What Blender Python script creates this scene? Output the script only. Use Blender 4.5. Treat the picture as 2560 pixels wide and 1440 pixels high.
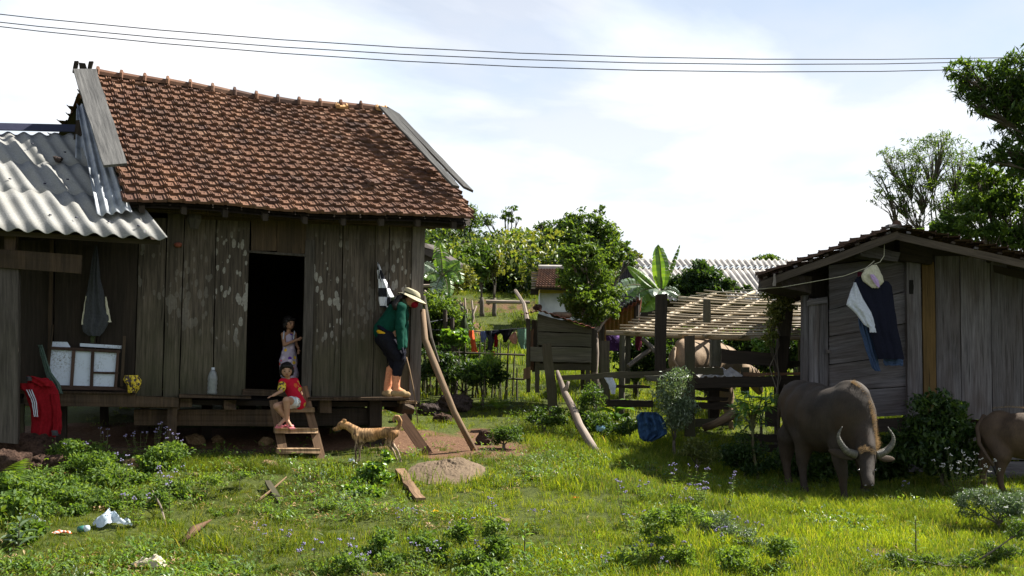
import bpy, math, random
import numpy as np
from mathutils import Vector, Matrix, Euler, noise as mn
for _o in list(bpy.data.objects): bpy.data.objects.remove(_o)
SC = bpy.context.scene
COL = SC.collection
R = math.radians
# ---------------------------------------------------------------- camera
FPX = 2489.0; TILT = math.atan(180/FPX); ROLL = R(1.2); CAMZ = 1.25
f_ = Vector((0, math.cos(TILT), math.sin(TILT))); u0 = Vector((0, -math.sin(TILT), math.cos(TILT))); r0 = Vector((1, 0, 0))
cr = r0*math.cos(ROLL)+u0*math.sin(ROLL); cu = u0*math.cos(ROLL)-r0*math.sin(ROLL)
cam = bpy.data.cameras.new('camera'); cam.sensor_width = 36; cam.lens = 36*FPX/2560; cam.clip_end = 3000; cam.clip_start = 0.1
camo = bpy.data.objects.new('camera', cam); COL.objects.link(camo)
camo.matrix_world = Matrix(((cr.x, cu.x, -f_.x, 0), (cr.y, cu.y, -f_.y, 0), (cr.z, cu.z, -f_.z, CAMZ), (0, 0, 0, 1)))
SC.camera = camo
# ---------------------------------------------------------------- sun and sky
SUN = Vector((.60, .27, .75)).normalized()
sl = bpy.data.lights.new('sun', 'SUN'); sl.energy = 5.0; sl.angle = R(.53); sl.color = (1, .955, .88)
so = bpy.data.objects.new('sun', sl); COL.objects.link(so)
so.rotation_euler = (-SUN).to_track_quat('-Z', 'Y').to_euler(); so.location = (30, 12, 40)
W = bpy.data.worlds.new('World'); SC.world = W; W.use_nodes = True
nt = W.node_tree; nt.nodes.clear()
def _n(t, **k):
    n = nt.nodes.new(t)
    for a, b in k.items(): setattr(n, a, b)
    return n
out = _n('ShaderNodeOutputWorld'); bg = _n('ShaderNodeBackground'); bg.inputs[1].default_value = .05
sky = _n('ShaderNodeTexSky', sky_type='NISHITA'); sky.sun_disc = False
sky.sun_elevation = math.asin(SUN.z); sky.sun_rotation = math.atan2(SUN.x, SUN.y); sky.altitude = 900; sky.air_density = 1.0; sky.dust_density = .6
tc = _n('ShaderNodeTexCoord'); sep = _n('ShaderNodeSeparateXYZ'); nt.links.new(tc.outputs['Generated'], sep.inputs[0])
ad = _n('ShaderNodeMath', operation='ADD'); ad.inputs[1].default_value = .22; nt.links.new(sep.outputs[2], ad.inputs[0])
mx_ = _n('ShaderNodeMath', operation='MAXIMUM'); mx_.inputs[1].default_value = .08; nt.links.new(ad.outputs[0], mx_.inputs[0])
dx = _n('ShaderNodeMath', operation='DIVIDE'); nt.links.new(sep.outputs[0], dx.inputs[0]); nt.links.new(mx_.outputs[0], dx.inputs[1])
dy = _n('ShaderNodeMath', operation='DIVIDE'); nt.links.new(sep.outputs[1], dy.inputs[0]); nt.links.new(mx_.outputs[0], dy.inputs[1])
cb = _n('ShaderNodeCombineXYZ'); nt.links.new(dx.outputs[0], cb.inputs[0]); nt.links.new(dy.outputs[0], cb.inputs[1]); cb.inputs[2].default_value = 3.1
nz = _n('ShaderNodeTexNoise'); nz.inputs['Scale'].default_value = .85; nz.inputs['Detail'].default_value = 8; nz.inputs['Roughness'].default_value = .52; nz.inputs['Distortion'].default_value = .35
nt.links.new(cb.outputs[0], nz.inputs['Vector'])
rp = _n('ShaderNodeValToRGB'); rp.color_ramp.elements[0].position = .40; rp.color_ramp.elements[0].color = (.12, .12, .12, 1); rp.color_ramp.elements[1].position = .58
cov = _n('ShaderNodeMath', operation='MULTIPLY_ADD'); nt.links.new(sep.outputs[2], cov.inputs[0]); cov.inputs[1].default_value = -.22; cov.inputs[2].default_value = .085; cv2 = _n('ShaderNodeMath', operation='ADD'); nt.links.new(nz.outputs['Fac'], cv2.inputs[0]); nt.links.new(cov.outputs[0], cv2.inputs[1]); nt.links.new(cv2.outputs[0], rp.inputs[0])
nz2 = _n('ShaderNodeTexNoise'); nz2.inputs['Scale'].default_value = 2.2; nz2.inputs['Detail'].default_value = 6; nt.links.new(cb.outputs[0], nz2.inputs['Vector'])
rp2 = _n('ShaderNodeValToRGB'); rp2.color_ramp.elements[0].position = .35; rp2.color_ramp.elements[0].color = (6.6, 7.4, 8.3, 1)
rp2.color_ramp.elements[1].position = .6; rp2.color_ramp.elements[1].color = (8.2, 8.25, 8.4, 1); nt.links.new(nz2.outputs['Fac'], rp2.inputs[0])
mixw = _n('ShaderNodeMix', data_type='RGBA'); hz = _n('ShaderNodeMapRange'); hz.inputs[1].default_value = .15; hz.inputs[2].default_value = .8; hz.inputs[3].default_value = .74; hz.inputs[4].default_value = .1; nt.links.new(sep.outputs[2], hz.inputs[0]); mxh = _n('ShaderNodeMath', operation='MAXIMUM'); nt.links.new(rp.outputs[0], mxh.inputs[0]); nt.links.new(hz.outputs[0], mxh.inputs[1]); nt.links.new(mxh.outputs[0], mixw.inputs[0])
nt.links.new(sky.outputs[0], mixw.inputs[6]); nt.links.new(rp2.outputs[0], mixw.inputs[7])
nt.links.new(mixw.outputs[2], bg.inputs[0]); nt.links.new(bg.outputs[0], out.inputs[0])
SC.view_settings.view_transform = 'Standard'; SC.view_settings.look = 'None'; SC.view_settings.gamma = 1
SC.view_settings.use_curve_mapping = False; SC.view_settings.exposure = 1.5
SC.render.engine = 'CYCLES'
SC.cycles.max_bounces = 8; SC.cycles.transparent_max_bounces = 8

# ---------------------------------------------------------------- helpers
rng = random.Random(7); NR = np.random.default_rng(7)
CP = Vector((0, 0, CAMZ))
def ray(px, py): return f_*FPX + cr*(px-1280) - cu*(py-720)
def P(px, py, Y):
    d = ray(px, py); return CP + d*(Y/d.y)
YAW = R(18); HU = Vector((math.cos(YAW), math.sin(YAW), 0)); HN = Vector((math.sin(YAW), -math.cos(YAW), 0)); H0 = P(750, 995, 12.2)
UP = Vector((0, 0, 1))
def HW(px, py, off=0.0):
    d = ray(px, py); t = (H0+HN*off-CP).dot(HN)/d.dot(HN); return CP+d*t
def interp(x, T):
    if x <= T[0][0]: return T[0][1]
    for (a, b), (c, d) in zip(T, T[1:]):
        if x <= c:
            return b+(d-b)*(x-a)/(c-a)
    return T[-1][1]
TL = [(-10, -.42), (6, -.4), (8, -.3), (9, -.2), (10, -.04), (11, .06), (12, .1), (13.5, .24), (15, .42), (18, .75), (22, 1.1), (30, 1.9), (37.5, 2.9), (38.6, 3.55), (45, 4.2), (60, 6.4), (90, 9), (200, 11), (900, 12)]
TR = [(-10, -.42), (6, -.4), (8, -.34), (10, -.24), (11, -.2), (12, -.17), (13.5, -.12), (15, .1), (18, .4), (22, .7), (30, 1.2), (60, 2.0), (200, 3), (900, 4)]
def sstep(a, b, x):
    t = min(1, max(0, (x-a)/(b-a))); return t*t*(3-2*t)
def gz(x, y, fine=True):
    yy = max(y, .5); a = x/yy
    w = sstep(.03+.001*min(y, 60), .27-.0015*min(y, 60), a) if y > 2 else 0
    z = interp(y, TL)*(1-w)+interp(y, TR)*w
    if fine:
        k = min(1, max(0, (y-4)/3))
        z += (mn.noise((x*.55, y*.55, 1.3))*.06+mn.noise((x*1.7, y*1.7, 5.3))*.035+mn.noise((x*5, y*5, 2.3))*.012)*k
        if y > 24: z += mn.noise((x*.12, y*.12, 9))*.5*min(1, (y-24)/15)
    return z
def G(px, py, ymin=5.0, lift=0):
    d = ray(px, py); d = d/d.y; y = ymin
    while y < 120:
        p = CP+d*y
        if p.z <= gz(p.x, p.y)+lift: return Vector((p.x, p.y, gz(p.x, p.y)))
        y += .04 if y < 25 else .3
    return CP+d*60
def gp(px, Y):            # ground point under pixel column px at depth Y
    p = P(px, 1000, Y); return Vector((p.x, Y, gz(p.x, Y)))

class MB:
    def __init__(s): s.v = []; s.f = []; s.uv = []; s.r = []; s.cr = 0.0; s.off = (0, 0)
    def rnd(s): s.cr = rng.random(); s.off = (rng.random()*9, rng.random()*9)
    def face(s, idx, uv=None):
        s.f.append(tuple(idx)); s.r.append(s.cr)
        if uv is None: uv = [(0, 0)]*len(idx)
        s.uv += [(a+s.off[0], b+s.off[1]) for a, b in uv]
    def plank(s, c0, c1, c2, c3, tv, seg=6, jit=.004):
        """c0-c1 one end, c3-c2 the other; tv = full thickness vector away from the viewer"""
        s.rnd(); b = len(s.v); ax = (c1-c0); w = ax.length; ax = ax.normalized() if w > 0 else Vector((1, 0, 0)); L = ((c3+c2)/2-(c0+c1)/2).length; th = tv.length
        for i in range(seg+1):
            t = i/seg
            a = c0.lerp(c3, t)+ax*rng.uniform(-jit, jit)+tv*rng.uniform(-.06, .06); d = c1.lerp(c2, t)+ax*rng.uniform(-jit, jit)+tv*rng.uniform(-.06, .06)
            s.v += [a, d, d+tv, a+tv]
        us = [0, w, w+th, 2*w+th, 2*w+2*th]
        for i in range(seg):
            for k in range(4):
                p, q = b+4*i+k, b+4*i+(k+1) % 4; v0, v1 = L*i/seg, L*(i+1)/seg
                s.face((p, p+4, q+4, q), ((us[k], v0), (us[k], v1), (us[k+1], v1), (us[k+1], v0)))
        s.face((b, b+1, b+2, b+3), ((0, 0), (w, 0), (w, .03), (0, .03)))
        e = b+4*seg; s.face((e+3, e+2, e+1, e), ((0, .03), (w, .03), (w, 0), (0, 0)))
        return s
    def beam(s, p, q, wv, tv, seg=3, jit=.003, taper=1.0):
        """centre line p-q, full width vector wv, full thickness vector tv"""
        return s.plank(p-wv/2-tv/2, p+wv/2-tv/2, q+wv*taper/2-tv/2, q-wv*taper/2-tv/2, tv, seg, jit)
    def tube(s, pts, rad, n=8, jit=0.0, caps=True):
        s.rnd(); b = len(s.v); m = len(pts); L = 0; pv = None
        for i, p in enumerate(pts):
            t = (pts[min(i+1, m-1)]-pts[max(i-1, 0)]).normalized()
            a = pv if pv is not None else (Vector((0, 0, 1)) if abs(t.z) < .9 else Vector((1, 0, 0)))
            e1 = (a-t*a.dot(t)).normalized(); e2 = t.cross(e1); pv = e1
            r = rad[i] if isinstance(rad, (list, tuple)) else rad
            for k in range(n):
                an = 2*math.pi*k/n; rr = r*(1+rng.uniform(-jit, jit)); s.v.append(p+e1*math.cos(an)*rr+e2*math.sin(an)*rr)
        for i in range(m-1):
            l2 = L+(pts[i+1]-pts[i]).length; r = rad[i] if isinstance(rad, (list, tuple)) else rad
            for k in range(n):
                p, q = b+n*i+k, b+n*i+(k+1) % n
                s.face((p, q, q+n, p+n), ((k*r*6.28/n, L), ((k+1)*r*6.28/n, L), ((k+1)*r*6.28/n, l2), (k*r*6.28/n, l2)))
            L = l2
        if caps: s.face(tuple(range(b+n-1, b-1, -1))); s.face(tuple(range(b+n*(m-1), b+n*m)))
        return s
    def grid(s, fn, nu, nv, close=False):
        s.rnd(); b = len(s.v)
        for j in range(nv+1):
            for i in range(nu+1): s.v.append(Vector(fn(i/nu, j/nv)))
        for j in range(nv):
            for i in range(nu):
                a = b+j*(nu+1)+i; s.face((a, a+1, a+nu+2, a+nu+1), ((i/nu, j/nv), ((i+1)/nu, j/nv), ((i+1)/nu, (j+1)/nv), (i/nu, (j+1)/nv)))
        return s
    def rock(s, c, r, seed=0, rough=.25, sub=(14, 10), rot=0):
        s.rnd(); b = len(s.v); nu, nv = sub; cr_, sr_ = math.cos(rot), math.sin(rot)
        for j in range(nv+1):
            th = math.pi*j/nv
            for i in range(nu):
                ph = 2*math.pi*i/nu; d = Vector((math.sin(th)*math.cos(ph), math.sin(th)*math.sin(ph), math.cos(th)))
                # squarish profile with noise
                k = 1+rough*mn.noise((d*1.3+Vector((seed*7.1, 0, 0))))*1.6+rough*.5*mn.noise(d*4+Vector((seed, 3, 0)))
                m_ = max(abs(d.x), abs(d.y), abs(d.z)); k *= (1/m_)**.35
                q = Vector((d.x*r[0]*k, d.y*r[1]*k, d.z*r[2]*k)); s.v.append(c+Vector((q.x*cr_-q.y*sr_, q.x*sr_+q.y*cr_, q.z)))
        for j in range(nv):
            for i in range(nu):
                p, q = b+j*nu+i, b+j*nu+(i+1) % nu; s.face((p, p+nu, q+nu, q), ((i/nu, j/nv),)*4)
        return s
    def build(s, name, mat, parent=None, smooth=False, kind=None):
        me = bpy.data.meshes.new(name); me.from_pydata([tuple(v) for v in s.v], [], s.f)
        uvl = me.uv_layers.new(name='UVMap'); uvl.data.foreach_set('uv', np.array(s.uv, dtype=np.float32).ravel())
        at = me.attributes.new('rnd', 'FLOAT', 'FACE'); at.data.foreach_set('value', np.array(s.r, dtype=np.float32))
        if smooth: me.polygons.foreach_set('use_smooth', np.ones(len(s.f), dtype=bool))
        me.materials.append(mat); me.update()
        return link(name, me, parent, kind)
def link(name, me, parent=None, kind=None):
    o = bpy.data.objects.new(name, me); COL.objects.link(o)
    if parent is not None: attach(o, parent)
    if kind: o['kind'] = kind
    return o
def attach(o, parent):
    o.parent = parent; o.matrix_parent_inverse = (parent.get('_mw') and Matrix.Identity(4)) or wmat(parent).inverted()
def wmat(o):
    m = Matrix.LocRotScale(o.location, o.rotation_euler, o.scale)
    return (wmat(o.parent) @ o.matrix_parent_inverse @ m) if o.parent else m
def T(name, label, cat, loc=(0, 0, 0), group=None, kind=None):
    o = bpy.data.objects.new(name, None); o.empty_display_size = .1; COL.objects.link(o); o.location = loc; tag(o, label, cat, group, kind); return o
def tag(o, label, cat, group=None, kind=None):
    if label: o['label'] = label
    if cat: o['category'] = cat
    if group: o['group'] = group
    if kind: o['kind'] = kind
    return o
def fast_mesh(name, V, F, mat, parent=None, rnd=None, smooth=False, kind=None):
    me = bpy.data.meshes.new(name); n, k = F.shape
    me.vertices.add(len(V)); me.vertices.foreach_set('co', V.astype(np.float32).ravel())
    me.loops.add(n*k); me.loops.foreach_set('vertex_index', F.astype(np.int32).ravel())
    me.polygons.add(n); me.polygons.foreach_set('loop_start', np.arange(0, n*k, k, dtype=np.int32))
    if smooth: me.polygons.foreach_set('use_smooth', np.ones(n, dtype=bool))
    if rnd is not None:
        at = me.attributes.new('rnd', 'FLOAT', 'FACE'); at.data.foreach_set('value', rnd.astype(np.float32))
    me.update(calc_edges=True); me.materials.append(mat)
    return link(name, me, parent, kind)
def unit(a): return a/np.maximum(np.linalg.norm(a, axis=1, keepdims=True), 1e-9)
def leaf_arrays(C, size, ratio=.42, droop=.25, rs=None, dirs=None, flat=.5):
    rs = rs or NR; n = len(C)
    d = unit(rs.normal(size=(n, 3))) if dirs is None else unit(dirs+rs.normal(size=(n, 3))*.35)
    d[:, 2] -= droop; d = unit(d)
    nn = rs.normal(size=(n, 3))*(1-flat)+np.array([0, 0, 1])*flat*1.6; sd = unit(np.cross(d, nn)); nn = np.cross(sd, d)
    L = (size*rs.uniform(.6, 1.35, size=(n, 1))); w = L*ratio*.5
    V = np.empty((n, 4, 3)); V[:, 0] = C-d*L*.5; V[:, 2] = C+d*L*.5-nn*L*.08
    V[:, 1] = C+sd*w+nn*w*.35-d*L*.08; V[:, 3] = C-sd*w+nn*w*.35-d*L*.08
    i = np.arange(n)[:, None]*4; F = np.concatenate([i+np.array([0, 1, 2]), i+np.array([0, 2, 3])], axis=1).reshape(-1, 3)
    return V.reshape(-1, 3), F
def leaves(name, C, size, mat, parent=None, ratio=.42, droop=.25, rnd=None, dirs=None, kind=None, flat=.5):
    V, F = leaf_arrays(C, size, ratio, droop, dirs=dirs, flat=flat)
    r = NR.random(len(C)) if rnd is None else rnd
    return fast_mesh(name, V, F, mat, parent, np.repeat(r, 2), kind=kind)
# ---------------------------------------------------------------- materials
class NB:
    def __init__(s, name):
        s.m = bpy.data.materials.new(name); s.m.use_nodes = True; s.t = s.m.node_tree; s.t.nodes.clear()
        s.out = s.n('ShaderNodeOutputMaterial')
    def n(s, t, **k):
        n = s.t.nodes.new(t)
        for a, b in k.items(): setattr(n, a, b)
        return n
    def l(s, a, b): s.t.links.new(a, b)
    def math(s, op, a, b=None, clamp=False):
        n = s.n('ShaderNodeMath', operation=op); n.use_clamp = clamp
        for i, x in enumerate((a, b)):
            if x is None: continue
            if isinstance(x, (int, float)): n.inputs[i].default_value = x
            else: s.l(x, n.inputs[i])
        return n.outputs[0]
    def noise(s, vec, sc, det=4, rough=.55, map_=None, dist=0):
        if map_:
            m = s.n('ShaderNodeMapping'); m.inputs['Scale'].default_value = map_; s.l(vec, m.inputs[0]); vec = m.outputs[0]
        n = s.n('ShaderNodeTexNoise'); n.inputs['Scale'].default_value = sc; n.inputs['Detail'].default_value = det; n.inputs['Roughness'].default_value = rough; n.inputs['Distortion'].default_value = dist
        s.l(vec, n.inputs['Vector']); return n.outputs['Fac']
    def ramp(s, fac, stops, interp='LINEAR'):
        n = s.n('ShaderNodeValToRGB'); c = n.color_ramp; c.interpolation = interp
        while len(c.elements) < len(stops): c.elements.new(.5)
        for e, (p, col) in zip(c.elements, stops):
            e.position = p; e.color = (*col, 1) if len(col) == 3 else col
        s.l(fac, n.inputs[0]); return n.outputs[0]
    def mix(s, fac, a, b, mode='MIX'):
        n = s.n('ShaderNodeMix', data_type='RGBA', blend_type=mode)
        for i, x in ((0, fac), (6, a), (7, b)):
            if isinstance(x, (int, float)): n.inputs[i].default_value = x
            elif isinstance(x, tuple): n.inputs[i].default_value = (*x, 1)
            else: s.l(x, n.inputs[i])
        return n.outputs[2]
    def rand(s):
        o = s.n('ShaderNodeObjectInfo').outputs['Random']; a = s.n('ShaderNodeAttribute'); a.attribute_name = 'rnd'
        return s.math('FRACT', s.math('ADD', o, a.outputs['Fac']))
    def coord(s, k='Object'): return s.n('ShaderNodeTexCoord').outputs[k]
    def pos(s): return s.n('ShaderNodeNewGeometry').outputs['Position']
    def bump(s, h, st=.4, dist=.01):
        b = s.n('ShaderNodeBump'); b.inputs['Strength'].default_value = st; b.inputs['Distance'].default_value = dist; s.l(h, b.inputs['Height']); return b.outputs[0]
    def fin(s, col, rough=.8, spec=.25, normal=None, metal=0, alpha=None, sheen=0, trans=None):
        b = s.n('ShaderNodeBsdfPrincipled')
        if isinstance(col, tuple): b.inputs['Base Color'].default_value = (*col, 1)
        else: s.l(col, b.inputs['Base Color'])
        if isinstance(rough, (int, float)): b.inputs['Roughness'].default_value = rough
        else: s.l(rough, b.inputs['Roughness'])
        b.inputs['Specular IOR Level'].default_value = spec; b.inputs['Metallic'].default_value = metal
        b.inputs['Sheen Weight'].default_value = sheen
        if normal is not None: s.l(normal, b.inputs['Normal'])
        sh = b.outputs[0]
        if trans:
            t = s.n('ShaderNodeBsdfTranslucent')
            tcol = s.mix(1.0, col, trans[1], 'MULTIPLY'); s.l(tcol, t.inputs[0])
            mx = s.n('ShaderNodeMixShader'); mx.inputs[0].default_value = trans[0]; s.l(sh, mx.inputs[1]); s.l(t.outputs[0], mx.inputs[2]); sh = mx.outputs[0]
        s.l(sh, s.out.inputs[0]); return s.m
def wood(name, c0, c1, stain=(.02, .017, .013), stainamt=.5, green=0, patch=0, bump=.5, rough=.85, var=.5):
    b = NB(name); uv = b.coord('UV'); rd = b.rand()
    n1 = b.noise(uv, 1, 8, .65, (38, 1.6, 1)); n2 = b.noise(uv, 1, 4, .5, (5, .9, 1), .6); n3 = b.noise(uv, 1, 6, .7, (130, 5, 1))
    g = b.math('ADD', b.math('MULTIPLY', n1, .65), b.math('MULTIPLY', n3, .35))
    col = b.ramp(g, [(.36, c0), (.64, c1)])
    col = b.mix(b.math('MULTIPLY', b.ramp(n2, [(.4, (0, 0, 0)), (.68, (1, 1, 1))]), stainamt), col, stain)
    v = b.math('ADD', b.math('MULTIPLY', rd, var), 1-var/2)
    cc = b.n('ShaderNodeCombineColor')
    for i in range(3): b.l(v, cc.inputs[i])
    col = b.mix(1.0, col, cc.outputs[0], 'MULTIPLY')
    if green:
        ps = b.pos(); sp = b.n('ShaderNodeSeparateXYZ'); b.l(ps, sp.inputs[0])
        ng = b.noise(ps, 2.2, 5, .6)
        hz = b.math('SUBTRACT', 1.0, b.math('DIVIDE', b.math('SUBTRACT', sp.outputs[2], .8), 1.7), True)
        k = b.ramp(b.math('MULTIPLY', hz, b.math('MULTIPLY', ng, 1.7)), [(.3, (0, 0, 0)), (.75, (1, 1, 1))])
        col = b.mix(b.math('MULTIPLY', k, green), col, (.055, .062, .022))
    crack = b.ramp(b.noise(uv, 1, 3, .6, (22, .7, 1), .3), [(.29, (1, 1, 1)), (.325, (0, 0, 0))])
    col = b.mix(b.math('MULTIPLY', crack, .85), col, (.006, .005, .004))
    h = b.math('SUBTRACT', g, b.math('MULTIPLY', crack, .6))
    if patch:
        ps = b.pos(); pm = b.n('ShaderNodeMapping'); pm.inputs['Scale'].default_value = (17, 17, 7); b.l(ps, pm.inputs[0])
        vo = b.n('ShaderNodeTexVoronoi'); vo.inputs['Scale'].default_value = 1; vo.inputs['Randomness'].default_value = 1; b.l(pm.outputs[0], vo.inputs['Vector'])
        sz = b.math('MULTIPLY', b.math('SUBTRACT', b.noise(ps, 1.5, 4, .65), .34), 2.5)
        m = b.math('GREATER_THAN', b.math('ADD', sz, b.math('MULTIPLY', b.noise(ps, 60, 3), .12)), b.math('ADD', vo.outputs['Distance'], .12))
        sp2 = b.n('ShaderNodeSeparateXYZ'); b.l(ps, sp2.inputs[0])
        zz = b.ramp(b.math('DIVIDE', sp2.outputs[2], 3.0), [(.42, (0, 0, 0)), (.55, (1, 1, 1)), (.86, (1, 1, 1)), (.93, (0, 0, 0))])
        pc = b.mix(b.noise(ps, 35, 3), (.11, .10, .085), (.42, .4, .36))
        col = b.mix(b.math('MULTIPLY', b.math('MULTIPLY', m, zz), patch), col, pc)
    return b.fin(col, rough, .2, b.bump(h, bump, .006))
def plain(name, c, rough=.8, var=.15, nsc=12, spec=.25, bump=.2, trans=None, metal=0, c2=None, bd=.004, sheen=0):
    b = NB(name); o = b.coord(); n = b.noise(o, nsc, 5, .6)
    c2 = c2 or tuple(x*(1-var*2) for x in c)
    col = b.ramp(n, [(.3, c2), (.7, c)])
    return b.fin(col, rough, spec, b.bump(b.noise(o, nsc*5, 4), bump, bd), metal, trans=trans, sheen=sheen)
def leafm(name, cols, tr=.4, rough=.5, yellow=(1.5, 1.5, .5), spec=.35, vary=.0):
    b = NB(name); rd = b.rand(); n = len(cols)
    if vary:
        rd = b.math('ADD', b.math('MULTIPLY', rd, 1-vary), b.math('MULTIPLY', b.ramp(b.noise(b.pos(), .9, 3), [(.35, (0, 0, 0)), (.65, (1, 1, 1))]), vary))
    col = b.ramp(rd, [(i/(n-1), c) for i, c in enumerate(cols)])
    return b.fin(col, rough, spec, trans=(tr, yellow))
M = {}
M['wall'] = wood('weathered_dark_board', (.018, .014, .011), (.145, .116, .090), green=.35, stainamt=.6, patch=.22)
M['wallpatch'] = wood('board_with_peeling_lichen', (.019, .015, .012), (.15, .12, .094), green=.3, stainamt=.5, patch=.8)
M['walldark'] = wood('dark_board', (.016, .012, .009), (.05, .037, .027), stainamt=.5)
M['beam'] = wood('brown_beam', (.035, .023, .014), (.11, .072, .043), stainamt=.6)
M['jamb'] = wood('grey_brown_jamb', (.030, .026, .023), (.115, .098, .085), stainamt=.5, green=.1)
M['cornerpost'] = wood('corner_post_sun_in_colour', (.07, .06, .055), (.22, .19, .17), stainamt=.4)  # sunlight on the house corner is put into this paler wood tone
M['barge'] = wood('grey_bargeboard', (.04, .04, .039), (.17, .165, .155), stain=(.03, .03, .03), stainamt=.45, bump=.9)
M['shed'] = wood('grey_shed_board', (.042, .038, .041), (.165, .152, .162), stain=(.045, .025, .014), stainamt=.45)
M['shedbrown'] = wood('ochre_brown_board', (.07, .042, .015), (.15, .092, .035), stainamt=.25)
M['fence'] = wood('fence_wood', (.028, .021, .016), (.095, .074, .056), stainamt=.5, green=.4)
M['coop'] = wood('mossy_coop_board', (.045, .042, .03), (.13, .118, .085), stain=(.05, .055, .02), stainamt=.5)
M['lit'] = wood('brown_wood_painted_lit', (.13, .078, .04), (.40, .27, .155), stain=(.07, .04, .02), stainamt=.45)  # paler copy of the beam brown, with sunlight mixed into the colour
M['rot'] = wood('rotten_plank_wood', (.06, .034, .018), (.25, .16, .09), stain=(.05, .027, .015), stainamt=.7, bump=1)
M['plankred'] = wood('reddish_plank', (.075, .037, .018), (.19, .105, .06), stainamt=.5)
M['pole'] = wood('peeled_pole', (.11, .072, .042), (.31, .215, .135), stain=(.09, .055, .035), stainamt=.6)
M['bark'] = wood('tree_bark', (.05, .04, .03), (.17, .145, .115), stainamt=.5)
M['barklight'] = wood('pale_log_bark', (.14, .11, .085), (.40, .33, .265), stain=(.11, .08, .06), stainamt=.6)
M['bamboo'] = wood('bamboo', (.19, .15, .095), (.42, .345, .235), stain=(.16, .115, .06), stainamt=.35, rough=.5, bump=.15)
M['frame'] = wood('window_frame_wood', (.035, .02, .015), (.085, .052, .04), stainamt=.3)
# roof tile clay
b = NB('clay_tile'); rd = b.rand(); ps = b.pos()
col = b.ramp(rd, [(0, (.15, .076, .046)), (.25, (.18, .090, .053)), (.5, (.125, .062, .040)), (.75, (.205, .106, .062)), (.93, (.085, .048, .036)), (1, (.26, .145, .09))])
soot = b.ramp(b.noise(ps, 1.7, 8, .7), [(.40, (0, 0, 0)), (.62, (1, 1, 1))]); soot2 = b.ramp(b.noise(ps, 14, 6, .7), [(.46, (0, 0, 0)), (.66, (1, 1, 1))])
col = b.mix(b.math('MULTIPLY', soot, .5), col, (.045, .03, .026)); col = b.mix(b.math('MULTIPLY', soot2, .3), col, (.032, .023, .02))
lich = b.ramp(b.noise(ps, 33, 4, .6), [(.67, (0, 0, 0)), (.75, (1, 1, 1))]); col = b.mix(b.math('MULTIPLY', lich, .5), col, (.3, .26, .19))
M['tile'] = b.fin(col, .85, .2, b.bump(b.noise(ps, 90, 4), .35, .004))
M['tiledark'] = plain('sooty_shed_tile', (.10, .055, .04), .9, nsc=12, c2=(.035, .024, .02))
M['tilegold'] = plain('pale_orange_tile', (.55, .33, .15), .8, nsc=20)
# corrugated fibre cement
b = NB('fibre_cement'); ps = b.pos(); n1 = b.noise(ps, 60, 6, .75); n2 = b.noise(ps, 3.3, 6, .6)
col = b.mix(b.ramp(n1, [(.35, (0, 0, 0)), (.7, (1, 1, 1))]), (.17, .17, .158), (.31, .305, .285)); col = b.mix(b.math('MULTIPLY', b.ramp(n2, [(.45, (0, 0, 0)), (.7, (1, 1, 1))]), .45), col, (.2, .19, .16))
M['cement'] = b.fin(col, .9, .2, b.bump(n1, .3, .003))
b = NB('old_zinc'); ps = b.pos(); n1 = b.noise(ps, 5, 6, .7); col = b.ramp(n1, [(.3, (.13, .14, .15)), (.55, (.3, .32, .34)), (.7, (.36, .35, .33))])
M['zinc'] = b.fin(col, .55, .5, b.bump(n1, .3, .01), .35)
M['greyroof'] = plain('grey_roof_sheet', (.40, .38, .345), .85, c2=(.24, .22, .20), nsc=3)
M['redtin'] = plain('rusty_red_tin', (.25, .07, .045), .7, nsc=8, c2=(.12, .05, .035))
M['darktin'] = plain('dark_tin_wall', (.07, .055, .045), .8, nsc=4)
# soil
b = NB('soil_and_turf'); ps = b.pos(); n1 = b.noise(ps, 1.1, 6, .6); n2 = b.noise(ps, 26, 6, .7)
soil = b.ramp(n2, [(.3, (.07, .035, .02)), (.6, (.15, .085, .05)), (.75, (.22, .135, .085))]); turf = b.ramp(n2, [(.3, (.026, .036, .009)), (.7, (.085, .10, .022))])
at = b.n('ShaderNodeAttribute'); at.attribute_name = 'bare'
bf = b.ramp(b.math('ADD', at.outputs['Fac'], b.math('MULTIPLY', b.math('SUBTRACT', b.noise(ps, 3.2, 5), .5), .7)), [(.4, (0, 0, 0)), (.6, (1, 1, 1))])
M['ground'] = b.fin(b.mix(bf, turf, soil), .95, .1, b.bump(n2, .8, .03))
b = NB('sand_pile'); ps = b.pos(); n2 = b.noise(ps, 24, 5, .6); n3 = b.noise(ps, 150, 3)
M['mound'] = b.fin(b.ramp(b.math('ADD', b.math('MULTIPLY', n2, .5), b.math('MULTIPLY', n3, .5)), [(.35, (.085, .060, .040)), (.62, (.175, .130, .086))]), .95, .1, b.bump(n2, .5, .02))
def rockm(name, a, c):
    b = NB(name); ps = b.pos(); n = b.noise(ps, 9, 8, .7); v = b.noise(ps, 38, 5, .7)
    return b.fin(b.ramp(b.math('ADD', b.math('MULTIPLY', n, .5), b.math('MULTIPLY', v, .5)), [(.38, a), (.60, c)]), .95, .15, b.bump(v, 1, .05))
M['laterite'] = rockm('pitted_brown_stone', (.018, .010, .007), (.11, .066, .046)); M['darkrock'] = rockm('dark_boulder', (.02, .015, .014), (.10, .075, .065)); M['ochrerock'] = rockm('ochre_stone', (.12, .07, .03), (.38, .26, .14))
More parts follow.
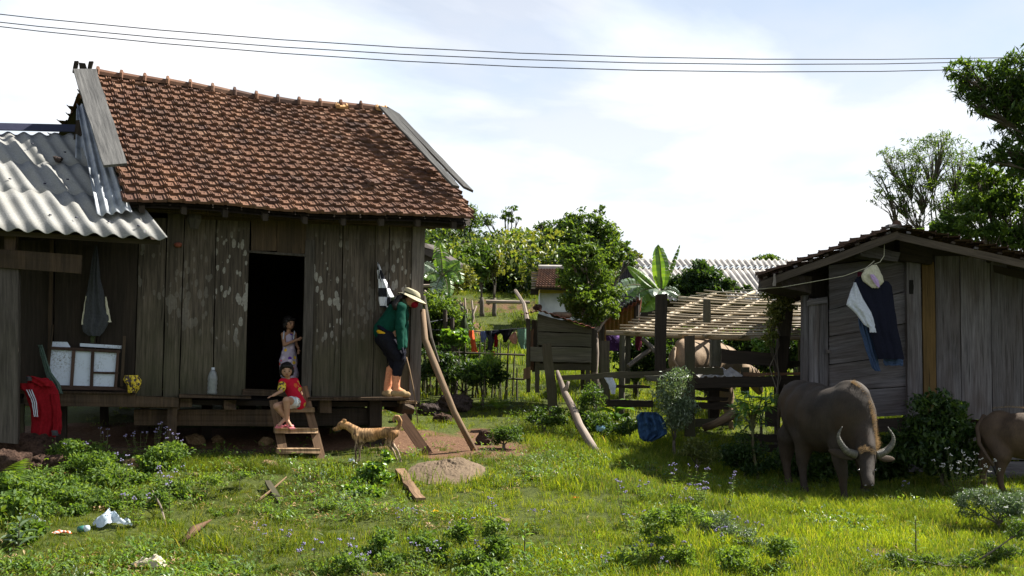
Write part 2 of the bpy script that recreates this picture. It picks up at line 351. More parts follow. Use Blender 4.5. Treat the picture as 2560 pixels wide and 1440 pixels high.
# grass: bright, translucent
b = NB('grass_blade'); ps = b.pos(); rd = b.rand()
a = b.ramp(rd, [(0, (.07, .13, .012)), (.35, (.13, .195, .015)), (.7, (.20, .26, .02)), (.93, (.28, .31, .035)), (1, (.36, .31, .11))])
dk = b.ramp(rd, [(0, (.045, .085, .014)), (.5, (.09, .14, .02)), (.9, (.145, .185, .03)), (1, (.24, .18, .08))])
col = b.mix(b.ramp(b.noise(ps, .55, 4, .6), [(.42, (0, 0, 0)), (.6, (1, 1, 1))]), a, dk)
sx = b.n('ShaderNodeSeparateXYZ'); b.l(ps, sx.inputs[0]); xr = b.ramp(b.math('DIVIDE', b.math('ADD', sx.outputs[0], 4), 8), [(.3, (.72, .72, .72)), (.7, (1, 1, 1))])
dry = b.ramp(b.noise(ps, 1.8, 5, .65), [(.62, (0, 0, 0)), (.72, (1, 1, 1))]); col = b.mix(b.math('MULTIPLY', dry, .5), col, (.21, .16, .06))
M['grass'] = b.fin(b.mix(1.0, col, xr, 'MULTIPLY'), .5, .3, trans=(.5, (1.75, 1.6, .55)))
M['weedleaf'] = leafm('weed_leaf', [(.05, .10, .018), (.095, .165, .028), (.16, .235, .036), (.11, .17, .06)], .48, .6, (1.6, 1.5, .5), .25)
M['greyleaf'] = leafm('grey_green_leaf', [(.05, .085, .045), (.10, .145, .075), (.19, .235, .15)], .3, .4, (1.2, 1.3, .6), .5)
M['brightleaf'] = leafm('bright_leaf', [(.05, .12, .02), (.10, .20, .03), (.18, .27, .04)], .45, .4, (1.6, 1.5, .5), .5)
M['dryleaf'] = leafm('dry_leaf', [(.2, .12, .05), (.34, .22, .1), (.42, .33, .18)], .3, .7, (1.2, 1, .7))
M['crownmid'] = leafm('crown_mid_leaf', [(.025, .055, .014), (.06, .11, .022), (.12, .18, .032)], .45, .5, (1.6, 1.5, .5), .3)
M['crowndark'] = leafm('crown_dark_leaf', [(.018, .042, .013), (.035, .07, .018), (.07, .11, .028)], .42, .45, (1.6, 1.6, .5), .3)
M['crownyellow'] = leafm('crown_yellowish_leaf', [(.05, .07, .018), (.11, .135, .03), (.19, .19, .05)], .4, .45, (1.5, 1.4, .5), .4)
M['hillleaf'] = leafm('hill_scrub_leaf', [(.014, .030, .010), (.04, .075, .016), (.10, .14, .026), (.17, .18, .04), (.09, .155, .028)], .45, .45, (1.5, 1.4, .5), .4)
M['banana'] = leafm('banana_leaf', [(.06, .13, .03), (.11, .20, .04), (.15, .24, .045)], .5, .35, (1.7, 1.6, .35), .5)
M['bananapale'] = leafm('torn_pale_banana_leaf', [(.16, .22, .15), (.3, .36, .27)], .35, .35, (1.2, 1.2, .8), .5)
M['stem'] = plain('green_stem', (.10, .12, .04), .7, c2=(.07, .05, .03))
M['flower'] = plain('pale_lilac_petal', (.42, .37, .60), .7, var=.1, trans=(.3, (1, 1, 1))); M['flowerwhite'] = plain('white_petal', (.78, .76, .74), .7, var=.05, trans=(.3, (1, 1, 1)))
M['black'] = plain('near_black_void', (.012, .011, .010), .95)
M['metal'] = plain('dark_steel', (.05, .05, .055), .5, metal=.6)
M['wire'] = plain('cable_rubber', (.03, .032, .06), .6)
# ---------------------------------------------------------------- ground
def bare(x, y):
    k = 0.0
    def bl(cx, cy, rx, ry, a=1.0):
        d = ((x-cx)/rx)**2+((y-cy)/ry)**2; return a*max(0, 1-d*.5)
    k = max(k, bl(-.35, 12.4, .9, .55), bl(-.9, 11.9, .7, .3), bl(.45, 12.9, .6, .5, .8), bl(-.35, 13.6, .5, .5, .7), bl(-2.6, 12.9, 3.0, .8), bl(-5, 12.6, 2.5, 1.0))
    for q in BARE: k = max(k, bl(q[0], q[1], .26, .16, .62))
    if y > 25: k = max(k, .8*math.exp(-((x+1.0+(y-30)*.1)/.5)**2-((y-33)/4)**2), .5 if 37.6 < y < 38.5 and x < 1 else 0)
    return k
BARE = [tuple(G(a, c).xy) for a, c in ((770, 1235), (1400, 1392), (2210, 1380), (1180, 1135), (1240, 1130), (1330, 1075), (1700, 1435))]
def lin(a, c, s): return list(np.arange(a, c, s))
xs = [-900, -500, -250, -120, -60, -30, -18]+lin(-12, -8, .4)+lin(-8, 8, .11)+lin(8, 14, .5)+lin(14, 40, 1.5)+[45, 60, 90, 150, 300, 600, 900]
ys = [-600, -200, -60, -20, -5, 0, 3]+lin(4.5, 6, .3)+lin(6, 16, .11)+lin(16, 24, .4)+lin(24, 50, .8)+lin(50, 100, 4)+[100, 130, 200, 300, 500, 900, 1500]
gv = [(x, y, gz(x, y)) for y in ys for x in xs]; nx = len(xs)
gf = [(j*nx+i, j*nx+i+1, (j+1)*nx+i+1, (j+1)*nx+i) for j in range(len(ys)-1) for i in range(nx-1)]
me = bpy.data.meshes.new('ground'); me.from_pydata(gv, [], gf); me.polygons.foreach_set('use_smooth', [True]*len(gf)); me.materials.append(M['ground'])
a = me.attributes.new('bare', 'FLOAT', 'POINT'); a.data.foreach_set('value', [bare(v[0], v[1]) for v in gv])
go = link('ground', me); go['kind'] = 'structure'; go['label'] = 'grassy sloping yard ground with bare soil patches'

# ---------------------------------------------------------------- main wooden house
house = T('wooden_house', 'dark plank house on low stilts with a red-brown clay tile roof and open doorway', 'house', H0-UP*.9)
BK = -HN*.035     # plank thickness away from the viewer
def wq(mb, q, off=0, th=.035, seg=8, jit=.003):
    """plank from pixel corners (topleft, topright, bottomright, bottomleft) on a plane parallel to the facade"""
    p = [HW(x, y, off) for x, y in q]; return mb.plank(p[0], p[1], p[2], p[3], -HN*th, seg, jit)
def hp(name, q, mat, off=0, th=.035, par=None, seg=8, label=None, jit=.003):
    o = wq(MB(), q, off, th, seg, jit).build(name, M[mat], par or house)
    if label: o['label'] = label
    return o
# facade boards: (top x0, x1, bottom x0, x1, top y, bottom y, material)
tops = [(48, 137, 45, 130, 600, 985), (139, 246, 133, 238, 600, 985), (248, 348, 240, 335, 560, 987), (350, 418, 337, 405, 545, 990), (420, 462, 407, 447, 520, 992), (464, 541, 449, 531, 520, 992), (543, 627, 533, 613, 520, 990)]
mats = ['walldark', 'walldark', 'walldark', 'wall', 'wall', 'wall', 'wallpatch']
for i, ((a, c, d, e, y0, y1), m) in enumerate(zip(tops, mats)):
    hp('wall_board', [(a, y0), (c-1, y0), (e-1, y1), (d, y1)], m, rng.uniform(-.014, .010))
for a, c, d, e, y1, m in ((629, 692, 628, 691, 627, 'beam'), (694, 765, 693, 765, 634, 'beam')):
    hp('wall_board', [(a, 520), (c, 522), (e, y1), (d, y1)], m, rng.uniform(-.004, .006))
hp('wall_board', [(764, 520), (790, 522), (790, 602), (764, 602)], 'wall', -.01)
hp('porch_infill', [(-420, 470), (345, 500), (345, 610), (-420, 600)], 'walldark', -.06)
hp('door_frame', [(764, 600), (787, 600), (778, 992), (753, 990)], 'jamb', .02, .06)
hp('door_frame', [(620, 626), (770, 636), (770, 642), (620, 631)], 'jamb', .02, .05, seg=4)
hp('door_frame', [(607, 972), (762, 978), (762, 992), (607, 988)], 'beam', .03, .08, seg=4)
for (a, c, d, e, m) in ((788, 858, 780, 850, 'wallpatch'), (860, 940, 851, 931, 'wall'), (941, 975, 933, 966, 'wall'), (976, 1032, 968, 1022, 'wallpatch')):
    hp('wall_board', [(a, 530), (c-1, 532), (e-1, 997), (d, 995)], m, rng.uniform(-.012, .010))
hp('corner_post', [(1033, 545), (1064, 547), (1050, 1004), (1023, 1002)], 'cornerpost', .03, .14)
hp('wall_plate', [(330, 503), (1165, 552), (1162, 571), (330, 525)], 'beam', .30, .12, seg=10)
hp('wall_plate', [(420, 508), (1090, 548), (1090, 572), (420, 545)], 'beam', -.0, .06, seg=10)
hp('eave_beam', [(960, 543), (1162, 553), (1158, 569), (960, 560)], 'walldark', .42, .1, seg=4)
# interior shell: side, back walls, floor, ceiling so that the doorway opens into a dark room
FLO = [HW(40, 985, 0), HW(1052, 1002, 0)]
DEP = -HN*3.7
def slabv(mb, a, c, d, e, tv, seg=4): return mb.plank(a, c, d, e, tv, seg, 0)
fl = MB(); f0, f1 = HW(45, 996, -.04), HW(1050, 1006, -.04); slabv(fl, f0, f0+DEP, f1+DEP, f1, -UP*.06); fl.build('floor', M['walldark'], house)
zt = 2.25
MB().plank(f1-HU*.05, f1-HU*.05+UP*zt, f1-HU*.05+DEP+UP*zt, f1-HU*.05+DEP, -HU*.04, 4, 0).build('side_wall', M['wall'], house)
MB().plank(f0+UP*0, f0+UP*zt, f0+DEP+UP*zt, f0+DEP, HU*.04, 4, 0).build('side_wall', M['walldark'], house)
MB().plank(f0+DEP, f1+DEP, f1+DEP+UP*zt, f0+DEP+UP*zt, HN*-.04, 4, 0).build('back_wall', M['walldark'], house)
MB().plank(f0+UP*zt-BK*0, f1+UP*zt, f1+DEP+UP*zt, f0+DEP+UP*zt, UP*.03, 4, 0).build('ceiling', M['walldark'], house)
# ledge boards and the frame below the floor
hp('ledge_board', [(448, 986), (628, 991), (628, 997), (448, 994)], 'beam', .24, .24, seg=4)
hp('ledge_board', [(770, 993), (1025, 993), (1025, 1001), (770, 1001)], 'beam', .26, .26, seg=4)
hp('ledge_board', [(1000, 1002), (1042, 1003), (1042, 1009), (1000, 1009)], 'lit', .12, .2, seg=2)
hp('floor_beam', [(335, 1024), (690, 1024), (690, 1066), (335, 1063)], 'beam', -.1, .14)
hp('floor_beam', [(690, 1024), (930, 1020), (930, 1062), (690, 1066)], 'walldark', -.1, .14)
hp('floor_beam', [(60, 998), (450, 1000), (450, 1022), (60, 1012)], 'beam', .1, .12)
for a, c, y0, y1 in ((450, 480, 996, 1018), (560, 590, 1000, 1024), (800, 828, 1001, 1032), (1005, 1035, 1010, 1036)):
    hp('joist_end', [(a, y0), (c, y0), (c, y1), (a, y1)], 'beam', .14, 1.2, seg=2)
hp('stilt', [(418, 1018), (443, 1018), (440, 1132), (418, 1132)], 'beam', .12, .14)
for a, c, off in ((922, 955, .0), (1012, 1030, -1.6), (505, 530, -.9), (598, 640, -1.9), (576, 590, -2.8), (770, 792, -1.2), (655, 668, -2.6), (140, 165, -.3), (250, 270, -2), (350, 372, -1.4), (860, 872, -3.2)):
    hp('stilt', [(a, 1010), (c, 1010), (c, 1140), (a, 1140)], 'walldark', off, .14, seg=3)
hp('ground_sill', [(200, 1118), (700, 1128), (700, 1146), (200, 1138)], 'beam', .0, .12, seg=6)
hp('ground_sill', [(925, 1000), (955, 1000), (955, 1065), (925, 1065)], 'walldark', .05, .12, seg=2)
# left porch
hp('porch_post', [(-4, 666), (46, 666), (44, 1110), (-6, 1106)], 'jamb', .75, .16, label='greyish leaning porch post at the left edge')
hp('porch_post', [(8, 575), (42, 575), (38, 625), (12, 625)], 'beam', .75, .1, seg=2)
hp('porch_beam', [(-10, 622), (205, 638), (202, 684), (-10, 668)], 'beam', .8, .08, seg=4)
hp('wall_batten', [(125, 600), (134, 600), (126, 985), (117, 985)], 'beam', .05, .03)
hp('bench_beam', [(60, 984), (340, 986), (340, 1017), (60, 1015)], 'beam', .22, .09, seg=4)
hp('bench_beam', [(340, 990), (448, 994), (446, 1018), (340, 1017)], 'beam', .2, .09, seg=3)
hp('bench_board', [(45, 976), (330, 982), (330, 988), (45, 984)], 'beam', .24, .4, seg=3)
hp('porch_brace', [(42, 1010), (60, 1010), (58, 1105), (40, 1105)], 'fence', .5, .08, seg=3)
MB().tube([HW(488, 527, .18), HW(486, 548, .2), HW(484, 572, .18)], [.06, .075, .05], 6, .2).build('roof_bracket', M['jamb'], house)
# ---- clay tile roof as bilinear patches
EL, ER, RR, RL = HW(309, 505, .58), HW(1180, 552, .58), HW(948, 281, -1.5), HW(240, 186, -1.5)
def RP(s, t):
    p = EL.lerp(ER, s).lerp(RL.lerp(RR, s), t); return p+UP*(-.05*math.sin(math.pi*s)*t + .02*math.sin(s*9+t*5)-.015*math.sin(math.pi*t))+HU*(.20*math.sin(math.pi*min(1, t*1.02))**.8*s**6 if 0 < t < .98 else 0)
NCOL, NROW = 26, 21
def frame(s, t):
    e = 1e-3; x = (RP(s+e, t)-RP(s-e, t))/(2*e); y = (RP(s, t+e)-RP(s, t-e))/(2*e); n = x.cross(y).normalized(); return RP(s, t), x, y, n
def tile_mesh(v, rs):
    """Marseille tile, unit 1x1 footprint in metres scale set by the caller"""
    prof = [(-.5, .010), (-.42, .010), (-.40, .024), (-.34, .024), (-.32, .012), (-.29, .012), (-.27, .026), (-.2, .022), (-.17, .004), (.36, .004), (.40, .022), (.5, .020)]
    V = []; F = []; n = len(prof)
    for y, dz, sc in ((-.5, .014, 1.15), (-.42, .010, 1), (.5, .0, .8)):
        for x, z in prof:
            V.append((x, y-(.035*math.cos((x+.1)*6.28*1.5) if y < -.45 else 0), z*sc*.85+dz))
    for j in range(2):
        for i in range(n-1): F.append((j*n+i, j*n+i+1, (j+1)*n+i+1, (j+1)*n+i))
    b = len(V)
    for x, z in prof: V.append((x, -.5-.035*math.cos((x+.1)*6.28*1.5), -.014))
    for i in range(n-1): F.append((b+i, b+i+1, i+1, i))
    b = len(V); V += [(-.5, .5, 0), (-.5, -.5, -.012)]; F.append((0, 2*n, b, b+1))
    # central nib
    b = len(V); cx = .10+v*.02
    V += [(cx-.06, -.18, .008), (cx+.03, -.34, .010), (cx+.09, -.12, .008), (cx+.02, .06, .006), (cx+.02, -.18, .020)]
    for i in range(4): F.append((b+i, b+(i+1) % 4, b+4))
    F = [tuple(f) for f in F]
    V = [(x, y+(rs.uniform(-.01, .01)), z) for x, y, z in V]
    return V, F
TM = []; TMS = []
_rs = random.Random(3)
for v in range(4):
    V, F = tile_mesh(v, _rs); me = bpy.data.meshes.new('roof_tile'); me.from_pydata(V, [], F); me.materials.append(M['tile']); TM.append((me, V, F))
    _p, _x, _y, _n2 = frame(.5, .5); _k = _y.dot(_x.normalized())*(1.22/NROW)/(_x.length/NCOL); V2 = [(x+_k*y, y, z) for x, y, z in V]; me = bpy.data.meshes.new('roof_tile'); me.from_pydata(V2, [], F); me.materials.append(M['tile']); TMS.append((me, V2, F))
roof = T('tile_roof', None, None, RP(.5, .5))
attach(roof, house)
def tmat(s, t, w, h, lift=0, yaw=0, tilt=0, fr=None):
    p, x, y, n = (fr or frame)(s, t); sx = x.length*w; sy = (y-x.normalized()*y.dot(x.normalized())).length*h; xn = x.normalized(); yn = n.cross(xn).normalized()
    skew = y.normalized().dot(xn)
    # tilt lower edge up so that the courses lap
    m = Matrix(((xn.x, yn.x, n.x, 0), (xn.y, yn.y, n.y, 0), (xn.z, yn.z, n.z, 0), (0, 0, 0, 1)))
    m = m @ Matrix.Rotation(yaw, 4, 'Z') @ Matrix.Rotation(-.125+tilt, 4, 'X')
    m = m @ Matrix.Diagonal((sx, sy, 1, 1)); m.translation = p+n*(.03+lift)
    return m
stuffV = []; stuffF = []; stuffR = []; nv = 0; cnt = 0
tiles = []
for j in range(NROW):
    for i in range(NCOL):
        s = (i+.5)/NCOL+rng.uniform(-.0015, .0015)+(.004 if j % 2 else -.004); t = (j+.5)/NROW+rng.uniform(-.003, .003)
        if j == 0: t = .5/NROW
        tiles.append((j, s, t))
for k, (j, s, t) in enumerate(tiles):
    m = tmat(s, t, 1.0/NCOL*1.0, 1.0/NROW*(1.22 if j else 1.5), rng.uniform(-.004, .008), rng.uniform(-.03, .03), rng.uniform(-.03, .02))
    me, V, F = TMS[rng.randrange(4)]
    if k < 290:
        o = bpy.data.objects.new('roof_tile', me); COL.objects.link(o); o.parent = roof; o.matrix_parent_inverse = wmat(roof).inverted(); o.matrix_basis = m
    else:
        stuffV += [m @ Vector(v) for v in V]; stuffF += [tuple(a+nv for a in f) for f in F]; stuffR += [rng.random()]*len(F); nv += len(V)
# back slope, hidden but for its stepped left edge
BL, BR = P(62, 452, 16.4), P(960, 450, 17.2)
def RP2(s, t): return BL.lerp(BR, s).lerp(RL.lerp(RR, s), t)-UP*.02
def frame2(s, t):
    e = 1e-3; x = -(RP2(s+e, t)-RP2(s-e, t))/(2*e); y = (RP2(s, t+e)-RP2(s, t-e))/(2*e); n = x.cross(y).normalized(); return RP2(s, t), x, y, n
for j in range(16):
    for i in range(26):
        s = (i+.5)/26; m = tmat(s-(.012 if j % 2 else 0.0), (j+.5)/16, 1/26*1.04, 1/16*1.25, 0, 0, rng.uniform(-.06, .02), frame2); me, V, F = TM[i % 4]
        stuffV += [m @ Vector(v) for v in V]; stuffF += [tuple(a+nv for a in f) for f in F]; stuffR += [rng.random()]*len(F); nv += len(V)
me = bpy.data.meshes.new('upper_tiles'); me.from_pydata([tuple(v) for v in stuffV], [], stuffF); a = me.attributes.new('rnd', 'FLOAT', 'FACE'); a.data.foreach_set('value', stuffR); me.materials.append(M['tile'])
o = link('roof_tiles', me, roof, 'stuff')
# roof decking under the tiles, both slopes, with real thickness
dk = MB()
def deck(fr, mb):
    mb.grid(lambda u, v: fr(u, v)[0]-fr(u, v)[3]*.03, 10, 6); mb.grid(lambda u, v: fr(1-u, v)[0]-fr(1-u, v)[3]*.075, 10, 6)
deck(frame, dk); deck(frame2, dk); dk.build('roof_deck', M['walldark'], house)
for i in range(9):      # rafters under the front eave
    s = .05+i*.112; a, c = RP(s, .01)-UP*.1, RP(s, .3)-UP*.1; MB().beam(a, c, HU*.06, UP*.08, 2).build('rafter', M['walldark'], house)
# ridge tiles
for i in range(13):
    s0, s1 = i/13+.0, (i+1)/13+.004; a, c = RP(s0, 1)+UP*.035, RP(s1, 1)+UP*.03
    if i == 12: c = RP(.985, 1)+UP*.03
    ax = (c-a).normalized(); side = ax.cross(UP).normalized(); mb = MB(); mb.rnd(); b0 = 0; rings = [(0, .085), (.03, .118), (.12, .118), (.16, .085), (1, .075)]
    for t, r in rings:
        for k in range(7):
            an = math.pi*(k/6*1.1-.05); mb.v.append(a.lerp(c, t)+side*math.cos(an)*r*1.05+UP*(math.sin(an)*r-.02))
    for j in range(len(rings)-1):
        for k in range(6): mb.face((j*7+k, j*7+k+1, (j+1)*7+k+1, (j+1)*7+k))
    mb.face(tuple(range(7)))
    mb.build('ridge_tile', M['tile'], roof, smooth=False)
# loose tiles lying on the roof
for (px, py), yw in (((930, 468), .25), ((1078, 437), .12), ((850, 277), 0), ((955, 283), 0)):
    best = min(((RP(i/60, j/60), i/60, j/60) for i in range(61) for j in range(61)), key=lambda q: (q[0]-CP).normalized().angle(ray(px, py).normalized()))
    m = tmat(best[1], best[2], 1/NCOL*1.15, 1/NROW*1.35, .05, yw, -.05); o = bpy.data.objects.new('loose_tile', TM[0][0].copy()); COL.objects.link(o); o.data.materials[0] = M['tilegold'] if py < 300 else M['tile']
    o.parent = roof; o.matrix_parent_inverse = wmat(roof).inverted(); o.matrix_basis = m; o['label'] = 'pale orange tile near the ridge' if py < 300 else 'loose tile lying askew on the slope'
# bargeboards
def onroof(px, py, lift):
    # intersection of the pixel ray with the plane of the front slope lifted by lift
    n = (ER-EL).cross(RL-EL).normalized(); d = ray(px, py); t = (EL+n*lift-CP).dot(n)/d.dot(n); return CP+d*t
def barge(q, l, mat='barge', lab=None, seg=10, th=.035):
    p = [onroof(x, y, l) for x, y in q]; n = (ER-EL).cross(RL-EL).normalized(); o = MB().plank(p[0], p[1], p[2], p[3], -n*th, seg, .006).build('bargeboard', M[mat], house); o['label'] = lab
barge([(183, 172), (240, 172), (318, 408), (258, 413)], .16, lab='wide grey weathered board along the left roof edge')
barge([(947, 263), (975, 272), (1150, 466), (1132, 462)], .22, lab='narrow grey board along the right roof edge')
barge([(968, 266), (1000, 285), (1183, 476), (1160, 466)], .17, lab='wide grey board overhanging the right roof edge')
for q in (((186, 152), (196, 152), (190, 180), (180, 180)), ((196, 156), (213, 158), (220, 180), (200, 180)), ((222, 153), (233, 153), (228, 172), (218, 172))):
    hp('ridge_stub', list(q), 'walldark', -1.4, .06, seg=2)
MB().beam(P(208, 235, 13.6), P(170, 335, 14.6), HU*.14, HN*.05, 3).build('gable_rafter', M['shedbrown'], house)
# ---- lean-to roof of corrugated sheets (front slope)
lean = T('corrugated_roof', None, None, P(200, 480, 11.5)); attach(lean, house)
CEL, CER, CRR, CRL = HW(-420, 557, 1.0), HW(418, 606, 1.0), HW(212, 337, -1.5), HW(-480, 322, -1.5)
def CR(s, t): return CEL.lerp(CER, s).lerp(CRL.lerp(CRR, s), t)
CN = (CER-CEL).cross(CRL-CEL).normalized()
def onlean(px, py, l): d = ray(px, py); return CP+d*((CEL+CN*l-CP).dot(CN)/d.dot(CN))
LW = (CER-CEL).length; waves = LW/.185
def corr(name, s0, s1, t0, t1, lift, mat, parent, fn, Nn, wv, amp=.022, per=8, th=.007):
    mb = MB(); mb.rnd(); n = max(4, int((s1-s0)*wv*per)); m = 4
    for face in (0, 1):
        b = len(mb.v)
        for j in range(m+1):
            for i in range(n+1):
                s = s0+(s1-s0)*i/n; t = t0+(t1-t0)*j/m
                mb.v.append(fn(s, t)+Nn*(lift+amp*math.cos(2*math.pi*s*wv)-face*th+.010*(1-(t-t0)/(t1-t0))))
        for j in range(m):
            for i in range(n):
                a = b+j*(n+1)+i; f = (a, a+1, a+n+2, a+n+1); mb.face(f if face == 0 else f[::-1])
    o = (n+1)*(m+1)
    for i in range(n): mb.face((i, o+i, o+i+1, i+1)); e = (n+1)*m; mb.face((e+i, e+i+1, o+e+i+1, o+e+i))
    for j in range(m): a = j*(n+1); mb.face((a, a+n+1, o+a+n+1, o+a)); a += n; mb.face((a, o+a, o+a+n+1, a+n+1))
    return mb.build(name, M[mat], parent, smooth=True)
cuts = [0, 1-26/waves, 1-18.4/waves, 1-10.3/waves, 1]
for r_, (t0, t1) in enumerate(((-.0, .36), (.345, .66), (.645, 1.0))):
    for k in range(len(cuts)-1):
        if cuts[k+1] <= 0: continue
        corr('roof_sheet', max(0, cuts[k]), cuts[k+1], t0, t1, .016*r_*-1+.03+(.004 if k % 2 else 0), 'cement', lean, CR, CN, waves)
for s, t in ((.93, .08), (.84, .10), (.74, .12), (.66, .13), (.71, .42), (.8, .47), (.86, .75), (.76, .83), (.60, .45)):
    p = CR(s, t)+CN*.065; mb = MB(); mb.rock(p, (.018, .018, .008), 1, .1, (6, 4)); mb.build('roof_nail', M['wire'], lean)
MB().plank(CR(0, .985)+CN*.06, CR(0, 1.03)+CN*.10, CR(.985, 1.03)+CN*.10, CR(.985, .985)+CN*.06, -CN*.012, 6).build('ridge_cap', M['wire'], lean)
MB().plank(CR(0, .04)-CN*.03, CR(0, .06)-CN*.03, CR(.99, .06)-CN*.03, CR(.99, .04)-CN*.03, -CN*.06, 6).build('purlin', M['walldark'], lean)
MB().plank(CR(0, .5)-CN*.03, CR(0, .53)-CN*.03, CR(.99, .53)-CN*.03, CR(.99, .5)-CN*.03, -CN*.06, 6).build('purlin', M['walldark'], lean)
p = CR(.815, .665)+CN*.07; MB().rock(p, (.055, .05, .035), 3, .3, (8, 6)).build('roof_stone', M['darkrock'], lean)
corr('flashing_sheet', 0, 1, 0, 1, 0, 'zinc', lean, lambda s, t: onlean(243, 540, .10).lerp(onlean(330, 528, .16), s).lerp(P(192, 262, 12.75).lerp(P(240, 262, 12.5), s), t), (CN-HU*.2).normalized(), 3.6, .018)
corr('flashing_sheet', 0, 1, 0, 1, 0, 'zinc', lean, lambda s, t: onlean(190, 400, .12).lerp(onlean(250, 400, .14), s).lerp(P(192, 275, 13.1).lerp(P(215, 262, 13.0), s), t), (CN-HU*.3).normalized(), 2, .02)
# dark gable infill between the lean-to and the tile roof
MB().plank(HW(190, 300, -1.3), HW(330, 300, -1.3), HW(330, 600, -1.3), HW(150, 600, -1.3), DEP*.02, 3).build('gable_wall', M['walldark'], house)
# rear wall of the porch bay, beyond frame left, and porch end wall
MB().plank(HW(-420, 570, 0), HW(48, 590, 0), HW(45, 1010, 0), HW(-420, 1000, 0), BK, 4).build('porch_wall', M['walldark'], house)
# ---------------------------------------------------------------- ladder
lad = T('wooden_ladder', 'short rough wooden step ladder leaning up to the house doorway', 'ladder', G(745, 1150))
def lp(x, y, off): return HW(x, y, off)
def lb(name, a, c, w, t, mat='lit'):  # beam between (px,py,off) points
    p, q = HW(*a), HW(*c); ax = (q-p).normalized(); sv = ax.cross(HN).normalized(); return MB().beam(p, q, sv*w, HN*t, 5, .006).build(name, M[mat], lad)
lb('stringer', (683, 1000, .12), (713, 1160, .78), .10, .05, 'rot')
lb('stringer', (757, 966, .1), (806, 1160, .78), .10, .05, 'rot')
for x0, x1, y, off in ((700, 787, 1019, .42), (688, 795, 1071, .58), (693, 801, 1122, .74)):
    a, c = HW(x0, y, off), HW(x1, y, off)
    MB().plank(a+UP*0, c+UP*0, c-UP*.055, a-UP*.055, -HN*.2, 2, .004).build('step', M['lit'], lad)
# ---------------------------------------------------------------- leaning things by the house corner
def gtag(o, l, c, g=None): return tag(o, l, c, g)
gA = G(1190, 1126)
pts = [HW(1057, 775, .15), HW(1062, 850, .3), HW(1090, 920, .5), HW(1135, 1030, .75), gA-UP*.04]
gtag(MB().tube(pts, [.034, .040, .042, .04, .038], 9, .1).build('leaning_pole', M['pole'], smooth=True), 'thick bent peeled pole propping up the right corner of the tile-roofed house', 'pole')
gtag(MB().tube([HW(1060, 740, -.2), HW(1068, 790, -.1), HW(1078, 845, 0), HW(1096, 905, .0)], [.02, .022, .02, .018], 7, .1).build('leaning_pole', M['bark']), 'thin short stick leaning at the house corner behind the thick prop', 'pole')
a, c = HW(1002, 1040, .35), G(1070, 1138)+UP*.0
gtag(MB().beam(a, c, HU*.0+(c-a).normalized().cross(HN)*.17, HN*.04, 6).build('leaning_plank', M['plankred']), 'reddish brown plank leaning from the house floor to the ground behind the dog', 'plank')
a, c = G(1000, 1190)+UP*.06, G(1048, 1258)+UP*.03
gtag(MB().beam(a, c, (c-a).normalized().cross(UP)*.10, UP*.035, 8, .015).build('rotten_plank', M['rot']), 'split rotten orange-brown plank lying in the grass below the sand mound', 'plank')
a, c = G(1362, 1114, 9)+UP*.03, G(1452, 1109, 9)+UP*.04
gtag(MB().beam(a, c, Vector((0, .12, 0)), UP*.03, 4).build('ground_plank', M['lit']), 'thin pale plank lying flat in the grass beside the leaning log', 'plank')
# log with fork
Yl = G(1502, 1135).y; g2 = G(1500, 1137)
lt = T('leaning_log', 'pale bare crooked log with a short forked stub leaning on the corral rail', 'log', g2)
pts = [P(1393, 928, 14.0), P(1402, 955, 13.9), P(1412, 985, 13.8), P(1432, 1020, 13.3), P(1450, 1065, 12.9), P(1474, 1105, 12.5), g2-UP*.03]
MB().tube(pts, [.028, .038, .05, .053, .055, .053, .048], 10, .12).build('trunk', M['barklight'], lt, smooth=True)
MB().tube([P(1412, 982, 13.8), P(1418, 962, 13.8), P(1421, 953, 13.8)], [.035, .025, .02], 7).build('branch_stub', M['barklight'], lt, smooth=True)
MB().tube([P(1438, 1030, 13.3), P(1448, 1026, 13.25)], [.02, .01], 6).build('branch_stub', M['barklight'], lt)
# sand mound
cM = G(1118, 1172); mb = MB()
def moundf(u, v):
    ang = u*2*math.pi; r = v; x = cM.x+math.cos(ang)*r*.46; y = cM.y+math.sin(ang)*r*.62
    h = .12*(1-r**1.6)*(1+.15*math.sin(ang*2+1)); h = h*.8+mn.noise((x*7, y*7, 0))*.03*(1-r)+(abs(mn.noise((x*26, y*26, 0)))*.022+mn.noise((x*60, y*60, 0))*.010)*(1-r**4)
    return (x, y, gz(x, y)-.02+max(h, 0))
mb.grid(moundf, 130, 60); o = mb.build('sand_mound', M['mound'], smooth=True); gtag(o, 'low mound of brown sandy earth in front of the leaning plank', 'mound')
# power cables
def cable(pix, r, lab):
    pts = []
    for i in range(len(pix)-1):
        for k in range(6): t = k/6; pts.append(P(pix[i][0]*(1-t)+pix[i+1][0]*t, pix[i][1]*(1-t)+pix[i+1][1]*t, 18+4*(i+t)/len(pix)))
    pts.append(P(*pix[-1], 22)); gtag(MB().tube(pts, r, 5).build('power_cable', M['wire']), lab, 'cable')
def par(ys):
    # quadratic through three points
    (x0, y0), (x1, y1), (x2, y2) = ys; return [(x, y0*(x-x1)*(x-x2)/((x0-x1)*(x0-x2))+y1*(x-x0)*(x-x2)/((x1-x0)*(x1-x2))+y2*(x-x0)*(x-x1)/((x2-x0)*(x2-x1))) for x in range(-1400, 4001, 300)]
cable(par([(0, 36), (1280, 132), (2560, 143)]), .010, 'topmost of the three power cables crossing the sky')
cable(par([(0, 56), (1280, 148), (2560, 152)]), .010, 'middle one of the three power cables crossing the sky')
cable(par([(0, 67), (1280, 166), (2560, 170)]), .010, 'lowest of the three power cables crossing the sky')
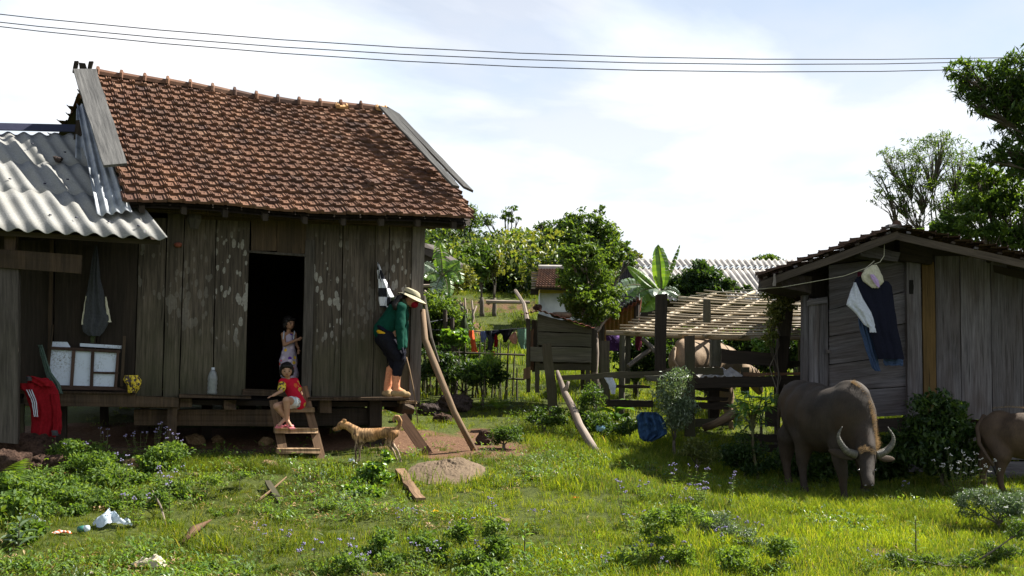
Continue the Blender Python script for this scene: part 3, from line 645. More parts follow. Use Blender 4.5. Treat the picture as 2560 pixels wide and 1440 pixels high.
# ---------------------------------------------------------------- right-hand shed
BKY = Vector((0, .03, 0))
def pq(q, Y, th=.03, mb=None, seg=5, jit=.004, tilt=0):
    """plank facing the camera side at depth Y, corners given as seen (TL, TR, BR, BL)"""
    p = [P(x, y, Y) for x, y in q]; return (mb or MB()).plank(p[0], p[1], p[2], p[3], Vector((0, th, 0)), seg, jit)
def hq(q, Y, th=.03, mb=None, seg=5, jit=.004):
    """same with the grain running left to right"""
    p = [P(x, y, Y) for x, y in q]; return (mb or MB()).plank(p[0], p[3], p[2], p[1], Vector((0, th, 0)), seg, jit)
shed = T('wooden_shed', 'grey plank shed with a low gabled tile roof and clothes on its wall', 'shed', gp(2300, 12.8))
SY = 12.8
def sp(name, q, m='shed', Y=SY, th=.03, hor=False, seg=5, lab=None):
    o = (hq if hor else pq)(q, Y, th, None, seg).build(name, M[m], shed)
    if lab: o['label'] = lab
    return o
sp('corner_post', [(2007, 700), (2020, 700), (2020, 1120), (2007, 1120)], Y=SY-.05, th=.1)
sp('door_board', [(2021, 748), (2046, 745), (2048, 1050), (2022, 1050)], Y=SY-.02); sp('door_board', [(2047, 745), (2070, 742), (2072, 1050), (2049, 1050)], Y=SY-.02)
sp('door_rail', [(2017, 752), (2068, 742), (2068, 757), (2017, 764)], Y=SY-.06, hor=True)
seams = [(655, 575), (772, 735), (846, 822), (918, 898), (975, 962), (1048, 1040)]   # y at x=2072, y at x=2268
ys_l = [650, 774, 842, 912, 982, 1050]; ys_r = [640, 733, 806, 890, 962, 1040]
ys_l = [662, 775, 842, 912, 980, 1048]; ys_r = [640, 728, 808, 886, 966, 1040]
for k in range(5):
    sp('wall_board', [(2072, ys_l[k]+1), (2268, ys_r[k]+1), (2268, ys_r[k+1]-1.5), (2074, ys_l[k+1]-1.5)], hor=True, Y=SY+rng.uniform(0, .02))
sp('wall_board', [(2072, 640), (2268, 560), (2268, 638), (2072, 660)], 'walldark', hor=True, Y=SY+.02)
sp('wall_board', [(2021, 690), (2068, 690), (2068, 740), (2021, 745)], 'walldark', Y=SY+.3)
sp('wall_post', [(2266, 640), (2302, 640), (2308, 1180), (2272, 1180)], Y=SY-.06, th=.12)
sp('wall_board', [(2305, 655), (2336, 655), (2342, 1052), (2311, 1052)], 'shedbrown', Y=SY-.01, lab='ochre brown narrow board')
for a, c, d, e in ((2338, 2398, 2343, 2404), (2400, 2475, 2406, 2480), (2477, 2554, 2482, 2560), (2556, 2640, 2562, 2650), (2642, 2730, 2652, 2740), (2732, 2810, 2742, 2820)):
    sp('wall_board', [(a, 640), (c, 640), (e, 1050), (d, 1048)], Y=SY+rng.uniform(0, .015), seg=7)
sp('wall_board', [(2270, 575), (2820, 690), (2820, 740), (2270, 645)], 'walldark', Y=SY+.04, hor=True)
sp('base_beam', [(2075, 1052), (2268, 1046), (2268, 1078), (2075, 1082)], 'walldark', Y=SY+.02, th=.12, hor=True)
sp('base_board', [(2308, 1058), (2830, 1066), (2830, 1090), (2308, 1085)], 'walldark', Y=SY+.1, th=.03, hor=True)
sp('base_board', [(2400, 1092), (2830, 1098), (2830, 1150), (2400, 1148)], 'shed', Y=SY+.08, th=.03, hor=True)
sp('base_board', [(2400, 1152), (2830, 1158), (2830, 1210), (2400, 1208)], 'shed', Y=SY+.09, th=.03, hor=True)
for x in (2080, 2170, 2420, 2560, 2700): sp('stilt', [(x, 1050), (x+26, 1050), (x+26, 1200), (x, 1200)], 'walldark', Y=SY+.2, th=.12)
sp('hanging_beam', [(2150, 608), (2250, 632), (2245, 655), (2152, 640)], 'shed', Y=SY-.35, th=.25, hor=True)
sp('hanging_beam', [(2250, 590), (2330, 620), (2330, 660), (2250, 650)], 'walldark', Y=SY-.15, th=.2, hor=True)
# mortise and latch
sp('mortise_shade', [(2273, 700), (2284, 700), (2284, 735), (2273, 735)], 'black', Y=SY-.066, th=.01)  # thin black plate painted in for the darkness inside the hole
sp('latch', [(2066, 872), (2078, 876), (2080, 885), (2066, 882)], 'shed', Y=SY-.1, th=.03)
# back of the shed volume
def sw(a, c, Y0, Y1, y0, y1, m, name='side_wall'):
    p = P(a, y0, Y0); q = P(a, y1, Y0); v = Vector((P(c, y0, Y1)-P(a, y0, Y0)).to_tuple()); v.z = 0
    MB().plank(p, q, q+v, p+v, Vector((.03, 0, 0)), 4).build(name, M[m], shed)
p0 = P(2012, 700, SY); p1 = P(2012, 1060, SY); v = Vector((1.1, 3.2, 0)); MB().plank(p0, p1, p1+v, p0+v, Vector((.03, 0, 0)), 5).build('side_wall', M['shed'], shed)
p0 = P(2820, 640, SY); p1 = P(2820, 1060, SY); MB().plank(p0, p1, p1+v, p0+v, Vector((.03, 0, 0)), 5).build('side_wall', M['shed'], shed)
p0 = P(2012, 640, SY)+v; p1 = P(2012, 1060, SY)+v; q0 = P(2820, 640, SY)+v; q1 = P(2820, 1060, SY)+v; MB().plank(p0, p1, q1, q0, Vector((0, .03, 0)), 5).build('back_wall', M['shed'], shed)
# roof: two tiled slopes, the near rake seen from below
SRf = P(2242, 572, 12.05); SLf = P(1897, 697, 12.35); SEf = P(2760, 690, 11.6); RB = Vector((1.35, 4.0, .0))
TMD = []
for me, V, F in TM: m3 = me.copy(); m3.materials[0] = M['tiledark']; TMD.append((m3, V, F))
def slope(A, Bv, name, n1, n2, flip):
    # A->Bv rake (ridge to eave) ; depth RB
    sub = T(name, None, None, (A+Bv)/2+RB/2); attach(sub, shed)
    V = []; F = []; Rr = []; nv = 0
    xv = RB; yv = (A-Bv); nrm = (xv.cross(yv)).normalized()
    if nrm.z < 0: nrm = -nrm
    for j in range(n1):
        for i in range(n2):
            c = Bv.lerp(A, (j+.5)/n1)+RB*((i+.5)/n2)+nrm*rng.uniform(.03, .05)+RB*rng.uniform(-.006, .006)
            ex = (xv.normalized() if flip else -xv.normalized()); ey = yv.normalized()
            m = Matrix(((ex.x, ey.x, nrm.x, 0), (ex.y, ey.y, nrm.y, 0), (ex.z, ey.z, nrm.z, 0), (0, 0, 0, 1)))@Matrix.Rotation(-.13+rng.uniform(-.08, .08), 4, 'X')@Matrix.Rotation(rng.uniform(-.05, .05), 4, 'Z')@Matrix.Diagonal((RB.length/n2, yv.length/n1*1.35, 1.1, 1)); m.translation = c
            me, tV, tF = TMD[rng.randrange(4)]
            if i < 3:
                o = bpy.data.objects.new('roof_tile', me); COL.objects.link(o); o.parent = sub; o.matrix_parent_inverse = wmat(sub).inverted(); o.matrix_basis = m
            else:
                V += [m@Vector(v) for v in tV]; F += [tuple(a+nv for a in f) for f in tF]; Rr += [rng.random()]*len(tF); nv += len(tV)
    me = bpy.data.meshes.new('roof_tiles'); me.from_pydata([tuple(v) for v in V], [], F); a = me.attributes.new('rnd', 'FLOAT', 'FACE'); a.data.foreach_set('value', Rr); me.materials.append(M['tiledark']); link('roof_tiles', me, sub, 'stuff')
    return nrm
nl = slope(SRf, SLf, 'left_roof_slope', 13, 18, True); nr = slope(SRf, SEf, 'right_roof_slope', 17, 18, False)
for (A, B_, nn) in ((SRf, SLf, nl), (SRf, SEf, nr)):
    for k in range(5):      # rafters
        o = RB*(k/4*.97+.012)-nn*.075; MB().beam(A+o, B_+o-(A-B_)*.0, RB.normalized()*.05, nn*.09, 5).build('rafter', M['fence'] if k == 0 else M['walldark'], shed)
    for k in range(9):      # battens
        p = A.lerp(B_, .06+k*.112)-nn*.01; MB().beam(p+RB*.002, p+RB, (A-B_).normalized()*.05, nn*.025, 2).build('batten', M['shed'] if k % 3 == 0 else M['walldark'], shed)
for k in range(7):
    p = SRf+RB*(k/7)+UP*.05; MB().tube([p, p+RB/7*1.05+UP*.01], [.06, .055], 8).build('ridge_tile', M['tiledark'], shed)
MB().beam(P(2218, 566, 12.0), P(2262, 569, 12.15), UP*.035, Vector((0, .12, 0)), 2).build('ridge_stub', M['shed'], shed)
pq([(1935, 684), (1939, 684), (1940, 715), (1932, 715)], 12.3, .02).build('end_trim', M['cornerpost'], shed)
hq([(1940, 684), (2030, 690), (2030, 735), (1940, 716)], 12.45, .9).build('eave_beam', M['walldark'], shed)

# ---------------------------------------------------------------- garments
def plain2(name, c, **k):
    M[name] = plain(name, c, rough=.9, spec=.1, bump=.3, nsc=k.pop('nsc', 40), **k)
for n_, c in dict(navy=(.010, .011, .022), white=(.55, .58, .66), cream=(.55, .52, .40), jeans=(.05, .08, .16), greycloth=(.055, .058, .065), olivec=(.055, .07, .035), greenrag=(.08, .12, .10), red=(.24, .008, .014), orange=(.75, .13, .045), blue=(.14, .18, .33), blackc=(.015, .015, .018), peach=(.72, .36, .26), towel=(.24, .42, .30), purple=(.35, .20, .52), plum=(.05, .02, .07), maroon=(.10, .015, .03), tealc=(.006, .055, .036), yellowc=(.75, .42, .02), pantsc=(.012, .012, .018), hatc=(.42, .38, .26), maskc=(.28, .01, .025), sock=(.72, .30, .16), shoe=(.36, .25, .13), glove=(.02, .02, .03), tarp=(.03, .07, .15), tarplight=(.22, .38, .5), strap=(.02, .02, .02), lilac=(.5, .35, .62)).items(): plain2(n_, c)
def garment(name, rows, fn, mat, parent=None, depth=.03, folds=3.0, famp=.012, nu=14, nv=18, label=None, cat=None, group=None, seed=0):
    """closed cloth body; rows=(y, xl, xr) pixel outline, fn(px,py,off) -> point"""
    ys_ = [r[0] for r in rows]; xl = [(r[0], r[1]) for r in rows]; xr = [(r[0], r[2]) for r in rows]
    mb = MB()
    for side in (1, -1):
        def g(u, v):
            y = ys_[0]+(ys_[-1]-ys_[0])*v; a = interp(y, xl); c = interp(y, xr); uu = u if side > 0 else 1-u
            w = math.sin(math.pi*uu)**.5 if 0 < uu < 1 else 0
            o = side*depth*w*(.4+.6*min(1, 1.2-abs(v-.5)))+famp*math.sin(uu*folds*6.28+seed+v*1.5)*w+famp*mn.noise((uu*5, v*6, seed))*w*1.5
            dx = (mn.noise((v*7, seed, uu*2)))*1.6
            return fn(a+(c-a)*uu+dx, y+mn.noise((uu*6, seed+4, 0))*2.5*(v if v > .5 else 0), o)
        mb.grid(g, nu, nv)
    o = mb.build(name, M[mat] if isinstance(mat, str) else mat, parent, smooth=True)
    if parent is None: tag(o, label, cat, group)
    elif label: o['label'] = label
    return o
fS = lambda Y: (lambda px, py, o: P(px, py, Y-o))
g_ = T('hooded_sweater', 'navy and white hooded sweater hanging by its hood under the shed roof', 'sweater', P(2190, 800, 12.25))
garment('torso', [(692, 2142, 2168), (705, 2134, 2228), (760, 2150, 2236), (820, 2172, 2244), (898, 2195, 2262)], fS(12.25), 'navy', g_, .05, 4)
garment('torso', [(780, 2152, 2200), (820, 2168, 2205), (860, 2186, 2212), (895, 2195, 2216)], fS(12.3), 'navy', g_, .03, 3)
garment('sleeve', [(706, 2134, 2140), (735, 2124, 2152), (762, 2115, 2166), (780, 2136, 2178), (812, 2160, 2188), (818, 2170, 2187)], fS(12.2), 'white', g_, .045, 2)
garment('cuff', [(814, 2172, 2186), (831, 2174, 2191)], fS(12.18), 'white', g_, .025, 4, .004, 8, 4)
garment('hood', [(662, 2180, 2192), (672, 2163, 2198), (690, 2152, 2206), (704, 2158, 2210), (720, 2180, 2196)], fS(12.2), 'cream', g_, .05, 1.5)
garment('hood_lining', [(686, 2174, 2184), (700, 2180, 2196), (718, 2194, 2200)], fS(12.13), 'lilac', g_, .02, 2, .004)
garment('denim_jeans', [(770, 2144, 2160), (820, 2148, 2175), (880, 2166, 2190), (920, 2180, 2200), (928, 2188, 2202)], fS(12.36), 'jeans', None, .03, 3, label='blue jeans hanging behind the navy and white sweater on the shed', cat='jeans')
garment('denim_skirt', [(890, 2208, 2256), (906, 2208, 2258), (914, 2212, 2258)], fS(12.34), 'jeans', None, .02, 3, label='frayed denim hem showing below the navy sweater', cat='skirt')
garment('red_garment', [(680, 2144, 2155), (690, 2144, 2158), (700, 2146, 2152)], fS(12.4), 'maroon', None, .02, 2, label='small dark red cloth hanging beside the cream hood', cat='cloth', nu=6, nv=5)
def rope(pts, r, lab, mat='cream', cat='rope', name='rope'):
    return tag(MB().tube(pts, r, 6).build(name, M[mat]), lab, cat)
rope([P(1700, 745, 14), P(1800, 730, 13.6), P(1955, 718, 12.4), P(2040, 703, 12.4), P(2110, 690, 12.3), P(2165, 670, 12.2), P(2186, 652, 12.2)], .004, 'thin pale line running from the corral post to the shed roof')
rope([P(2186, 660, 12.2), P(2200, 655, 12.2), P(2210, 640, 12.2), P(2211, 610, 12.3)], .004, 'short cord tied round the hanging beam above the sweater')
rope([P(2140, 690, 12.25), P(2122, 700, 12.25), P(2130, 703, 12.3), P(2150, 690, 12.2)], .004, 'looped wire hanger end beside the sweater shoulder', 'metal')

# ---------------------------------------------------------------- things on the porch
pj = T('padded_jacket', 'red padded jacket with white sleeve stripes draped over the porch bench edge', 'jacket', HW(100, 1000, .5))
fH = lambda off: (lambda px, py, o: HW(px, py, off+o))
garment('body', [(945, 72, 120), (975, 60, 146), (1030, 78, 150), (1060, 78, 148), (1092, 76, 140)], fH(.52), 'red', pj, .07, 3, .015)
garment('sleeve', [(958, 46, 100), (972, 48, 104), (985, 75, 96), (1030, 84, 98), (1045, 86, 100)], fH(.58), 'red', pj, .05, 2)
garment('sleeve', [(985, 125, 148), (1030, 132, 154), (1070, 132, 155), (1085, 128, 152)], fH(.6), 'red', pj, .05, 2)
garment('sleeve', [(940, 66, 82), (952, 70, 130), (966, 100, 140)], fH(.62), 'red', pj, .05, 2, nv=8)
for k in range(3): garment('stripe', [(974, 65+k*6, 68+k*6), (1000, 78+k*5, 81+k*5), (1042, 85+k*4, 87.5+k*4)], fH(.65), 'white', pj, .012, 1, .002, 3, 10)
garment('cuff', [(941, 65, 80), (952, 66, 82)], fH(.64), 'greycloth', pj, .04, 1, .003, 6, 4); garment('cuff', [(1076, 128, 144), (1089, 130, 146)], fH(.66), 'greycloth', pj, .04, 1, .003, 6, 4)
gj = garment('hanging_jacket', [(612, 236, 243), (700, 222, 252), (760, 210, 266), (800, 204, 276), (828, 206, 262), (840, 222, 250)], fH(.12), 'greycloth', None, .07, 3, .02, label='limp dark grey jacket hanging from a peg on the porch wall', cat='jacket', nv=22)
garment('sleeve', [(742, 262, 266), (800, 266, 277), (806, 268, 279)], fH(.14), 'cream', gj, .015, 1, nu=4, nv=8)
garment('sleeve', [(740, 214, 219), (800, 204, 214), (812, 203, 214)], fH(.14), 'cream', gj, .015, 1, nu=4, nv=8)
garment('shirt_tail', [(830, 224, 250), (846, 226, 236), (858, 227, 235)], fH(.1), 'olivec', gj, .015, 1, nu=4, nv=6)
garment('rag', [(862, 94, 106), (890, 102, 115), (930, 112, 128), (960, 124, 150), (984, 140, 158)], fH(.42), 'greenrag', None, .04, 3, .015, label='twisted grey-green rag hanging at the left of the white framed panel', cat='rag')
garment('checked_scarf', [(655, 942, 946), (690, 944, 960), (740, 946, 984), (752, 947, 990), (768, 950, 976)], fH(.10), 'black', None, .05, 3, .012, label='black and white checked cloth hanging on the wall behind the stooping person', cat='cloth', nu=20, nv=24)
b = NB('black_white_check'); ps = b.pos(); ck = b.n('ShaderNodeTexChecker'); ck.inputs['Scale'].default_value = 9; ck.inputs[1].default_value = (.6, .6, .64, 1); ck.inputs[2].default_value = (.02, .02, .025, 1); b.l(ps, ck.inputs[0]); M['check'] = b.fin(ck.outputs[0], .9, .1)
bpy.data.objects['checked_scarf'].data.materials[0] = M['check']
# framed panels leaning on the bench
fr = T('framed_panel', 'old window frame with stained white panels leaning on the porch wall', 'frame', HW(210, 975, .3))
b = NB('mouldy_white_panel'); ps = b.pos(); k1 = b.ramp(b.noise(ps, 45, 8, .8), [(.5, (0, 0, 0)), (.62, (1, 1, 1))]); k2 = b.ramp(b.noise(ps, 4, 4), [(.4, (0, 0, 0)), (.65, (1, 1, 1))])
M['mould'] = b.fin(b.mix(b.math('MULTIPLY', k1, k2), (.52, .58, .68), (.10, .085, .06)), .6, .3)
def fo(name, q, m, off, th=.02, par=fr, seg=2): return wq(MB(), q, off, th, seg, .001).build(name, M[m], par)
for q in ([(127, 873), (182, 875), (174, 966), (120, 962)], [(188, 876), (229, 877), (224, 968), (182, 966)], [(235, 877), (292, 880), (288, 932), (232, 931)], [(233, 934), (287, 936), (284, 968), (230, 967)]): fo('panel', q, 'mould', .14, .01)
fo('panel', [(128, 854), (168, 855), (176, 868), (127, 868)], 'mould', .11, .02); fo('panel', [(200, 858), (304, 864), (303, 872), (200, 866)], 'mould', .10, .04)
for q in ([(127, 866), (301, 876), (300, 883), (127, 874)], [(115, 962), (290, 967), (320, 976), (155, 974)], [(180, 872), (189, 872), (182, 968), (174, 968)], [(228, 874), (236, 874), (232, 972), (224, 972)], [(292, 876), (298, 876), (292, 974), (284, 974)], [(231, 929), (297, 930), (297, 935), (231, 934)]): fo('rail', q, 'frame', .17, .03)
fo('stile', [(126, 812), (134, 812), (122, 940), (117, 940)], 'beam', .16, .03); fo('stile', [(308, 840), (315, 840), (308, 966), (300, 966)], 'beam', .16, .03)
b = NB('yellow_print_bag'); ps = b.pos(); M['yellowbag'] = b.fin(b.mix(b.ramp(b.noise(ps, 28, 3, .6), [(.5, (0, 0, 0)), (.54, (1, 1, 1))]), (.62, .46, .03), (.05, .03, .03)), .5, .4)
yb = garment('plastic_bag', [(938, 312, 345), (950, 308, 354), (965, 318, 353), (982, 320, 342)], fH(.25), 'yellowbag', None, .09, 2, .02, label='crumpled yellow printed plastic bag on the porch bench', cat='bag')
M['clear'] = plain('clear_ribbed_plastic', (.32, .34, .34), .3, spec=.6, nsc=30, trans=(.35, (1, 1, 1)))
c0 = HW(530, 985, .14); bt = T('plastic_bottle', 'large ribbed clear plastic bottle standing on the ledge left of the door', 'bottle', c0)
prf = [(0, .055), (.02, .058), (.05, .052), (.07, .058), (.10, .052), (.12, .058), (.15, .052), (.17, .057), (.2, .055), (.25, .04), (.285, .018)]
MB().tube([c0+UP*z for z, r in prf], [r for z, r in prf], 12).build('bottle_body', M['clear'], bt, smooth=True); MB().tube([c0+UP*.285, c0+UP*.31], [.02, .02], 10).build('cap', M['white'], bt)
o = MB().rock(HW(445, 612, .03), (.05, .03, .03), 2, .2, (8, 6)).build('clay_lump', M['redtin'], smooth=True); tag(o, 'small reddish lump stuck to the wall under the eave left of the bracket', 'lump')

# ---------------------------------------------------------------- corral fence
cor = T('corral_fence', 'dark weathered post and rail corral fence between the coop and the shed', 'fence', gp(1730, 13.8))
def post(q, Y, m='fence', th=.14): pq(q, Y, th, seg=5, jit=.008).build('post', M[m], cor)
def rail(q, Y, m='fence', th=.05): hq(q, Y, th, seg=7, jit=.008).build('rail', M[m], cor)
post([(1355, 860), (1378, 858), (1398, 1042), (1374, 1046)], 14.2); post([(1501, 852), (1525, 852), (1525, 1002), (1503, 1006)], 14.6)
post([(1641, 736), (1668, 734), (1665, 945), (1640, 945)], 14.1, 'walldark'); post([(1716, 840), (1736, 838), (1738, 1092), (1716, 1092)], 13.5); post([(1779, 850), (1803, 848), (1802, 916), (1778, 916)], 14.4, 'coop')
post([(1955, 770), (1984, 768), (1972, 905), (1945, 905)], 14.2); post([(1948, 840), (1973, 840), (1965, 1010), (1940, 1010)], 13.9, 'walldark'); post([(1858, 918), (1874, 918), (1872, 986), (1858, 986)], 14.0)
post([(1772, 965), (1800, 965), (1796, 1060), (1776, 1060)], 14.6, 'walldark'); post([(1760, 748), (1777, 748), (1776, 850), (1761, 850)], 16.2, 'coop', .1); post([(1563, 836), (1576, 836), (1576, 960), (1564, 960)], 15.6, 'coop', .1); post([(1550, 836), (1560, 836), (1560, 930), (1552, 930)], 16.4, 'coop', .1)
rail([(1390, 938), (1690, 924), (1692, 942), (1392, 952)], 14.05); rail([(1805, 872), (1948, 884), (1948, 915), (1805, 908)], 14.15, 'walldark'); rail([(1735, 918), (1808, 920), (1810, 938), (1735, 936)], 14.0)
rail([(1735, 944), (2008, 938), (2008, 966), (1736, 969)], 13.8, 'walldark', .06); rail([(1860, 932), (2008, 930), (2008, 938), (1860, 941)], 13.85, 'plankred', .08); rail([(1736, 968), (1822, 971), (1824, 979), (1736, 975)], 14.2, 'walldark'); rail([(1738, 992), (1822, 994), (1818, 1002), (1740, 1001)], 14.3, 'walldark')
rail([(1738, 1006), (1822, 1006), (1822, 1024), (1740, 1022)], 14.2, 'walldark'); rail([(1738, 1047), (1824, 1047), (1822, 1064), (1740, 1066)], 13.7, 'fence'); rail([(1914, 1016), (1946, 1016), (1946, 1066), (1914, 1066)], 13.6, 'walldark')
rail([(1862, 1084), (1946, 1088), (1946, 1106), (1862, 1102)], 13.5, 'walldark'); rail([(1862, 1108), (1946, 1112), (1946, 1130), (1862, 1126)], 13.5, 'walldark'); rail([(1534, 962), (1626, 964), (1626, 971), (1534, 970)], 15, 'walldark'); rail([(1512, 1000), (1633, 1001), (1633, 1018), (1512, 1018)], 14.6, 'walldark')
rail([(1664, 920), (1720, 922), (1720, 938), (1664, 940)], 14.3); rail([(1968, 905), (2008, 900), (2008, 915), (1968, 922)], 14.4)
def cr2(s, t): return P(1741, 944, 13.95).lerp(P(1858, 944, 13.95), s)+Vector((0, .8, .12))*t
corr('corrugated_sheet', 0, 1, 0, 1, 0, 'greyroof', cor, cr2, Vector((0, 0, 1)), 5, .02)
tag(MB().tube([P(1760, 1070, 13.6), P(1790, 1058, 13.5), P(1825, 1040, 13.4), P(1845, 1030, 13.4)], [.05, .055, .06, .055], 9, .1).build('fallen_log', M['pole'], smooth=True), 'short mossy log leaning on the lower corral boards beside the papaya plant', 'log')
tag(MB().tube([P(1605, 846, 15.2), P(1622, 862, 15.2), P(1640, 880, 15.1)], [.03, .035, .04], 7, .1).build('dead_branch', M['bark']), 'dead branch stub leaning left of the tall dark corral post', 'branch')
tag(MB().tube([P(1635, 868, 15.3), P(1600, 892, 15.2), P(1570, 915, 15.1)], [.035, .04, .035], 7, .1).build('dead_branch', M['bark']), 'dark sloping branch behind the tall corral post', 'branch')
tag(hq([(1612, 940), (1660, 938), (1664, 955), (1620, 953)], 13.9, .12, seg=2).build('firewood', M['coop']), 'short split firewood pieces on the rail at the foot of the tall post', 'firewood')
garment('plastic_strip', [(944, 1510, 1532), (960, 1520, 1540), (985, 1528, 1538)], fS(13.95), 'white', None, .02, 2, label='torn white plastic strip caught on the corral rail', cat='plastic', nu=6, nv=8)
# tarp
tg = G(1628, 1085)
garment('blue_tarp', [(1030, 1602, 1640), (1040, 1590, 1655), (1060, 1594, 1665), (1085, 1596, 1668), (1096, 1600, 1650), (1104, 1612, 1628)], fS(13.2), 'tarp', None, .05, 3.5, .045, nu=36, nv=26, label='crumpled blue tarpaulin heaped beneath the corral rails', cat='tarpaulin')
garment('blue_rag', [(1064, 1490, 1512), (1072, 1488, 1514), (1078, 1492, 1505)], fS(13.1), 'tarplight', None, .04, 2, .01, nu=6, nv=5, label='small pale blue plastic scrap in the grass left of the tarpaulin', cat='plastic')

# ---------------------------------------------------------------- coop on stilts
coop = T('chicken_coop', 'small grey-green plank coop on stilts with a rusty sheet roof', 'coop', gp(1410, 15.6))
CY = 15.6
def cp(name, q, m='coop', Y=CY, hor=True, th=.03): (hq if hor else pq)(q, Y, th, seg=5, jit=.006).build(name, M[m], coop)
cp('board', [(1344, 784), (1479, 822), (1479, 833), (1344, 828)]); cp('board', [(1344, 830), (1479, 835), (1479, 867), (1344, 863)]); cp('board', [(1326, 867), (1479, 869), (1478, 907), (1326, 904)], Y=CY-.04); cp('board', [(1338, 908), (1478, 909), (1478, 926), (1338, 925)], 'fence')
for q, Y in (([(1315, 797), (1326, 797), (1326, 980), (1316, 982)], CY-.02), ([(1337, 905), (1349, 905), (1349, 982), (1338, 982)], CY), ([(1464, 925), (1476, 925), (1476, 980), (1464, 980)], CY), ([(1330, 800), (1342, 800), (1342, 930), (1330, 930)], CY+.2), ([(1480, 820), (1492, 826), (1492, 930), (1480, 930)], CY+.1), ([(1372, 925), (1382, 925), (1382, 985), (1372, 985)], CY+1.0), ([(1452, 925), (1462, 925), (1462, 975), (1452, 975)], CY+1.0)): cp('leg', q, 'fence', Y, False, .07)
cp('slat', [(1322, 830), (1334, 822), (1334, 925), (1322, 925)], 'plankred', CY+.1, False); cp('slat', [(1309, 922), (1326, 916), (1326, 945), (1308, 950)], 'rot', CY-.1, False)
p = [P(1344, 800, CY+.03), P(1344, 926, CY+.03)]; MB().plank(p[0], p[1], p[1]+Vector((0, .9, 0)), p[0]+Vector((0, .9, 0)), Vector((.02, 0, 0)), 3).build('side_wall', M['fence'], coop)
p = [P(1476, 826, CY+.03), P(1476, 926, CY+.03)]; MB().plank(p[0], p[1], p[1]+Vector((0, .9, 0)), p[0]+Vector((0, .9, 0)), Vector((.02, 0, 0)), 3).build('side_wall', M['fence'], coop)
p = [P(1344, 800, CY+.93), P(1476, 826, CY+.93), P(1476, 926, CY+.93), P(1344, 926, CY+.93)]; MB().plank(*p, Vector((0, .02, 0)), 3).build('back_wall', M['fence'], coop)
corr('tin_roof', 0, 1, 0, 1, 0, 'redtin', coop, lambda s, t: P(1352, 776, CY-.25).lerp(P(1302, 787, CY-.1), s)+Vector((0, 1.2, .06))*t, Vector((.3, 0, 1)).normalized(), 4, .015, 6)
corr('tin_roof', 0, 1, 0, 1, 0, 'redtin', coop, lambda s, t: P(1348, 775, CY-.2).lerp(P(1488, 822, CY-.2), s)+Vector((0, 1.2, .06))*t, Vector((-.3, 0, 1)).normalized(), 9, .012, 6)
tag(MB().rock(P(1405, 788, CY+.2), (.17, .12, .055), 5, .15, (12, 8)).build('sack', M['cream'], smooth=True), 'lumpy pale sack lying on the coop roof', 'sack'); bpy.data.objects['sack'].data.materials[0] = M['mound']
tag(MB().rock(P(1344, 768, CY+.1), (.07, .06, .05), 6, .2, (8, 6)).build('roof_stone', M['laterite']), 'brown stone on the peak of the coop roof', 'stone')
# ---------------------------------------------------------------- bamboo trellis
tre = T('bamboo_trellis', 'flat bamboo pole trellis on posts behind the corral', 'trellis', gp(1780, 16.5))
def TR_(px, py, lift=0):   # tilted plane from (y=838, Y=15.2) to (y=726, Y=19.5)
    A = P(1519, 832, 15.2); B_ = P(2007, 844, 15.2); C_ = P(1757, 727, 19.5); n = (B_-A).cross(C_-A).normalized()
    if n.z < 0: n = -n
    d = ray(px, py); return CP+d*((A+n*lift-CP).dot(n)/d.dot(n))
def bam(name, x0, y0, x1, y1, r, lift=0, sag=.02):
    a, c = TR_(x0, y0, lift), TR_(x1, y1, lift); n = 7; pts = [a.lerp(c, i/n)+Vector((0, 0, -sag*math.sin(math.pi*i/n)+rng.uniform(-.006, .006))) for i in range(n+1)]
    MB().tube(pts, [r*rng.uniform(.85, 1.1) for _ in pts], 7).build(name, M['bamboo'], tre, smooth=True)
for x0, y0, x1, y1 in ((1515, 832, 2030, 845), (1667, 795, 2030, 803), (1695, 746, 2030, 763)): bam('beam', x0, y0, x1, y1, .045, -.07)
for x0, y0, x1, y1 in ((1562, 831, 1735, 756), (1592, 831, 1788, 732), (1640, 838, 1885, 730), (1700, 838, 1922, 742), (1760, 841, 2007, 736), (1850, 843, 2020, 762), (1930, 843, 2030, 800)): bam('rafter', x0, y0, x1, y1, .032, -.02)
for k in range(17):
    t = k/16; y0 = 827-100*t**.95; xl = 1530+225*t+rng.uniform(-14, 14); bam('slat', xl, y0, 2030, y0+12+rng.uniform(-2, 2), rng.uniform(.012, .020), .03, .03)
for x, y, Y in ((1768, 750, 19), (1990, 760, 18.5), (1556, 838, 15.4), (2003, 850, 15.6)):
    p = P(x, y, Y); MB().tube([p, Vector((p.x, p.y, gz(p.x, p.y)-.05))], .05, 7).build('post', M['coop'], tre)
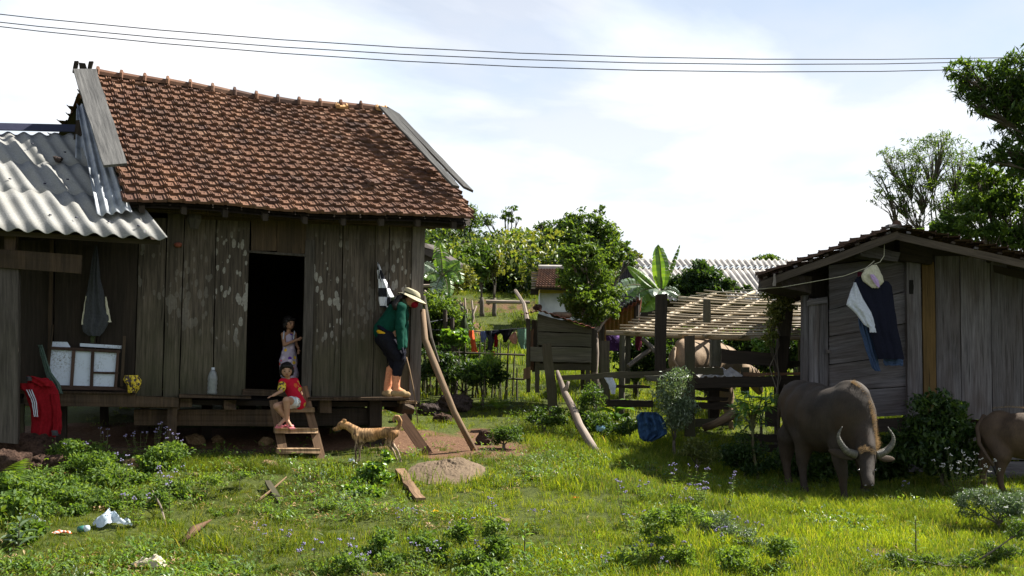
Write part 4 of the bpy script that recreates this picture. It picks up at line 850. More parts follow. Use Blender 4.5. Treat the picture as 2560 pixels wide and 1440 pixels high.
# ---------------------------------------------------------------- buildings behind
b1 = T('tiled_outhouse', 'small white and yellow walled outhouse with a brown tile roof on the slope', 'house', gp(1415, 33))
A, B_, C_, D_ = P(1338, 720, 32.5), P(1505, 726, 32.5), P(1500, 676, 34.5), P(1346, 674, 34.5)
dk = MB(); dk.plank(D_, C_, B_, A, Vector((0, .03, -.05)), 3, 0); dk.build('roof_deck', M['walldark'], b1)
NC, NRr = 22, 9
nn = (B_-A).cross(D_-A).normalized(); V = []; F = []; Rr = []; nv = 0
for j in range(NRr):
    for i in range(NC):
        c = A.lerp(B_, (i+.5)/NC).lerp(D_.lerp(C_, (i+.5)/NC), (j+.5)/NRr)+nn*.04; ex = (B_-A).normalized(); ey = nn.cross(ex)
        m = Matrix(((ex.x, ey.x, nn.x, 0), (ex.y, ey.y, nn.y, 0), (ex.z, ey.z, nn.z, 0), (0, 0, 0, 1)))@Matrix.Rotation(-.12, 4, 'X')@Matrix.Diagonal(((B_-A).length/NC, (D_-A).length/NRr*1.2, 1.6, 1)); m.translation = c
        if (j*NC+i) % 1 == 0:
            o = bpy.data.objects.new('roof_tile', TM[i % 4][0]); COL.objects.link(o); o.parent = b1; o.matrix_parent_inverse = wmat(b1).inverted(); o.matrix_basis = m
M['white_wall'] = plain('whitewashed_wall', (.62, .64, .66), .85, nsc=2, c2=(.4, .42, .44)); M['yellow_wall'] = plain('yellow_painted_wall', (.62, .48, .10), .85, nsc=2)
hq([(1350, 732), (1500, 738), (1500, 800), (1350, 800)], 33.2, 1.8).build('wall', M['white_wall'], b1); hq([(1350, 720), (1500, 726), (1500, 738), (1350, 732)], 33.15, 1.9).build('wall', M['yellow_wall'], b1)
for k in range(7): hq([(1329, 679+k*6.5), (1343, 679+k*6.5), (1343, 683+k*6.5), (1329, 683+k*6.5)], 34.3-k*.28, .3, seg=1).build('batten_end', M['barklight'], b1)
hq([(1327, 722), (1346, 722), (1346, 735), (1327, 735)], 32.7, .5, seg=1).build('eave_end', M['walldark'], b1)
pq([(1494, 668), (1502, 668), (1503, 720), (1496, 720)], 32.3, .15).build('chimney_pipe', M['white_wall'], b1)
MB().tube([D_+UP*.07, C_+UP*.07], .1, 6).build('ridge_cap', M['greyroof'], b1)
b2 = T('long_roofed_house', 'long low house with a pale grey corrugated roof behind the bamboo trellis', 'house', gp(1800, 31))
A, B_, C_, D_ = P(1655, 750, 28.5), P(2130, 752, 28.5), P(2070, 654, 33), P(1567, 651, 33)
Nn = (B_-A).cross(D_-A).normalized()
for k in range(5):
    for r_ in range(2): corr('roof_sheet', k/5, (k+1)/5+.004, (0, .79)[r_], (.8, 1)[r_], (0, .05)[r_], 'greyroof', b2, lambda s, t: A.lerp(B_, s).lerp(D_.lerp(C_, s), t), Nn, 34, .04, 6)
hq([(1567, 650), (2070, 653), (2070, 656), (1567, 654)], 32.95, .3).build('ridge_cap', M['greyroof'], b2)
hq([(1812, 670), (2060, 674), (2062, 677), (1812, 674)], 32.0, .3).build('ridge_cap', M['greyroof'], b2)
corr('gable_sheet', 0, 1, 0, 1, 0, 'darktin', b2, lambda s, t: P(1512, 840, 29.5).lerp(P(1640, 840, 28.6), s).lerp(P(1560, 652, 33).lerp(P(1576, 652, 32.8), s), t), Vector((-.3, -.95, 0)), 8, .05, 6)
hq([(1600, 750), (2130, 752), (2130, 860), (1600, 860)], 29.4, 3).build('wall', M['walldark'], b2)
b3 = T('grey_outbuilding', 'grey roofed outbuilding partly hidden behind the corner of the tile-roofed house', 'building', gp(1085, 27))
MB().plank(P(960, 590, 26), P(1062, 608, 26), P(1145, 662, 26), P(1140, 672, 26), Vector((0, 3, .3)), 3, 0).build('roof', M['darktin'], b3)
corr('wall_sheet', 0, 1, 0, 1, 0, 'greyroof', b3, lambda s, t: P(1000, 688, 26.4).lerp(P(1126, 688, 26.4), s).lerp(P(1000, 655, 26.4).lerp(P(1128, 662, 26.4), s), t), Vector((0, -1, 0)), 10, .03, 6)
pq([(1000, 688), (1124, 688), (1118, 780), (1000, 780)], 26.9, .1).build('wall', M['walldark'], b3)
pq([(960, 600), (1066, 615), (1128, 662), (960, 662)], 26.3, .1).build('gable', M['darktin'], b3)
aw = T('awning', 'rusty corrugated awning sheet on dark posts left of the bamboo trellis', 'awning', gp(1560, 18))
corr('awning_sheet', 0, 1, 0, 1, 0, 'zinc', aw, lambda s, t: P(1488, 806, 17.5).lerp(P(1600, 738, 17.5), s)+Vector((.25, 1.8, -.25))*t, Vector((-.4, 0, .9)), 14, .018, 6)
corr('awning_sheet', 0, 1, 0, 1, 0, 'redtin', aw, lambda s, t: P(1495, 812, 17.6).lerp(P(1606, 746, 17.6), s)+Vector((.15, 1.5, -.35))*t, Vector((-.4, 0, .9)), 10, .018, 6)
for x, y in ((1505, 800), (1592, 752)): p = P(x, y, 17.8); MB().tube([p, Vector((p.x, p.y, gz(p.x, p.y)))], .05, 6).build('post', M['fence'], aw)
# poles on the terrace slope
tag(MB().tube([P(1215, 754, 30), P(1325, 756, 30)], [.06, .05], 6).build('long_pole', M['barklight']), 'pale long pole lying along the foot of the red earth bank', 'pole')
tag(MB().tube([P(1288, 726, 22), P(1310, 760, 21.5), P(1318, 800, 21)], [.04, .04, .05], 6).build('dead_stake', M['barklight']), 'bent bare stake standing left of the tiled outhouse', 'stake')
tag(MB().tube([P(1010, 716, 24), P(1080, 714, 24)], [.04, .04], 6).build('roof_pole', M['barklight']), 'pale horizontal pole below the grey outbuilding roof', 'pole')
tag(MB().tube([P(1060, 728, 22), P(1088, 752, 22)], [.04, .04], 6).build('prop_pole', M['barklight']), 'pale sloping pole at the house corner beneath the banana plant', 'pole')
# ---------------------------------------------------------------- clothesline and clothes
rope([P(1040, 823, 17), P(1200, 829, 17.2), P(1330, 819, 17.2)], .008, 'grey washing line strung from the house corner to the coop', 'greycloth', 'clothesline', 'clothesline')
rope([P(1040, 812, 16), P(1100, 800, 17), P(1160, 788, 17.6)], .006, 'thin line running up to the bundle of white sticks', 'greycloth', 'clothesline', 'clothesline')
cl = [('orange_cloth', 'orange', [(826, 1172, 1184), (840, 1171, 1186), (862, 1178, 1190), (880, 1178, 1194)], 'bright orange garment at the left end of the washing line', 'garment'),
 ('blue_shirt', 'blue', [(828, 1200, 1216), (840, 1200, 1218), (856, 1203, 1214)], 'pale blue shirt on the washing line beside the orange garment', 'shirt'),
 ('grey_garment', 'greycloth', [(827, 1212, 1234), (850, 1220, 1236), (876, 1218, 1230)], 'dark grey garment hanging between the blue shirt and the red garment', 'garment'),
 ('red_garment', 'red', [(835, 1232, 1242), (850, 1236, 1246), (868, 1234, 1244)], 'small red garment in the middle of the washing line', 'garment'),
 ('red_garment', 'red', [(878, 1228, 1236), (892, 1228, 1237)], 'red cloth below the washing line on the stick fence', 'garment'),
 ('black_shorts', 'blackc', [(824, 1246, 1284), (840, 1256, 1276), (856, 1258, 1266)], 'black shorts hanging on the washing line left of the peach cloth', 'shorts'),
 ('peach_cloth', 'peach', [(830, 1284, 1290), (845, 1270, 1294), (860, 1282, 1292)], 'peach coloured cloth on the washing line next to the green towel', 'cloth'),
 ('green_towel', 'towel', [(822, 1293, 1320), (850, 1294, 1320), (872, 1302, 1316)], 'pale green towel at the right end of the washing line', 'towel'),
 ('dark_garment', 'navy', [(826, 1212, 1290), (834, 1214, 1250), (842, 1230, 1240)], 'dark navy garment folded over the middle of the washing line', 'garment'),
 ('olive_jacket', 'olivec', [(788, 1158, 1164), (815, 1150, 1170), (836, 1152, 1174)], 'olive green garment hanging from the bundle of white sticks', 'garment'),
 ('purple_skirt', 'purple', [(835, 1518, 1552), (846, 1522, 1554), (857, 1528, 1552)], 'bright purple skirt hanging under the front of the trellis', 'skirt'),
 ('plum_garment', 'plum', [(835, 1514, 1524), (850, 1516, 1556), (878, 1520, 1558)], 'dark plum garment hanging beneath the purple skirt', 'garment'),
 ('maroon_garment', 'maroon', [(840, 1588, 1606), (862, 1588, 1604), (876, 1592, 1600)], 'dark maroon garment in the shade right of the purple skirt', 'garment')]
for n_, m, rows, lab, cat in cl: garment(n_, rows, fS(17.1 if rows[0][1] < 1400 else 15.9), m, None, .05, 2, .02, 8, 8, label=lab, cat=cat)
# stick fence
sf = T('stick_fence', 'low fence of uneven upright sticks below the washing line', 'fence', gp(1160, 16.5))
for k in range(30):
    x = 1052+k*8.4+rng.uniform(-4, 4); p = gp(x, 16.6+rng.uniform(-.1, .1)); h = rng.uniform(.45, 1.0)
    MB().tube([p-UP*.05, p+Vector((rng.uniform(-.06, .06), 0, h))], [.019, .011], 5, .1).build('stick', M['fence'], sf)
for z in (.35, .75): a, c = gp(1050, 16.5), gp(1310, 16.5); MB().tube([a+UP*z, c+UP*z], .018, 5).build('rail', M['fence'], sf)
bs = T('stick_bundle', 'tall bundle of bare whitish sticks standing behind the washing line', 'sticks', gp(1165, 17.8))
for k in range(9):
    x = 1150+k*4; p = P(x, 840, 17.8); q = P(x+rng.uniform(-18, 12), 735+rng.uniform(0, 50), 17.8); m_ = p.lerp(q, .5)+Vector((rng.uniform(-.08, .08), 0, 0)); MB().tube([p, m_, q], [.028, .022, .014], 6, .1).build('stick', M['barklight'], bs, smooth=True)
for (a, c, l) in (((1112, 775), (1118, 850), 'dark stake'), ((1130, 795), (1133, 860), 'dark stake')): tag(MB().tube([P(*a, 17), gp(c[0], 17)], .04, 6).build('stake', M['fence']), 'dark upright stake %s the shrub behind the leaning prop' % ('left inside' if a[0] == 1112 else 'right inside'), 'stake')
# ---------------------------------------------------------------- rocks and litter
def rockp(px, py, r, m, lab, seed, name='rock', sink=.3, rough=.25, cat='rock', ymin=5, rot=0): 
    g = G(px, py, ymin); mb = MB().rock(g+UP*r[2]*(1-sink*1.6), r, seed, rough, (56, 40) if r[0] > .15 else (18, 12), rot)
    for v in mb.v: d = (v-g).normalized(); v += d*((abs(mn.noise(v*16))*.045-.012)*min(1, r[0]*4)+mn.noise(v*45)*.008)
    o = mb.build(name, M[m], smooth=r[0] > .15); return tag(o, lab, cat)
rockp(60, 1160, (.38, .2, .17), 'laterite', 'big pitted brown stone at the left edge beneath the porch post', 1, sink=.15)
rockp(5, 1200, (.28, .2, .2), 'laterite', 'lower block of pitted brown stone at the far left edge', 2); rockp(118, 1180, (.17, .15, .12), 'laterite', 'smaller brown stone right of the big pitted one', 4)
rockp(1140, 1025, (.27, .22, .15), 'darkrock', 'large dark boulder behind the leaning prop', 5, ymin=12.5); rockp(1070, 1035, (.17, .15, .10), 'darkrock', 'dark boulder half under the house corner', 6, ymin=12.5); rockp(1105, 1055, (.14, .12, .08), 'laterite', 'brown stone below the large dark boulder', 7, ymin=12)
rockp(1212, 1112, (.10, .1, .12), 'laterite', 'brown stone at the foot of the leaning prop beside the bush', 8); rockp(1076, 972, (.05, .05, .05), 'ochrerock', 'pinkish brick in the grass behind the house corner', 9, ymin=12.5)
for px, py, s, lab in ((490, 1108, .11, 'ochre rock in the sunlight under the house, left one'), (545, 1106, .08, 'ochre rock in the middle under the house floor'), (665, 1112, .09, 'ochre stone behind the ladder stringer'), (330, 1170, .10, 'ochre stone in the weeds below the porch'), (385, 1176, .09, 'dark stone beside the ochre one in the weeds'), (570, 1172, .07, 'small block shaped stone on the bank left of the ladder'), (672, 1172, .09, 'angular stone at the foot of the ladder'), (487, 1196, .06, 'reddish stone in the grassy bank below the house'), (870, 1253, .03, 'small pinkish pebble in the grass below the dog')):
    rockp(px, py, (s, s*.8, s*.65), 'darkrock' if 'dark' in lab else 'ochrerock', lab, px, ymin=8 if py > 1120 else 11.5)
tag(MB().rock(G(1255, 1298)+UP*.0, (.085, .12, .012), 3, .2, (12, 6)).build('flat_stone', M['ochrerock']), 'flat brown stone in the foreground lawn', 'stone')
for k in range(26): # loose chips on the bare path
    pass
def litter(px, py, size, m, lab, cat, name, seed, h=.6, fl=1.0):
    g = G(px, py); w, d = size
    def f(u, v):
        a = u*6.2832; r = v*(1+.35*math.sin(a*3+seed)+.2*math.sin(a*5+seed*2)); nz = mn.noise((math.cos(a)*2*v+seed, math.sin(a)*2*v, seed))
        ridge = abs(mn.noise((math.cos(a)*3*v, math.sin(a)*3*v+seed, 4)))*1.4
        return (g.x+math.cos(a)*w*r, g.y+math.sin(a)*d*r, g.z+.015+h*w*max(0, (1-v**3)*.6+nz*.45+ridge*.28-.05)*fl)
    return tag(MB().grid(f, 44, 18).build(name, m if not isinstance(m, str) else M[m], smooth=True), lab, cat)
M['bag'] = plain('thin_white_plastic', (.68, .74, .80), .35, spec=.6, nsc=8, c2=(.45, .55, .62), trans=(.35, (1, 1, 1)))
M['ragc'] = plain('dirty_cream_cloth', (.55, .48, .38), .9, nsc=10, c2=(.25, .19, .13)); M['husk'] = plain('brown_husk', (.12, .065, .035), .8, nsc=10); M['greenpl'] = plain('green_plastic', (.02, .12, .09), .4, spec=.5)
litter(275, 1318, (.135, .11), 'bag', 'crumpled white plastic bag lying on the grass at lower left', 'bag', 'plastic_bag', 1.3, 1.15)
litter(65, 1306, (.16, .08), 'bag', 'dirty white plastic sheet among weeds at the left edge', 'plastic', 'plastic_sheet', 2.7, .5); litter(378, 1420, (.12, .06), 'ragc', 'crumpled cream rag in the foreground grass', 'rag', 'crumpled_rag', 4.1, .7)
litter(340, 1400, (.06, .04), 'husk', 'brown wrapper end beside the cream rag', 'wrapper', 'wrapper', 5.5, .6); litter(232, 1440, (.07, .04), 'ragc', 'pale scrap at the bottom edge of the lawn', 'scrap', 'scrap', 6.5, .4)
b = NB('red_print_wrapper'); M['wrap'] = b.fin(b.mix(b.ramp(b.noise(b.pos(), 45, 3), [(.48, (0, 0, 0)), (.52, (1, 1, 1))]), (.65, .12, .03), (.7, .62, .55)), .4, .4)
litter(152, 1338, (.07, .03), 'wrap', 'red and white snack wrapper in the grass left of the white bag', 'wrapper', 'snack_wrapper', 1.9, .4)
gb = T('green_bottle', 'short green plastic bottle with a pale cap in the grass by the white bag', 'bottle', G(200, 1335)); g = G(195, 1335)+UP*.03
MB().tube([g, g+Vector((.055, 0, .01))], .028, 9).build('bottle_body', M['greenpl'], gb, smooth=True); MB().tube([g+Vector((.056, 0, .01)), g+Vector((.09, 0, .018))], [.028, .022], 9).build('cap', M['bag'], gb, smooth=True)
litter(880, 1157, (.035, .03), 'bag', 'small white plastic cup near the front paws of the dog', 'cup', 'plastic_cup', 3.3, 1.4); litter(809, 1193, (.035, .03), 'bag', 'little white plastic piece on the bank below the ladder', 'plastic', 'plastic_piece', 6.1, 1.2)
litter(1087, 1286, (.032, .025), 'yellowc', 'yellow fallen leaf in the lawn below the rotten plank', 'leaf', 'fallen_leaf', 2.2, .6); litter(1386, 1190, (.038, .03), 'cream', 'round cream coloured cup in the lawn', 'cup', 'round_cup', 1.1, 1.3)
litter(1338, 1196, (.05, .03), 'cream', 'flat pale chip of wood in the lawn left of the round cup', 'chip', 'wood_chip', 7.1, .2); litter(1438, 1250, (.03, .02), 'orange', 'small orange fallen leaf in the middle of the lawn', 'leaf', 'fallen_leaf', 8.1, .5)
litter(1210, 1387, (.025, .02), 'blue', 'tiny pale blue scrap in the flowering weeds', 'scrap', 'scrap', 9.1, .5); litter(1795, 1218, (.05, .03), 'bag', 'pale scrap lying in the shade beside the buffalo', 'scrap', 'scrap', 3.9, .3)
a = G(455, 1370)+UP*.03; c = G(528, 1318)+UP*.06; tag(MB().tube([a, a.lerp(c, .4)+UP*.03, c], [.02, .04, .004], 7, .2).build('dry_husk', M['husk'], smooth=True), 'curled brown dry husk in the foreground grass', 'husk')
tag(MB().beam(G(668, 1225)+UP*.08, G(702, 1262)+UP*.01, Vector((.05, .02, 0)), UP*.03, 4, .008).build('wood_scrap', M['fence']), 'dark broken wood scrap standing in the grass below the ladder', 'wood'); tag(MB().tube([G(640, 1262)+UP*.02, G(676, 1240)+UP*.05, G(715, 1215)+UP*.09], [.012, .012, .006], 6).build('dry_stick', M['lit']), 'pale dry stick crossing behind the dark wood scrap', 'stick')
tag(MB().tube([G(380, 1260)+UP*.12, G(400, 1290)+UP*.08, G(415, 1318)+UP*.01], [.004, .008, .01], 5).build('dead_root', M['barklight']), 'bent dead root stem right of the white plastic bag', 'stem')
wb = MB()
tag(MB().plank(P(800, 1118, 12.9), P(862, 1124, 12.7), P(862, 1128, 12.7), P(800, 1122, 12.9), Vector((0, .1, 0)), 2).build('board_scrap', M['lit']), 'sunlit board scrap on the ground under the house behind the dog', 'board')
tag(MB().tube([P(807, 1142, 11.6), P(807, 1152, 11.6)], [.03, .028], 8).build('orange_cup', M['yellowc']), 'small orange cup at the foot of the ladder', 'cup')
# ---------------------------------------------------------------- trees
def wob(a, c, n, amp, sd):
    L = (c-a).length; return [a.lerp(c, i/n)+Vector((mn.noise((i*.7, sd, 0)), mn.noise((i*.7, sd, 5)), mn.noise((i*.7, sd, 9))*.4))*amp*L*math.sin(math.pi*i/n) for i in range(n+1)]
def tree(name, lab, base, Y, blobs, lsize, dens, mat, tr=.08, trunk_to=None, bark='bark', group=None, airy=1.0, ratio=.42, cat='tree', lean=0, fork=.35, sub=None, droop=.25, twigs=True, base_pt=None, dirs_out=False):
    """base=(px) column of the trunk foot; blobs=[(px,py,rx,ry)] crown masses as seen"""
    g = base_pt or gp(base, Y); t = T(name, lab, cat, g, group); k = Y/FPX
    cents = []; allc = []; rr = []; tb = MB()
    bc = [P(bx, by, Y+rng.uniform(-1, 1)*rx*k*.5) for bx, by, rx, ry in blobs]
    grd = {}
    for i_, (bx, by, rx, ry) in enumerate(blobs):
        if bc[i_].z-ry*k*.55 < gz(bc[i_].x, bc[i_].y):
            q_ = G(bx, by+ry*.55, max(5.0, Y-3.5)); bc[i_] = q_+UP*ry*q_.y/FPX*.55; grd[i_] = q_
    low = min(b.z for b in bc); top = Vector((sum(b.x for b in bc)/len(bc), g.y, 0)); fz = g.z+(sum(b.z for b in bc)/len(bc)-g.z)*fork
    f = Vector((g.x*.7+top.x*.3, g.y, fz)); st = wob(g-UP*.05, f, 4, .05, rng.random()*9); 
    if not grd: tb.tube(st, [tr*(1-.25*i/4) for i in range(5)], 8, .06)
    for i_, ((bx, by, rx, ry), c) in enumerate(zip(blobs, bc)):
        g_ = grd.get(i_); f_o = f if not grd else (Vector((c.x, c.y, gz(c.x, c.y)-.02)))
        r = Vector((rx*k, (rx+ry)/2*k, ry*k)); st = wob(f_o, c, 5, .12, rng.random()*9); tb.tube(st, [tr*(.12 if grd else .42)*(1-.7*i/5) for i in range(6)], 6)
        ns = max(3, int((sub or 16)*(rx*ry)**.5/45*airy)); n_l = int(dens*rx*ry/1000)
        sc = []
        for _ in range(ns):
            d = Vector((rng.gauss(0, 1), rng.gauss(0, 1), rng.gauss(0, 1))).normalized()*rng.uniform(.2, 1.35)**.5; p = c+Vector((d.x*r.x, d.y*r.y, d.z*r.z)); sc.append(p)
            if twigs and len(sc) % 2 == 0: tb.tube([st[3].lerp(c, .3), st[4].lerp(p, .4), p], [tr*(.08 if grd else .22), tr*(.06 if grd else .14), tr*.05], 4)
        sg = (.36/airy)*min(r.x, r.z)/max(1, ns/9)**.33
        w = np.array([rng.uniform(.4, 1.6) for _ in sc]); idx = NR.choice(len(sc), n_l, p=w/w.sum()); S = np.array([tuple(p) for p in sc])
        C = S[idx]+np.clip(NR.normal(size=(n_l, 3)), -1.9, 1.9)*np.array([sg*1.35, sg*1.35, sg*.75]); rb = NR.random(len(sc)); allc.append(C)
        rr.append(np.clip(rb[idx]*.45+NR.random(n_l)*.55, 0, .999))
    C = np.concatenate(allc); leaves('crown', C, lsize, M[mat], t, ratio, droop, np.concatenate(rr))
    tb.build('trunk', M[bark], t, smooth=True); return t
# big tree overhanging from the right
tree('broadleaf_tree', 'large dark leafy tree at the right edge, reaching up across the power cables', 2830, 17, [(2440, 205, 45, 45), (2400, 180, 34, 30), (2500, 215, 55, 55), (2560, 190, 60, 60), (2455, 262, 30, 28), (2620, 250, 95, 90), (2560, 310, 60, 70), (2520, 380, 50, 30), (2610, 420, 90, 60), (2700, 330, 110, 110), (2480, 400, 32, 18), (2740, 180, 120, 110), (2850, 320, 130, 150), (2420, 240, 30, 20), (2540, 260, 50, 40)], .16, 230, 'crownmid', .08, sub=34, ratio=.22, airy=1.55, fork=.75, droop=.5)
tree('broadleaf_tree', 'bright leafy tree behind the shed roof at the right edge', 2640, 18, [(2440, 505, 60, 45), (2500, 480, 50, 45), (2440, 570, 70, 32), (2380, 560, 55, 26), (2540, 540, 60, 50), (2520, 600, 60, 35), (2330, 580, 40, 18), (2620, 570, 70, 60), (2700, 500, 90, 80), (2440, 440, 40, 25)], .12, 430, 'crownmid', .07, sub=24, ratio=.42, airy=1.2, fork=.2)
tree('feathery_tree', 'slender airy tree with fine sparse leaves rising behind the shed ridge', 2330, 24, [(2330, 385, 70, 50), (2260, 410, 50, 34), (2395, 410, 55, 50), (2240, 475, 55, 26), (2300, 460, 60, 38), (2370, 480, 60, 44), (2215, 500, 36, 18), (2420, 460, 45, 50), (2290, 530, 60, 26), (2400, 545, 50, 34), (2345, 345, 30, 18), (2225, 385, 30, 14), (2200, 440, 26, 14), (2430, 520, 40, 30)], .12, 260, 'crownmid', .07, airy=1.3, ratio=.22, fork=.45, sub=44)
# trees at middle distance
tree('citrus_tree', 'bushy dark green fruit tree standing between the coop and the corral', 1492, 16.2, [(1480, 690, 48, 36), (1440, 740, 42, 38), (1495, 765, 42, 36), (1520, 715, 32, 40), (1455, 640, 42, 30), (1440, 780, 26, 18), (1490, 800, 22, 16), (1415, 700, 16, 16), (1535, 780, 14, 16), (1500, 650, 18, 14), (1425, 640, 12, 12)], .08, 900, 'crownmid', .07, bark='barklight', airy=1.25, sub=16, fork=.62)
tree('round_tree', 'tall full green tree rising above the outhouse roof', 1495, 28, [(1480, 590, 55, 45), (1430, 625, 45, 35), (1530, 600, 36, 34), (1470, 545, 40, 20), (1540, 640, 24, 20), (1500, 640, 60, 30), (1440, 670, 40, 25), (1560, 615, 18, 10), (1415, 590, 16, 12), (1500, 528, 12, 10), (1575, 650, 14, 14)], .14, 640, 'crownmid', .12, sub=17, airy=1.25)
tree('round_tree', 'spreading dark tree left of the tall full green tree on the skyline', 1400, 44, [(1390, 575, 50, 30), (1440, 570, 40, 26), (1370, 620, 40, 24), (1350, 565, 14, 10)], .2, 900, 'crowndark', .16, airy=1.2)
tree('yellowing_shrub', 'yellowish shrub beside the outhouse chimney pipe', 1470, 30, [(1480, 700, 24, 18), (1452, 698, 18, 14), (1510, 690, 16, 20)], .13, 900, 'crownyellow', .05)
tree('coffee_shrub', 'dark glossy leaved shrub in front of the long corrugated roof', 1752, 21, [(1750, 685, 40, 28), (1720, 720, 45, 28), (1775, 710, 34, 26), (1745, 735, 60, 16)], .11, 1500, 'crowndark', .06, sub=26)
tree('coffee_shrub', 'smaller dark shrub right of the large one against the corrugated roof', 1835, 21, [(1835, 712, 34, 12), (1815, 722, 22, 10), (1860, 722, 14, 8)], .10, 1700, 'crowndark', .04)
tree('far_tree', 'small round treetop showing above the long grey roof', 1925, 50, [(1925, 645, 20, 12), (1940, 650, 14, 8)], .22, 900, 'crownmid', .1); tree('far_tree', 'low treetop left of the round one above the long grey roof', 1890, 50, [(1890, 650, 14, 7)], .22, 900, 'crownyellow', .1)
tree('far_tree', 'light green treetop above the left end of the long grey roof', 1590, 44, [(1590, 640, 18, 14), (1575, 660, 20, 14), (1560, 680, 30, 24), (1540, 700, 30, 28)], .2, 900, 'crownyellow', .1)
for px, Y, bl, lab, m in ((1201, 36, [(1200, 655, 34, 26), (1205, 690, 26, 22), (1190, 620, 22, 20)], 'small bushy tree with a dark trunk on the terrace, nearer the house', 'crownmid'), (1231, 36, [(1232, 672, 20, 26), (1240, 650, 16, 16)], 'small tree with a thin trunk on the terrace right of the bushy one', 'crownyellow'), (1100, 34, [(1150, 690, 40, 28), (1120, 700, 34, 26)], 'leafy shrub on the terrace above the banana plant', 'crownyellow'), (1298, 46, [(1298, 680, 24, 16)], 'rounded bush on the terrace left of the outhouse', 'hillleaf')):
    tree('small_tree', lab, px, Y, bl, .16, 1100, m, .09)
tree('skyline_tree', 'thin tall tree sticking up from the hill skyline near the middle', 1270, 58, [(1272, 530, 18, 12), (1285, 520, 10, 7), (1262, 545, 20, 10), (1225, 555, 18, 14), (1210, 550, 12, 12), (1290, 550, 12, 8)], .2, 700, 'crownmid', .14, airy=1.3)
tree('skyline_tree', 'tall tree top just right of the tile roof corner', 1165, 50, [(1165, 520, 18, 20), (1150, 560, 40, 30), (1178, 550, 20, 18), (1100, 575, 40, 30)], .2, 900, 'crownmid', .14)
# hillside scrub: one mass
cs = []; rs_ = []
for k in range(640):
    px = rng.uniform(1040, 1640); Y = rng.uniform(40, 72); g = gp(px, Y); base_y = 720-(Y-40)*2.2
    if 1170 < px < 1320 and Y < 46: continue
    h = rng.uniform(1.2, 2.9)*(1.0 if px < 1500 else .7); r = rng.uniform(.8, 1.9); n = int(150*r); q = rng.random()*.8; dk_ = rng.random()
    C = np.array([g.x, g.y, g.z+h*.55])+np.clip(NR.normal(size=(n, 3)), -1.7, 1.7)*np.array([r*.42, r*.42, h*.26]); cs.append(C); rs_.append(np.clip(q*.75+NR.random(n)*.3, 0, .99))
C = np.concatenate(cs); o = leaves('hillside_scrub', C, .26, M['hillleaf'], None, .5, .2, np.concatenate(rs_), kind='stuff'); o['label'] = 'dense green scrub covering the hillside behind the village'; o['category'] = 'scrub'
# hedges, bushes
def bush(name, lab, pts, Y, lsize, dens, mat, sub=18, cat='bush', ratio=.45, group=None, droop=.1):
    bx = sum(p[0] for p in pts)/len(pts); return tree(name, lab, bx, Y, pts, lsize, dens, mat, .025, sub=sub, cat=cat, ratio=ratio, fork=.3, group=group, droop=droop)
bush('hedge_bush', 'dense green bush behind the thick prop right of the house corner', [(1100, 800, 54, 44), (1070, 830, 40, 50), (1140, 820, 38, 44), (1110, 860, 60, 34), (1085, 765, 40, 26), (1180, 870, 50, 30), (1130, 770, 24, 18)], 17.6, .075, 1500, 'crownmid')
bush('hedge_bush', 'dark low hedge at the foot of the stick fence', [(1090, 930, 50, 28), (1150, 930, 55, 30), (1210, 925, 45, 30), (1240, 945, 30, 18), (1100, 890, 60, 22)], 16.0, .06, 1300, 'crowndark')
bush('fern_bush', 'feathery bright green bush at the right end of the stick fence', [(1220, 905, 34, 22), (1195, 925, 30, 20)], 15.7, .07, 1100, 'brightleaf', ratio=.18)
bush('leafy_plant', 'bright large leaved plant on the stick fence under the washing line', [(1140, 850, 16, 22), (1128, 840, 14, 14), (1155, 838, 12, 12)], 16.3, .11, 900, 'brightleaf', ratio=.7)
bush('climbing_vines', 'tangle of dark vines growing beneath the bamboo trellis', [(1860, 870, 70, 30), (1790, 855, 50, 26), (1900, 850, 50, 34), (1640, 880, 50, 40), (1580, 890, 40, 36), (1740, 835, 40, 18), (1980, 870, 30, 46), (1690, 890, 50, 36), (1930, 900, 50, 30), (1820, 905, 60, 26), (1600, 930, 50, 20)], 17.4, .09, 1000, 'crowndark')
bush('climbing_vine', 'bright vine climbing the leaning corral post beside the shed', [(1945, 745, 24, 30), (1930, 790, 16, 26), (1925, 840, 12, 24), (1960, 765, 20, 12), (1935, 720, 14, 14)], 13.8, .055, 1500, 'crownyellow')
bush('creeper', 'light green creeper leaves on the corral rail behind the papaya plant', [(1915, 870, 34, 20), (1890, 890, 24, 12)], 14.6, .06, 900, 'brightleaf')
bush('weedy_shrub', 'tall leafy weed shrub growing in front of the corral post by the tarpaulin', [(1680, 985, 34, 40), (1695, 945, 20, 22), (1670, 1030, 44, 26), (1700, 1040, 30, 40)], 13.3, .055, 1000, 'greyleaf', ratio=.3)
bush('weedy_shrub', 'yellow green weed bush at the edge of the shed shade', [(1745, 1120, 30, 24), (1765, 1140, 26, 18), (1722, 1130, 24, 14)], 12.3, .05, 1300, 'crownyellow', ratio=.25)
bush('low_bush', 'dark rounded bush on the path right of the leaning prop', [(1260, 1085, 34, 20), (1240, 1098, 24, 12), (1285, 1085, 20, 16)], 12.5, .05, 1500, 'crownmid', ratio=.3)
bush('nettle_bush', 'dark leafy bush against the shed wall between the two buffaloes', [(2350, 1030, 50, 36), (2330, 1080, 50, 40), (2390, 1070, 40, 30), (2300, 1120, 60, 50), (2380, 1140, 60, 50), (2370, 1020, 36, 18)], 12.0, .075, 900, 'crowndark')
bush('nettle_bush', 'shaded undergrowth behind the large buffalo under the shed', [(2240, 1150, 50, 46), (2060, 1140, 60, 46), (1990, 1160, 40, 40), (2180, 1110, 40, 30)], 12.5, .07, 800, 'crowndark')
